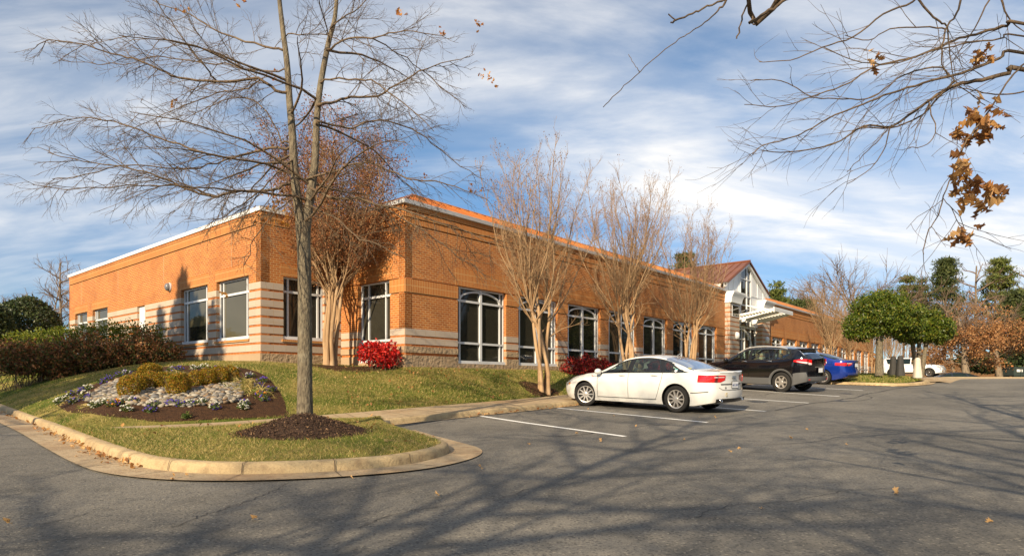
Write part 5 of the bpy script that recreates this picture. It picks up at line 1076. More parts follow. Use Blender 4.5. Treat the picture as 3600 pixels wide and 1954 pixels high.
for k, (dx, dyb, dyt, Y, lb_) in enumerate(((30, 880, 735, 46, 'low bare tree above the clipped holly at the left edge'), (82, 880, 728, 50, 'low bare tree behind the clipped holly'), (160, 880, 640, 52, 'tall thin bare tree left of the end of the left wing'), (205, 880, 672, 44, 'bare tree touching the end of the left wing'), (125, 880, 700, 56, 'faint bare tree between the holly and the left wing'))):
    bare(dx, dyb, dyt, Y, lb_, 40 + k, .33, n_=15, twig=.028, group='bare trees behind the left wing')
# brown-leaved oaks
bare(2432, 948, 770, 47, 'copper-leaved oak in front of the hill, left of two', 60, .46, n_=20, twig=.03, group='copper-leaved oaks before the hill', leaf=M_brown, nl=6500, lo=.2, r0=.3); bare(2515, 948, 745, 49, 'copper-leaved oak in front of the hill, right of two', 61, .44, n_=20, twig=.03, group='copper-leaved oaks before the hill', leaf=M_brown, nl=7000, lo=.22, r0=.26)
bare(2340, 925, 850, 72, 'small copper-leaved sapling behind the white truck', 62, .5, n_=14, twig=.03, group='copper-leaved oaks before the hill', leaf=M_brown, nl=1600, lo=.1)
# pines
def pine(dx, dyb, dyt, Y, label, seed, wid, m=M_pine, lo=.3, n_=46, clump=95, cs=.55, group='pines beyond the building', size=.5):
    x, y, zb = pt(dx, dyb, Y); zt = pt(dx, dyt, Y)[2]; h = zt - zb; r_ = np.random.default_rng(seed); t = empty('pine_tree', (x, y, zb), label=label, cat='tree', group=group); st = shoot((x, y, zb - .3), (r_.normal() * .03, 0, 1), h + .2, 10, r_, .025)
    tk = MB(); tk.tube(st, list(np.linspace(h * .014, .04, len(st))), M_pinebark, 7); tk.build('trunk', t); tb = Tubes(); P = []
    for i in range(n_):
        f = ((i // 5) * 5 + r_.uniform(0, 1.2)) / n_; p, d = interp(st, min(.999, lo + (1 - lo) * f * .99)); an = i * 1.2566 + (i // 5) * .7 + r_.uniform(-.4, .4); L_ = wid * (1 - f) * r_.uniform(.6, 1.15) + .25; Q = shoot(p, (math.cos(an), math.sin(an), .12 + .5 * f), L_, 5, r_, .12, (0, 0, .25)); tb.add(Q, .05, .015, 4)
        for q in (Q[-1], Q[-2], Q[-3], Q[-4]): P.append(q + r_.normal(size=(clump // 2, 3)) * np.array((cs * .75, cs * .75, .12)))
    tb.build('limbs', M_pinebark, t); V, Fq = leaf_cards(np.concatenate(P), size, .22, .1, .4, r_); mesh_np('crown', V, Fq, m, t)
pine(2375, 945, 640, 85, 'dark full pine, tallest right of the clipped evergreens', 71, 3.6, M_pine, .25, 60, 120, .6); pine(2522, 945, 646, 80, 'pale open pine with a bare lower trunk near the right edge', 72, 3.2, M_pineY, .5, 34, 100, .5); pine(2272, 945, 690, 95, 'pine showing above the taller clipped evergreen', 73, 2.6, M_pineY, .4, 34); pine(2312, 945, 704, 92, 'pine showing above the lower clipped evergreen', 74, 3., M_pine, .4, 36)
pine(2566, 945, 722, 70, 'dark pine cut off by the right edge', 75, 3.2, M_pine, .15, 50, 110); pine(1950, 930, 712, 78, 'yellow-green young pine behind the roof right of the gable', 76, 2.2, M_pineY, .3, 36, 100, .5); pine(2006, 930, 745, 76, 'small dark pine behind the far wing roof', 77, 2.2, M_pine, .3, 30); pine(1985, 930, 742, 82, 'small yellow-green pine behind the far wing roof', 78, 1.6, M_pineY, .3, 24); pine(1712, 930, 628, 75, 'dark pine behind the main roof between the crape myrtles', 79, 2.8, M_pine, .4, 40, 100)
pine(2040, 930, 742, 86, 'grey-green pine behind the far wing crape myrtle', 80, 2.6, M_pine, .3, 30)
for k, (dx, dy, Y, rx, rz, lb_) in enumerate(((2445, 905, 58, 1.3, 1.0, 'dark evergreen bush between the trunks of the copper-leaved oaks'), (2485, 915, 57, 1.1, .8, 'olive evergreen bush left of the right copper-leaved oak trunk'), (2550, 885, 56, 1.7, 1.9, 'deep green evergreen bush at the right edge behind the dumpster'), (2530, 915, 60, 1.1, .9, 'dark bush right of the right copper-leaved oak trunk'), (2160, 905, 73, 1.9, 1.1, 'low brown brush behind the white truck roof'))):
    bush('evergreen_bush' if k < 4 else 'brush', [lump(dx, dy, Y, rx, rz), lump(dx + 12, dy + 6, Y + .5, rx * .7, rz * .8)], 2600, .28, [M_darkg, M_pine, M_darkg, M_darkg, M_brown][k], lb_, 'bush', shell=.4, lump=.4)
# woodland far behind, one brown-grey mass
r_ = np.random.default_rng(91); tb = Tubes(); LP = []
for k in range(420):
    X = r_.uniform(-130, 190); Y = r_.uniform(125, 165); z0 = float(g(Y)) - .5; h = r_.uniform(5, 11) * (1 if X > 30 else .75); Q = shoot((X, Y, z0), (r_.normal() * .05, 0, 1), h, 5, r_, .05); tb.add(Q, .12, .03, 4); sprays(tb, Q, r_, h * .34, h * .075, 2, .05, .3, .6, .1, (0, 0, .3), .3, 3, .12)
tag(tb.build('woodland', M_btwig), 'brown bare woodland along the far skyline', 'woodland', kind='stuff')
# skip at the right edge behind the far kerb
x, y, z = pt(2562, 950, 50); t = empty('dumpster', (x, y, z), label='dark green dumpster with a pale label at the right edge behind the far kerb', cat='dumpster'); M_dg = mat('dark_green_steel', (.035, .05, .045), .5); b = MB()
P = [[(x + sx * k, y + sy * .8 * k, z + e) for sx, sy in ((-1, -1), (1, -1), (1, 1), (-1, 1))] for k, e in ((.86, 0), (1.0, .2), (1.0, .72), (1.04, .72), (1.04, .8), (.98, .8))]; b.grid(P, M_dg, True, False)
for q in (-.5, 0, .5): b.box((x + q, y - .86, z + .1), (.06, 0, 0), (0, .06, 0), (0, 0, .6), M_dg)
b.build('body', t); b = MB(); b.box((x - 1.02, y - .82, z + .8), (2.04, 0, 0), (0, 1.64, 0), (0, 0, .06), M_dg); b.build('lid', t); b = MB(); b.box((x - .78, y - .815, z + .46), (.46, 0, 0), (0, -.01, 0), (0, 0, .2), M_white); b.build('sticker', t)
t = empty('post', pt(2545, 950, 49.6), label='short orange-brown timber post left of the dumpster', cat='post'); p = t.location; b = MB(); b.box((p.x - .09, p.y - .09, p.z), (.18, 0, 0), (0, .18, 0), (0, 0, 1.0), M_brick); b.build('shaft', t)

# evergreens standing right of the frame; the window glass mirrors them
r_ = np.random.default_rng(19); EV = empty('evergreen_tree'); tk = MB(); tk.tube([(0, 0, -.2), (0, 0, 8)], [.25, .05], M_pinebark, 8); tk.build('trunk', EV, local=True); P = np.concatenate([blob_points(1500, (0, 0, 2.2 + 1.5 * k), (2.8 - .45 * k, 2.8 - .45 * k, 1.6), .6, .35, r_) for k in range(5)]); V, Fq = leaf_cards(P, .5, .4, .2, .4, r_); mesh_np('crown', V, Fq, M_darkg, EV, local=True)
for k, (x, y, sc) in enumerate(((52, 48, 1.3), (55, 54, 1.3), (60, 63, 1.4), (66, 72, 1.4), (43, 12, 1.1), (45, 17, 1.25), (44, 22, 1.05), (46, 27, 1.3), (45, 32, 1.15), (47, 36, 1.2), (50, 41, 1.3), (41, 7, 1.2), (40, 1, 1.1))):
    o = EV if k == 0 else copy_tree(EV); put(o, x, y, float(g(y)) - .2, k * 1.3, sc, label='dark evergreen beyond the right edge, mirrored in the office windows', cat='tree', group='evergreens beyond the right edge')
# ---------------------------------------------------------------- cars
def paint(name, col, rough=.25, metal=0., coat=1., dust=.55):
    m = mat(name, col, rough, metal, .5, coat); nd, lk, b = nodes(m)       # road dust low on the body
    v = coords(m); sp = nd.new('ShaderNodeSeparateXYZ'); lk.new(v, sp.inputs[0]); mr = nd.new('ShaderNodeMapRange'); mr.inputs[1].default_value = .62; mr.inputs[2].default_value = .18; mr.inputs[4].default_value = dust; lk.new(sp.outputs[2], mr.inputs[0])
    no = nd.new('ShaderNodeTexNoise'); no.inputs['Scale'].default_value = 5; no.inputs['Detail'].default_value = 7; lk.new(v, no.inputs['Vector'])
    mu_ = nd.new('ShaderNodeMath'); mu_.operation = 'MULTIPLY'; lk.new(mr.outputs[0], mu_.inputs[0]); lk.new(no.outputs[0], mu_.inputs[1])
    mi = nd.new('ShaderNodeMixRGB'); lk.new(mu_.outputs[0], mi.inputs[0]); mi.inputs[1].default_value = (*col, 1); mi.inputs[2].default_value = (.26, .22, .17, 1); lk.new(mi.outputs[0], b.inputs['Base Color']); return m
def tint(name, col, base=.05):
    m = mat(name, col); nd, lk, b = nodes(m); tr = nd.new('ShaderNodeBsdfTransparent'); tr.inputs[0].default_value = (*col, 1); gl_ = nd.new('ShaderNodeBsdfGlossy'); gl_.inputs['Roughness'].default_value = .02
    fr = nd.new('ShaderNodeFresnel'); fr.inputs[0].default_value = 1.5; ad_ = nd.new('ShaderNodeMath'); ad_.operation = 'ADD'; ad_.inputs[1].default_value = base; lk.new(fr.outputs[0], ad_.inputs[0]); ms = nd.new('ShaderNodeMixShader'); lk.new(ad_.outputs[0], ms.inputs[0]); lk.new(tr.outputs[0], ms.inputs[1]); lk.new(gl_.outputs[0], ms.inputs[2]); lk.new(ms.outputs[0], nd['Material Output'].inputs[0]); return m
M_pw = paint('white_car_paint', (.68, .68, .65)); M_pb = paint('black_car_paint', (.004, .004, .006), .12, 0., .7, .12); M_pu = paint('blue_car_paint', (.006, .036, .27), .2, .35, 1., .15); M_pw2 = paint('white_truck_paint', (.78, .79, .80)); M_pd = paint('dark_navy_car_paint', (.012, .016, .024), .2)
M_tyre = mat('tyre_rubber', (.022, .021, .020), .85, 0, .2); M_alloy = mat('alloy_rim', (.62, .58, .53), .32, .75); M_well = mat('wheel_well', (.008, .008, .008), .95, 0, .1)
M_blk = mat('black_trim', (.012, .012, .013), .35); M_cladd = mat('grey_cladding', (.085, .085, .085), .65); M_chrome = mat('chrome', (.75, .75, .74), .12, 1.); M_seamc = mat('panel_gap', (.05, .05, .05), .8)
M_cgd = mat('dark_car_glass', (.010, .018, .016), .03, 0, .4, 0); M_cg = tint('tinted_car_glass', (.60, .72, .66)); M_cgr = tint('rear_screen_glass', (.45, .60, .62), .16); M_tl = mat('red_lamp_lens', (.62, .010, .010), .12, 0, .5, 1.); M_tlw = mat('clear_lamp_lens', (.72, .60, .58), .1, 0, .6, 1.); M_amb = mat('amber_lens', (.70, .22, .02), .15); M_hl = mat('headlamp', (.35, .36, .36), .08, .2, .7, 1.); M_hub = mat('dark_brake_disc', (.06, .055, .05), .5, .6); M_seat = mat('tan_seat', (.20, .13, .075), .8); M_silver = mat('silver_rail', (.72, .70, .66), .3, .6)
NJ = 17
class Car:
    def __init__(s, **k):
        s.__dict__.update(k); s.xe = [p[0] for p in s.top][::-1]; s.ze = [p[1] for p in s.top][::-1]; s.xw = [p[0] for p in s.plan][::-1]; s.ww = [p[1] for p in s.plan][::-1]
    def T(s, x): return float(np.interp(x, s.xs_d, s.zs_d))
    def prep(s):
        xs = np.linspace(s.xe[0], s.xe[-1], 400); z = np.interp(xs, s.xe, s.ze); k = s.sm; z = np.convolve(np.pad(z, k, 'edge'), np.ones(2 * k + 1) / (2 * k + 1), 'valid'); s.xs_d, s.zs_d = xs, z
    def ring(s, x):
        """half section (y, z), keel to crown"""
        w_ = float(np.interp(x, s.xw, s.ww)); Tz = s.T(x); bl = min(float(np.interp(x, [p[0] for p in s.belt[::-1]], [p[1] for p in s.belt[::-1]])), Tz - .035); h = max(0., Tz - bl - .05)
        fz = float(np.interp(x, [s.xe[0], s.xe[0] + .5, s.xe[-1] - .5, s.xe[-1]], [s.zrear, s.zb, s.zb, s.zfront])); f = lambda q: fz + (bl - fz) * q
        yb = w_ * .925; yr = yb - .05 - s.tumble * h if h > .02 else yb - .05; yr = max(yr, w_ * .55); cr = .035 + .05 * min(1, h / .35); zr = Tz - cr if h > .02 else max(bl + .004, Tz - .03)
        P = [(0, fz), (w_ * .80, fz), (w_ * .95, fz + .02), (w_ * .972, f(.16)), (w_ * .99, f(.40)), (w_ * 1.0, f(.62)), (w_ * .996, f(.80)), (w_ * .972, f(.93)), (w_ * .945, bl)]
        for q in (0., .07, .5, .93, 1.): P.append((yb + (yr - yb) * q + .018 * math.sin(q * math.pi) * min(1, h / .3), bl + .006 + (zr - bl - .006) * q))
        P += [(yr * .95, zr + (Tz - zr) * .42), (yr * .5, zr + (Tz - zr) * .9), (0, Tz)]
        return P
    def shift(s, x, z):
        e0 = s.xe[0]
        if x < e0 + .6: x += (1 - (x - e0) / .6) * float(np.interp(z, [p[0] for p in s.tail], [p[1] for p in s.tail]))
        e1 = s.xe[-1]
        if x > e1 - .6: x -= (1 - (e1 - x) / .6) * float(np.interp(z, [.2, .35, .55, .7, .9], [.12, .02, 0, .03, .10]))
        return x
    def ev(s, x, j, sd=1):
        R_ = s.ring(x); j = min(max(j, 0), NJ - 1); i = min(int(j), NJ - 2); f = j - i; y = R_[i][0] * (1 - f) + R_[i + 1][0] * f; z = R_[i][1] * (1 - f) + R_[i + 1][1] * f
        return Vector((s.shift(x, z), sd * y, z))
    def nm(s, x, j, sd=1):
        a_ = s.ev(x + .02, j, sd) - s.ev(x - .02, j, sd); b_ = s.ev(x, min(j + .15, NJ - 1), sd) - s.ev(x, max(j - .15, 0), sd); n_ = a_.cross(b_) * -sd; n_.normalize()
        return n_
    def body(s, root, wins=(), screens=()):
        st = np.array(sorted(set(list(np.round(np.linspace(s.xe[0], s.xe[-1], 64), 4)) + [s.xe[0] + .02, s.xe[0] + .05, s.xe[-1] - .02, s.xe[-1] - .05] + [x for q in screens for x in q]))); V, Fq = [], []
        K = 2 * NJ - 2
        for x in st:
            R_ = s.ring(x)
            for j in range(NJ): V.append((s.shift(x, R_[j][1]), R_[j][0], R_[j][1]))
            for j in range(NJ - 2, 0, -1): V.append((s.shift(x, R_[j][1]), -R_[j][0], R_[j][1]))
        for i in range(len(st) - 1):
            for j in range(K): Fq.append((i * K + j, i * K + (j + 1) % K, (i + 1) * K + (j + 1) % K, (i + 1) * K + j))
        for base, x, sg, bu in ((0, st[0], -1, s.bulge), ((len(st) - 1) * K, st[-1], 1, .10)):
            prev = [base]
            for j in range(1, NJ - 1):
                a_, c_ = base + j, base + K - j; cur = [a_]
                ya = V[a_][1]
                for q in (.6, .2, -.2, -.6): cur.append(len(V)); V.append((V[a_][0] + sg * bu * (1 - q * q), ya * q, V[a_][2]))
                cur.append(c_)
                if len(prev) == 1: fs = [(prev[0], cur[k], cur[k + 1]) for k in range(5)]
                else: fs = [(prev[k], cur[k], cur[k + 1], prev[k + 1]) for k in range(5)]
                Fq += [f[::-1] if sg > 0 else f for f in fs]; prev = cur
            fs = [(prev[k], base + NJ - 1, prev[k + 1]) for k in range(5)]; Fq += [f[::-1] if sg > 0 else f for f in fs]
        me = bpy.data.meshes.new('body'); me.from_pydata(V, [], Fq); me.materials.append(s.paint); me.materials.append(M_well)
        bm_ = bmesh.new(); bm_.from_mesh(me); bmesh.ops.recalc_face_normals(bm_, faces=bm_.faces); bm_.to_mesh(me); bm_.free()
        o = bpy.data.objects.new('body', me); C.objects.link(o)
        cb_ = MB()
        for x in (s.wf, s.wr):
            for sd in (-1, 1):
                y0, y1 = sd * (s.tr - .34), sd * 1.3; ra = s.rw + s.gap; P = [[(x + ra * math.cos(t), y, s.rw + ra * math.sin(t)) for t in np.linspace(0, 6.2832, 41)[:-1]] for y in (y0, y1)]; cb_.grid(P, s.paint, True); n0 = cb_; cb_.face(P[0], s.paint); cb_.face(P[1], s.paint)
        cb_.mats = [s.paint, M_well]; cb_.m = [1] * len(cb_.m); co = cb_.build('cutter'); bm_ = bmesh.new(); bm_.from_mesh(co.data); bmesh.ops.remove_doubles(bm_, verts=bm_.verts, dist=1e-5); bmesh.ops.recalc_face_normals(bm_, faces=bm_.faces); bm_.to_mesh(co.data); bm_.free()
        md = o.modifiers.new('b', 'BOOLEAN'); md.operation = 'DIFFERENCE'; md.object = co; md.solver = 'EXACT'
        dg = bpy.context.evaluated_depsgraph_get(); nm_ = bpy.data.meshes.new_from_object(o.evaluated_get(dg)); o.modifiers.clear(); o.data = nm_; nm_.name = 'body'; bpy.data.objects.remove(co)
        nm_.polygons.foreach_set('use_smooth', [True] * len(nm_.polygons)); nm_.set_sharp_from_angle(angle=R(38)); 
        bm_ = bmesh.new(); bm_.from_mesh(nm_); kill = []                      # real openings where the glass goes
        for f in bm_.faces:
            c = f.calc_center_median(); R_ = s.ring(c.x); a_ = abs(c.y)
            if f.material_index == 1 or c.z < R_[9][1]: continue
            if R_[10][1] - .004 < c.z < R_[12][1] + .004 and a_ > R_[12][0] - .03:
                u = (c.z - R_[10][1]) / max(.01, R_[12][1] - R_[10][1]); u = min(1, max(0, u))
                if any(xb_(u) < c.x < xa_(u) for _, xa_, xb_ in wins): kill.append(f)
            elif c.z > R_[13][1] and a_ < R_[14][0] and any(min(q) < c.x < max(q) for q in screens): kill.append(f)
        bmesh.ops.delete(bm_, geom=kill, context='FACES'); bm_.to_mesh(nm_); bm_.free(); nm_.set_sharp_from_angle(angle=R(38))
        o.parent = root; s.bo = o; return o
    def frames(s, sd, wins, sa, sb, m=None):
        m = m or M_blk; s.patch('window_frame', sa(0), sb(0), 9.05, 10.08, m, .006, sd, 20, 3); s.patch('window_frame', sa(1), sb(1), 11.92, 12.95, m, .006, sd, 20, 3)
        ed = [sa] + [f for _, xa, xb in wins for f in (xa, xb)] + [sb]
        for k in range(0, len(ed), 2):
            p, q = ed[k], ed[k + 1]; s.patch('window_frame', (lambda u, p=p, k=k: p(u) + (.03 if k else .0)), (lambda u, q=q, k=k: q(u) - (.03 if k < len(ed) - 2 else 0)), 10, 12, m, .006, sd, 4, 8)
    def cabin(s, seat, x0=.35, x1=-.72, zf=.42, hz_=1.12):
        b = MB(); b.box((-1.6, -.62, zf - .1), (2.7, 0, 0), (0, 1.24, 0), (0, 0, .06), M_well); b.build('floor', s.root, local=True)
        b = MB(); b.grid([[Vector((x, y, z)) for x, z in ((1.15, .6), (1.12, .90), (.85, .93), (.66, .86), (.70, .6))] for y in (-.64, -.3, .3, .64)], M_blk); d = b.build('dashboard', s.root, local=True)
        b = MB(); c = Vector((.52, .36, .86)); b.tube([c + Vector((.06 * math.sin(t), .18 * math.cos(t), .17 * math.sin(t))) for t in np.linspace(0, 6.2832, 21)], .014, M_blk, 6); b.tube([c, c + Vector((.25, 0, -.08))], .03, M_blk, 6); b.build('steering_wheel', s.root, local=True)
        for x in (x0, x1):
            for y in (.36, -.36):
                b = MB(); P = []
                for z, w_, xx, th in ((zf, .22, x, .42), (zf + .14, .25, x, .46), (zf + .16, .25, x - .20, .14), (zf + .42, .25, x - .30, .13), (hz_ - .14, .20, x - .38, .10), (hz_ - .08, .10, x - .39, .06)): P.append([Vector((xx + th / 2 * a_, y + w_ * b_, z)) for a_, b_ in ((1, -.85), (1, .85), (.7, 1), (-.7, 1), (-1, .85), (-1, -.85), (-.7, -1), (.7, -1))])
                b.grid(P, seat, True); b.face(P[-1], seat); st = b.build('seat', s.root, local=True)
                b = MB(); P = [[Vector((x - .40 + .055 * q * math.cos(t), y + .13 * q * math.sin(t), hz_ + zz_)) for t in np.linspace(0, 6.2832, 13)[:-1]] for q, zz_ in ((.6, -.07), (1, -.03), (1, .08), (.6, .11))]; b.grid(P, seat, True); b.face(P[-1], seat); b.build('headrest', st, local=True)
    def patch(s, name, xa, xb, j0, j1, m, off=.006, sd=1, n_=14, k=6, par=None):
        """overlay on the flank: xa(u), xb(u) bounds along x for u in 0..1 from j0 to j1"""
        b = MB(); P = []
        for u in np.linspace(0, 1, k):
            A_, B_ = (xa(u) if callable(xa) else xa), (xb(u) if callable(xb) else xb); row = []
            for t in np.linspace(0, 1, n_):
                x = A_ + (B_ - A_) * t; j = j0 + (j1 - j0) * u; row.append(s.ev(x, j, sd) + s.nm(x, j, sd) * off)
            P.append(row)
        b.grid(P, m, smooth=True); return b.build(name, par or s.root, local=True)
    def screen(s, name, xa, xb, j0, m, off=.006, par=None, edge=0.):
        """overlay across the car between flanks, for wind- and rear screens"""
        b = MB(); P = []
        for t in np.linspace(0, 1, 12):
            x = xa + (xb - xa) * t; L_ = [s.ev(x, j, 1) + s.nm(x, j, 1) * off for j in np.linspace(j0, NJ - 1, 9)]; P.append(L_ + [Vector((p.x, -p.y, p.z)) for p in L_[-2::-1]])
        b.grid(P, m, smooth=True); return b.build(name, par or s.root, local=True)
    def rear(s, y, z, off=.01):
        """point on the tail panel"""
        w_ = s.tailw(z); q = max(-1, min(1, y / w_)); return Vector((s.shift(s.xe[0], z) - s.bulge * (1 - q * q) - off, y, z))
    def tailw(s, z): R_ = s.ring(s.xe[0]); zz_ = [p[1] for p in R_[2:9]]; return float(np.interp(z, zz_, [p[0] for p in R_[2:9]]))
    def rpatch(s, name, y0, y1, zlo, zhi, m, off=.012, par=None, n_=10, k=4):
        b = MB(); P = []
        for u in np.linspace(0, 1, k):
            P.append([s.rear(y, (zlo(y) if callable(zlo) else zlo) * (1 - u) + (zhi(y) if callable(zhi) else zhi) * u, off) for y in np.linspace(y0, y1, n_)])
        b.grid(P, m, smooth=True); return b.build(name, par or s.root, local=True)
    def wrap(s, name, y0, xin, zlo, zhi, m, sd, off=.012, par=None):
        """lamp that wraps from the tail round the corner onto the flank"""
        b = MB(); P = []
        def jz(x, z): R_ = s.ring(x); return float(np.interp(z, [p[1] for p in R_[2:9]], range(2, 9)))
        for u in np.linspace(0, 1, 5):
            row = []
            for t in np.linspace(0, 1, 7): z = zlo(t * .6) * (1 - u) + zhi(t * .6) * u; row.append(s.rear(sd * (y0 + (s.tailw(z) - y0) * t), z, off) + Vector((0, sd * off * t * t, 0)))
            for t in np.linspace(0, 1, 8):
                z = zlo(.6 + .4 * t) * (1 - u) + zhi(.6 + .4 * t) * u; x = s.xe[0] + xin * t; j = jz(x, z); row.append(s.ev(x, j, sd) + s.nm(x, j, sd) * off - Vector((off * (1 - t) ** 2, 0, 0)))
            P.append(row)
        b.grid(P, m, smooth=True); return b.build(name, par or s.root, local=True)
    def wheel(s, x, sd, steer, spokes, m_rim=M_alloy):
        r, wd = s.rw, s.tw; rr = r * s.rimf; y0 = sd * s.tr; Mx = Matrix.Translation((x, y0, r)) @ Matrix.Rotation(steer, 4, 'Z')
        b = MB(); prof = [(rr, -wd * .42), (rr + .02, -wd * .5), (r - .03, -wd * .5), (r - .004, -wd * .40), (r, -wd * .2), (r, wd * .2), (r - .004, wd * .40), (r - .03, wd * .5), (rr + .02, wd * .5), (rr, wd * .42)]
        b.lathe(prof, M_tyre, 36, (0, 0, 0), 'y')
        for q in (-.25, -.08, .08, .25): b.lathe([(r + .001, wd * q - .004), (r - .006, wd * q), (r + .001, wd * q + .004)], M_well, 36, (0, 0, 0), 'y')
        b.v = [Mx @ Vector(p) for p in b.v]; w_ = b.build('wheel', s.root, local=True)
        c = MB(); o_ = sd * wd * .40
        c.lathe([(rr + .002, -wd * .4), (rr - .015, -wd * .3), (rr - .02, wd * .3), (rr + .002, wd * .4)], m_rim, 32, (0, 0, 0), 'y')
        c.lathe([(rr - .016, o_ * .15), (.02, o_ * .15)], M_hub, 24, (0, 0, 0), 'y'); c.lathe([(rr + .004, o_ * 1.0), (rr - .018, o_ * 1.04), (rr - .03, o_ * .9)], m_rim, 32, (0, 0, 0), 'y'); c.lathe([(.075, o_ * .6), (.07, o_ * .92), (.04, o_ * .98), (.001, o_ * .99)], m_rim, 16, (0, 0, 0), 'y')
        for i in range(spokes):
            t = 6.2832 * i / spokes; d = Vector((math.cos(t), 0, math.sin(t))); q = Vector((-math.sin(t), 0, math.cos(t))); ws, we = s.spw
            pts = [d * .05 + q * ws, d * .05 - q * ws, d * (rr - .012) - q * we, d * (rr - .012) + q * we]; yo, yi = Vector((0, o_ * .95, 0)), Vector((0, o_ * .55, 0))
            c.face([p + yo for p in pts], m_rim); 
            for k in range(4): c.face([pts[k] + yo, pts[(k + 1) % 4] + yo, pts[(k + 1) % 4] + yi, pts[k] + yi], m_rim)
        c.v = [Mx @ Vector(p) for p in c.v]; c.build('rim', w_, local=True); return w_
    def seam_v(s, x0, x1, ja, jb, sd=1):
        b = MB(); P = []
        for u in np.linspace(0, 1, 12): x = x0 + (x1(u) if callable(x1) else (x1 - x0) * u); j = ja + (jb - ja) * u; n_ = s.nm(x, j, sd) * .003; P.append([s.ev(x - .006, j, sd) + n_, s.ev(x + .006, j, sd) + n_])
        return P
    def handle(s, x, j, sd, m, L_=.2):
        b = MB(); P = [s.ev(x + L_ * t, j + .18 * t * 0, sd) + s.nm(x, j, sd) * (.012 + .028 * math.sin(math.pi * (t + .5) if 0 else math.pi * min(1, max(0, (t + .5))))) for t in np.linspace(-.5, .5, 9)]; b.tube(P, .016, m, 6); return b
    def mirror(s, x, j, sd, m):
        b = MB(); p = s.ev(x, j, sd); c = p + Vector((.03, sd * .15, .055)); P = []
        for a_ in np.linspace(-1.5, 1.5, 7): P.append([c + Vector((.085 * math.sin(a_) * 1.0, .115 * math.cos(a_) * math.cos(t), .085 * math.cos(a_) * math.sin(t))) for t in np.linspace(0, 6.2832, 13)[:-1]])
        b.grid(P, m, True); b.tube([p + Vector((0, -sd * .02, -.01)), c - Vector((0, sd * .05, .04))], .022, M_blk, 6); o = b.build('mirror', s.root, local=True)
        g_ = MB(); g_.face([c + Vector((-.045, .095 * math.cos(t), .068 * math.sin(t))) for t in np.linspace(0, 6.2832, 15)[:-1]], M_chrome); g_.build('mirror_glass', o, local=True)
def text_on(root, s, body, size, org, ux, uz, m, name='lettering', ext=.002, par=None):
    cu = bpy.data.curves.new(name, 'FONT'); cu.body = body; cu.size = size; cu.extrude = ext; cu.align_x = 'CENTER'; cu.align_y = 'CENTER'; o = bpy.data.objects.new(name, cu); dg = bpy.context.evaluated_depsgraph_get(); C.objects.link(o); dg = bpy.context.evaluated_depsgraph_get()
    me = bpy.data.meshes.new_from_object(o.evaluated_get(dg)); bpy.data.objects.remove(o); me.materials.clear(); me.materials.append(m); ux = Vector(ux).normalized(); uz = Vector(uz).normalized(); un = ux.cross(uz); M = Matrix((ux, uz, un)).transposed().to_4x4(); M.translation = Vector(org); me.transform(M); me.name = name
    o = bpy.data.objects.new(name, me); C.objects.link(o); o.parent = par or root; return o
def place_car(x, y, dirv): return (x, y), math.atan2(dirv[1], dirv[0])
def finish_root(root, rear_xy, front_xy, wb):
    """stand the car on the slope: rear and front axle places on the pavement"""
    p, q = np.array(rear_xy), np.array(front_xy); zr, zf = float(g(p[1])), float(g(q[1])); c = (p + q) / 2; d = q - p; rz = math.atan2(d[1], d[0]); pitch = -math.atan2(zf - zr, np.linalg.norm(d))
    side_ = np.array([-d[1], d[0]]) / np.linalg.norm(d); roll = math.atan2(float(g(c[1] + side_[1]) - g(c[1] - side_[1])), 2.)
    root.location = (c[0], c[1], (zr + zf) / 2 + .002); root.rotation_euler = (roll, pitch, rz); root.rotation_mode = 'XYZ'
def plate(s, z, m_txt, body, w_=.31, h_=.155, y0=0., tilt=0., frame=M_blk, off=.02):
    c = s.rear(y0, z, off); b = MB(); b.box((c.x, y0 - w_ / 2 - .012, z - h_ / 2 - .012), (-.008, 0, 0), (0, w_ + .024, 0), (0, 0, h_ + .024), frame); f = b.build('licence_plate', s.root, local=True)
    b = MB(); b.box((c.x - .009, y0 - w_ / 2, z - h_ / 2), (-.003, 0, 0), (0, w_, 0), (0, 0, h_), mat('plate_white', (.70, .71, .72), .5)); b.build('plate_face', f, local=True)
    if body: text_on(s.root, s, body, .072, (c.x - .0135, y0, z - .012), (0, -1, 0), (0, 0, 1), m_txt, par=f)
    return f
SED_TOP = [(2.40, .56), (2.36, .66), (2.22, .77), (1.9, .86), (1.45, .935), (1.02, .985), (.62, 1.20), (.22, 1.375), (-.15, 1.44), (-.55, 1.452), (-.95, 1.41), (-1.35, 1.285), (-1.75, 1.125), (-1.98, 1.055), (-2.25, 1.04), (-2.42, 1.035), (-2.46, 1.02)]
SED_PLAN = [(2.40, .58), (2.28, .74), (2.0, .865), (1.5, .92), (.9, .93), (0, .935), (-1.2, .932), (-1.8, .915), (-2.12, .885), (-2.28, .84), (-2.38, .78), (-2.43, .72), (-2.46, .65)]
SED_BELT = [(2.4, .60), (1.5, .86), (1.0, .92), (0, .955), (-1., .975), (-1.9, .995), (-2.46, .985)]
def sedan(root, pnt, L_=1., kind='white'):
    s = Car(root=root, paint=pnt, top=SED_TOP, plan=SED_PLAN, belt=SED_BELT, zb=.17, zrear=.27, zfront=.22, tumble=.46, tail=[(.2, .10), (.32, .03), (.52, .0), (.66, .03), (.78, .055), (.95, .035), (1.03, .0)], bulge=.11, wf=1.456, wr=-1.456, rw=.338, gap=.055, tr=.80, tw=.235, rimf=.70, sm=9, spw=(.022, .014)); s.prep(); return s
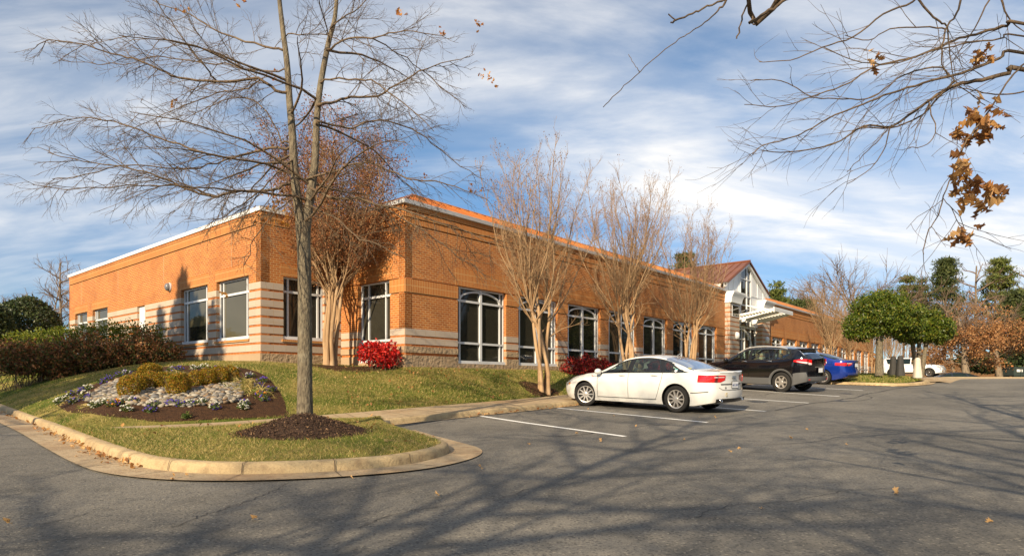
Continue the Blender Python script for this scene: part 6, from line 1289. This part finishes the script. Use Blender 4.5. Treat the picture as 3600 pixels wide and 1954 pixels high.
# ---- the white sedan, nearest car
root = empty('parked_car', label='white four-door sedan parked nearest with its tail to the viewer and front wheels turned', cat='car', group='cars parked nose-in along the building')
def sidewin(s, sd, wins, m=M_cg, j0=9.9, j1=12.1, trim=M_blk):
    for nm_, xa, xb in wins: s.patch(nm_, xa, xb, j0, j1, m, .008, sd, 14, 6)
WS = [('side_window', lambda u: .98 - .62 * u * 1.02 if u < .98 else .37, lambda u: .01 - .0 * u), ('side_window', lambda u: -.09, lambda u: -1.02 + .14 * u), ('quarter_window', lambda u: -1.12 + .12 * u, lambda u: -1.70 + .55 * u ** 1.15)]
s = sedan(root, M_pw); s.body(root, WS, ((.96, .31), (-1.04, -1.84))); s.cabin(M_seat)
for sd in (1, -1):
    s.frames(sd, WS, lambda u: 1.03 - .58 * u, lambda u: -1.79 + .56 * u ** 1.1); sidewin(s, sd, WS)
    s.patch('belt_trim', 1.0, -1.78, 8.98, 9.12, M_chrome, .010, sd, 24, 2)
    b = MB(); 
    for x0, f in ((.98, lambda u: 0.), (-.04, lambda u: 0.), (-1.08, lambda u: .0)):
        if x0 == -1.08: b.grid([[p for p in r_] for r_ in s.seam_v(-1.06, lambda u: .0 - .0 * u, 6.2, 8.9, sd)], M_seamc); b.grid(s.seam_v(-.86, lambda u: -.20 * u ** .7, 3.0, 6.2, sd), M_seamc)
        else: b.grid(s.seam_v(x0, f, 3., 8.9, sd), M_seamc)
    P = []
    for x in np.linspace(.98, -.90, 20): n_ = s.nm(x, 3., sd) * .003; P.append([s.ev(x, 2.95, sd) + n_, s.ev(x, 3.08, sd) + n_])
    b.grid(P, M_seamc); P = []
    for x in np.linspace(-1.86, -2.3, 8): n_ = s.nm(x, 4.1, sd) * .003; P.append([s.ev(x, 4.0, sd) + n_, s.ev(x, 4.12, sd) + n_])
    b.grid(P, M_seamc); b.build('panel_gaps', root, local=True)
    for x in (.16, -.84): s.handle(x, 7.0, sd, M_pw).build('door_handle', root, local=True)
    s.mirror(.86, 9.0, sd, M_pw)
s.screen('windscreen', .98, .30, 13.15, M_cg); s.screen('rear_screen', -1.02, -1.86, 13.1, M_cgr)
for x, sd, st in ((s.wf, 1, .42), (s.wf, -1, .42), (s.wr, 1, 0), (s.wr, -1, 0)): s.wheel(x, sd, st, 10)
for sd in (1, -1):
    lo = lambda t: .775 + (.0 if t > .3 else .05 * (1 - t / .3)); hi = lambda t: .94 + .005 * t
    f = s.wrap('tail_lamp', .38, .40, lo, hi, M_tl, sd, .014); s.wrap('lamp_strip', .42, .04, lambda t: .885, lambda t: .905, M_tlw, sd, .018, f)
    s.wrap('amber_strip', .72, .34, lambda t: lo(.9) + .01, lambda t: lo(.9) + .10, M_amb, sd, .0, f) if 0 else None
    hl = s.patch('headlamp', lambda u: 2.02 + .05 * u, 2.36, 6.2, 7.9, M_hl, .008, sd, 8, 4); s.patch('side_marker', 2.0, 2.10, 6.0, 6.6, M_amb, .009, sd, 4, 3, hl)
s.rpatch('rear_diffuser', -.74, .74, .285, .375, M_blk, .02)
b = MB()
for sd in (1, -1):
    p = s.rear(sd * .54, .335, -.01); b.lathe([(.038, 0), (.043, -.04), (.033, -.04), (.03, .0)], M_chrome, 14, (0, 0, 0), 'y'); k = len(b.v) - 56; b.v[k:] = [Vector((p.x - q[1] * -1 * 1.0 - .01, p.y + q[0] * 1.25, p.z + q[2])) for q in b.v[k:]]
b.build('exhaust_tips', root, local=True)
s.rpatch('boot_recess', -.52, .52, lambda y: .705, lambda y: .738, M_cladd, .004)
b = MB(); P = []
for y in np.linspace(-.6, .6, 14): p = s.rear(y, .575 + .07 * max(0, (abs(y) - .42) / .18) ** 2, .004); P.append([p, p + Vector((0, 0, .012))])
b.grid(P, M_seamc)
P = []
for y in np.linspace(-.58, .58, 14): p = s.rear(y, 1.005, .004); P.append([p + Vector((.09, 0, .036)), p + Vector((.01, 0, .036)), p + Vector((.004, 0, .0))])
b.build('boot_seam', root, local=True); b = MB(); b.grid(P, M_pw); b.build('boot_lip', root, local=True)
plate(s, .705, mat('plate_ink', (.04, .06, .16), .5), 'VPC-2927', y0=-.02)
b = MB(); c = s.rear(0, .875, .012)
for k in range(4):
    y = .069 - .046 * k; pr = s.rear(y, .875, .014); P = []
    for t in np.linspace(0, 6.2832, 25)[:-1]:
        o = Vector((pr.x, y + .036 * math.cos(t), .885 + .036 * math.sin(t))); d = Vector((0, math.cos(t), math.sin(t))); P.append([o + d * .006, o + Vector((-.007, 0, 0)), o - d * .006])
    b.grid(P + [P[0]], M_chrome)
b.build('emblem', root, local=True)
q = s.rear(.40, .64, .024); text_on(root, s, 'A6', .075, q, (.1, -1, 0), (0, 0, 1), M_seamc); q = s.rear(-.42, .66, .024); text_on(root, s, '3.0T', .055, q, (-.1, -1, 0), (0, 0, 1), M_seamc)
p = s.rear(.36, .475, .006); b = MB(); b.face([p + Vector((-.002, .045 * math.cos(t), .05 * math.sin(t))) for t in np.linspace(0, 6.2832, 20)[:-1]], mat('round_sticker', (.62, .48, .22), .6)); f = b.build('round_sticker', root, local=True); b = MB(); b.face([p + Vector((-.004, .024 * math.cos(t), -.008 + .026 * math.sin(t))) for t in np.linspace(0, 6.2832, 16)[:-1]], M_white); b.build('sticker_centre', f, local=True)
q = s.ev(-1.42, 10.4, 1) + s.nm(-1.42, 10.4, 1) * .014; u_ = (s.ev(-1.5, 10.4, 1) - s.ev(-1.34, 10.4, 1)).normalized(); v_ = (s.ev(-1.42, 11, 1) - s.ev(-1.42, 10, 1)).normalized(); b = MB(); b.face([q + u_ * x + v_ * y for x, y in ((-.04, .05), (-.04, -.02), (0, -.06), (.04, -.02), (.04, .05))], M_white); f = b.build('shield_sticker', root, local=True); b = MB(); b.face([q + u_ * x + v_ * y + s.nm(-1.42, 10.4) * .002 for x, y in ((-.04, .05), (-.04, .022), (.04, .022), (.04, .05))], mat('teal_sticker', (.12, .42, .40), .5)); b.build('sticker_band', f, local=True)
p = s.ev(-1.74, 13.9, 1) + s.nm(-1.74, 13.9) * .012; d1 = (s.ev(-1.80, 13.9) - s.ev(-1.70, 13.9)).normalized(); b = MB(); b.face([p + Vector((0, .07 * math.cos(t), 0)) + d1 * (.045 * math.sin(t)) for t in np.linspace(0, 6.2832, 18)[:-1]], mat('yellow_sticker', (.62, .56, .20), .6)); b.build('oval_sticker', root, local=True)
b = MB(); p = s.ev(-.98, 16, 1); b.grid([[p + Vector((.09, y, -.01)), p + Vector((.02, y * .7, .03)), p + Vector((-.06, y * .5, .075)), p + Vector((-.085, y * .5, .07)), p + Vector((-.09, y, -.01))] for y in (-.03, -.012, .012, .03)], M_pw); b.build('antenna_fin', root, local=True)
q = s.ev(1.07, 7.0, 1) + s.nm(1.07, 7, 1) * .004; text_on(root, s, 'supercharged', .03, q, (-1, .0, 0), (0, 0, 1), M_seamc); b = MB(); b.box(q + Vector((.085, 0, -.012)), (.03, 0, 0), (0, .004, 0), (0, 0, .03), M_tl); b.build('badge', root, local=True)
finish_root(root, (4.72, 16.41), (2.68, 18.49), 2.912)
# ---- the black crossover
root = empty('parked_car', label='black crossover with silver roof rails and grey wheel-arch cladding, parked beyond the white sedan', cat='car', group='cars parked nose-in along the building')
s = Car(root=root, paint=M_pb, top=[(2.30, .70), (2.26, .84), (2.1, .95), (1.7, 1.04), (1.2, 1.10), (.98, 1.14), (.55, 1.42), (.20, 1.585), (-.2, 1.645), (-.7, 1.655), (-1.3, 1.63), (-1.82, 1.585), (-1.93, 1.55), (-2.10, 1.38), (-2.20, 1.30), (-2.24, 1.24), (-2.26, 1.20)], plan=[(2.30, .60), (2.15, .80), (1.8, .90), (1.2, .915), (0, .92), (-1.2, .915), (-1.8, .895), (-2.05, .85), (-2.18, .79), (-2.26, .70)],
        belt=[(2.3, .72), (1.3, 1.0), (.9, 1.06), (0, 1.09), (-1, 1.12), (-1.6, 1.20), (-1.9, 1.29), (-2.26, 1.22)], zb=.24, zrear=.40, zfront=.30, tumble=.36, tail=[(.3, .10), (.45, .0), (.60, .0), (.70, .05), (.95, .03)], bulge=.13, wf=1.353, wr=-1.353, rw=.362, gap=.06, tr=.785, tw=.225, rimf=.64, sm=5, spw=(.04, .026)); s.prep(); WV = [('side_window', lambda u: .92 - .58 * u, lambda u: -.02), ('side_window', lambda u: -.10, lambda u: -.98), ('quarter_window', lambda u: -1.04, lambda u: -1.34 - .28 * math.sin(math.pi * min(1, .1 + u * .75)))]; s.body(root, WV, ((.94, .29), (-1.95, -2.09))); s.cabin(M_seat, .3, -.65, .5, 1.28)
for sd in (1, -1):
    s.frames(sd, WV, lambda u: .98 - .62 * u, lambda u: -1.70 if u < .5 else -1.70 + .30 * (u - .5)); s.patch('belt_trim', .98, -1.64, 8.98, 9.3, M_chrome, .012, sd, 24, 2); s.patch('belt_trim', .40, -1.48, 12.5, 12.85, M_chrome, .012, sd, 24, 2)
    sidewin(s, sd, WV)
    s.patch('sill_cladding', .95, -.95, 2.1, 3.6, M_cladd, .008, sd, 20, 4)
    for xw in (s.wf, s.wr):
        b = MB(); P = []
        def flank(x, z): R_ = s.ring(x); j = float(np.interp(z, [p[1] for p in R_[2:9]], range(2, 9))); return s.ev(x, j, sd) + Vector((0, sd * .012, 0))
        for t in np.linspace(-.35, math.pi + .35, 26):
            r0, r1 = s.rw + s.gap - .012, s.rw + s.gap + .062; P.append([Vector((xw + r0 * math.cos(t), sd * (s.tr + .06), s.rw + r0 * math.sin(t)))] + [flank(xw + r * math.cos(t), max(.27, s.rw + r * math.sin(t))) for r in (r0, r1)])
        b.grid(P, M_cladd, smooth=True); b.build('wheel_arch', root, local=True)
    b = MB()
    for x0 in (.98, -.06, -1.02): b.grid(s.seam_v(x0, (lambda u: 0.) if x0 > -1 else (lambda u: .06 * (1 - u)), 3.6, 8.9, sd), M_well)
    b.build('panel_gaps', root, local=True)
    for x in (.14, -.86): s.handle(x, 7.7, sd, M_chrome, .2).build('door_handle', root, local=True)
    s.mirror(.84, 9.1, sd, M_pb)
    b = MB(); P = [s.ev(x, 13.3, sd) + Vector((0, 0, .012 + .05 * math.sin(math.pi * min(1, max(0, (.55 - x) / 2.0))) ** .5)) for x in np.linspace(.52, -1.45, 18)]; b.tube(P, [.014] + [.024] * 16 + [.014], M_silver, 6); b.build('roof_rail', root, local=True)
    lo = lambda t: 1.0 - .06 * math.sin(math.pi * t) + (.06 if t < .1 else 0); hi = lambda t: 1.16 + (-.05 if t > .9 else 0)
    f = s.wrap('tail_lamp', .52, .44, lambda t: 1.0 + .10 * max(0, t - .45) / .55, lambda t: 1.17 + .03 * t - .05 * max(0, t - .8) / .2, M_tl, sd, .02); s.wrap('lamp_strip', .54, .34, lambda t: 1.0 + .11 * max(0, t - .45) / .55, lambda t: 1.05 + .07 * t, M_tlw, sd, .027, f)
    s.wrap('rear_reflector', .62, .0, lambda t: .47, lambda t: .50, M_tl, sd, .03)
s.screen('windscreen', .95, .28, 13.15, M_cg); s.screen('rear_screen', -1.94, -2.11, 13.0, M_cgr)
s.rpatch('bumper_cladding', -.78, .78, .43, .585, M_cladd, .022); 
for sd in (1, -1): s.patch('bumper_cladding', -1.80, -2.24, 2.0, 4.1, M_cladd, .012, sd, 8, 4)
b = MB(); P = []
for y in np.linspace(-.62, .62, 9): p = s.ev(-1.86, 15.6, 1); P.append([Vector((-1.80, y, s.T(-1.84) - .02 * abs(y) ** 2)), Vector((-2.05, y, 1.575 - .03 * y * y)), Vector((-2.06, y, 1.545 - .03 * y * y)), Vector((-1.88, y, 1.535 - .03 * y * y))])
b.grid(P, M_pb, True); b.face(P[0], M_pb); b.face(P[-1], M_pb); b.build('spoiler', root, local=True)
s.rpatch('chrome_garnish', -.36, .36, .905, .935, M_chrome, .02); plate(s, .80, mat('plate_ink', (.04, .06, .16), .5), None, off=.03)
b = MB(); b.tube([s.rear(-.12, 1.0, .03) + Vector((.06, 0, .18)), s.rear(.05, 1.02, .05) + Vector((.05, 0, .17)), s.rear(.24, 1.03, .04) + Vector((.07, 0, .17))], .010, M_blk, 5); b.build('rear_wiper', root, local=True)
for x, sd in ((s.wf, 1), (s.wf, -1), (s.wr, 1), (s.wr, -1)): s.wheel(x, sd, 0, 5 * 2 if 0 else 6)
finish_root(root, (10.62, 23.95), (8.9, 26.05), 2.706); root.scale = (1, 1, 1.03)
# ---- the blue sedan
root = empty('parked_car', label='bright blue compact sedan half hidden behind the black crossover', cat='car', group='cars parked nose-in along the building')
s = Car(root=root, paint=M_pu, top=[(2.28, .58), (2.24, .70), (2.0, .84), (1.5, .97), (1.15, 1.03), (.65, 1.30), (.3, 1.42), (-.2, 1.465), (-.7, 1.45), (-1.1, 1.38), (-1.5, 1.24), (-1.85, 1.12), (-2.1, 1.09), (-2.26, 1.085), (-2.31, 1.06)], plan=[(2.28, .56), (2.1, .76), (1.7, .86), (1, .885), (-1.2, .885), (-1.8, .86), (-2.08, .81), (-2.22, .74), (-2.31, .62)], belt=[(2.28, .6), (1.2, .95), (0, .985), (-1, 1.02), (-2, 1.05), (-2.31, 1.0)], zb=.19, zrear=.30, zfront=.22, tumble=.44, tail=[(.25, .12), (.40, .0), (.58, .0), (.75, .06), (.95, .03), (1.05, -.02)], bulge=.14, wf=1.35, wr=-1.35, rw=.325, gap=.05, tr=.765, tw=.215, rimf=.68, sm=8, spw=(.02, .03)); s.prep(); s.body(root)
for sd in (1, -1):
    sidewin(s, sd, [('side_window', lambda u: 1.05 - .64 * u, lambda u: .02), ('side_window', lambda u: -.08, lambda u: -1.06 + .12 * u), ('quarter_window', lambda u: -1.12 + .1 * u, lambda u: -1.45 + .36 * u)], M_cgd)
    s.wrap('tail_lamp', .36, .46, lambda t: .83 + .07 * max(0, .35 - t) / .35 + .06 * max(0, t - .6), lambda t: .965, M_tl, sd, .016); s.wrap('lamp_strip', .40, .06, lambda t: .925, lambda t: .958, M_tlw, sd, .021)
    for x in (.2, -.78): s.handle(x, 7.4, sd, M_pu).build('door_handle', root, local=True)
    b = MB(); b.grid(s.seam_v(-.03, lambda u: 0., 3, 8.9, sd), M_well); b.grid(s.seam_v(-1.06, lambda u: .14 * (1 - u), 4, 8.9, sd), M_well)
    P = [];  
    for t in np.linspace(0, 6.2832, 17): x, j = -1.62 + .09 * max(-1, min(1, 1.4 * math.cos(t))), 7.1 + .75 * max(-1, min(1, 1.4 * math.sin(t))); n_ = s.nm(x, j, sd) * .004; x2, j2 = -1.62 + .082 * max(-1, min(1, 1.4 * math.cos(t))), 7.1 + .68 * max(-1, min(1, 1.4 * math.sin(t))); P.append([s.ev(x, j, sd) + n_, s.ev(x2, j2, sd) + n_])
    b.grid(P, M_well); b.build('panel_gaps', root, local=True); s.mirror(.92, 9.0, sd, M_pu)
s.screen('windscreen', 1.1, .38, 13.15, M_cgd); s.screen('rear_screen', -1.12, -1.78, 13.1, M_cgd); s.rpatch('rear_valance', -.70, .70, .33, .43, M_blk, .02); plate(s, .86, None, None)
for x, sd in ((s.wf, 1), (s.wf, -1), (s.wr, 1), (s.wr, -1)): s.wheel(x, sd, 0, 10)
finish_root(root, (14.55, 28.9), (12.7, 30.9), 2.7)
# ---- the white truck beyond and the dark car below the far kerb
root = empty('parked_car', label='large white sport utility truck seen side-on behind the bollards', cat='truck')
s = Car(root=root, paint=M_pw2, top=[(2.62, .86), (2.58, 1.06), (2.4, 1.14), (1.6, 1.20), (1.15, 1.26), (.75, 1.62), (.5, 1.80), (.1, 1.87), (-1, 1.89), (-2.2, 1.87), (-2.42, 1.78), (-2.55, 1.3), (-2.6, 1.1)], plan=[(2.62, .86), (2.4, .96), (1.8, 1.0), (-2.2, 1.0), (-2.6, .94)], belt=[(2.62, .95), (1.2, 1.2), (-2.6, 1.24)], zb=.32, zrear=.5, zfront=.4, tumble=.26, tail=[(.3, .1), (.6, 0), (1.2, .03)], bulge=.08, wf=1.62, wr=-1.45, rw=.41, gap=.07, tr=.86, tw=.27, rimf=.66, sm=6, spw=(.05, .035)); s.prep(); s.body(root)
for sd in (1, -1):
    sidewin(s, sd, [('side_window', lambda u: 1.05 - .5 * u, lambda u: .12), ('side_window', lambda u: .04, lambda u: -.92), ('quarter_window', lambda u: -1.02, lambda u: -2.1 + .25 * (1 - u))], M_cgd, 9.6, 12.4); s.patch('sill_cladding', 1.1, -.9, 2.1, 3.0, M_blk, .01, sd, 16, 3); s.mirror(.95, 9.2, sd, M_blk)
    s.patch('headlamp', 2.30, 2.60, 6.0, 7.8, M_hl, .01, sd, 6, 3); s.wrap('tail_lamp', .8, .14, lambda t: .95, lambda t: 1.45, M_tl, sd, .015)
    for x in (.25, -.75): s.handle(x, 7.6, sd, M_chrome).build('door_handle', root, local=True)
s.screen('windscreen', 1.1, .55, 13.1, M_cgd)
for x, sd in ((s.wf, 1), (s.wf, -1), (s.wr, 1), (s.wr, -1)): s.wheel(x, sd, 0, 6, M_chrome)
x0, y0, _ = pt(2222, 945, 63); x1, y1, _ = pt(2345, 945, 60); d = nrm(np.array([x1 - x0, y1 - y0])); c = np.array(pt(2295, 945, 61.5)[:2]); finish_root(root, tuple(c - d * 1.5), tuple(c + d * 1.5), 3.)
root = empty('parked_car', label='dark navy car, only its roof showing above the far kerb', cat='car')
s = Car(root=root, paint=M_pd, top=SED_TOP, plan=SED_PLAN, belt=SED_BELT, zb=.17, zrear=.27, zfront=.22, tumble=.46, tail=[(.2, .10), (1.0, 0)], bulge=.12, wf=1.456, wr=-1.456, rw=.338, gap=.05, tr=.80, tw=.235, rimf=.7, sm=9, spw=(.02, .02)); s.prep(); s.body(root)
for sd in (1, -1): sidewin(s, sd, WS, M_cgd); s.mirror(.86, 9.0, sd, M_pd)
s.screen('windscreen', .98, .30, 13.15, M_cgd); s.screen('rear_screen', -1.02, -1.86, 13.1, M_cgd)
for x, sd in ((s.wf, 1), (s.wf, -1), (s.wr, 1), (s.wr, -1)): s.wheel(x, sd, 0, 10)
c = np.array(pt(2385, 945, 46.5)[:2]); d = nrm(np.array([-.95, .3])); finish_root(root, tuple(c - d * 1.45), tuple(c + d * 1.45), 2.9)
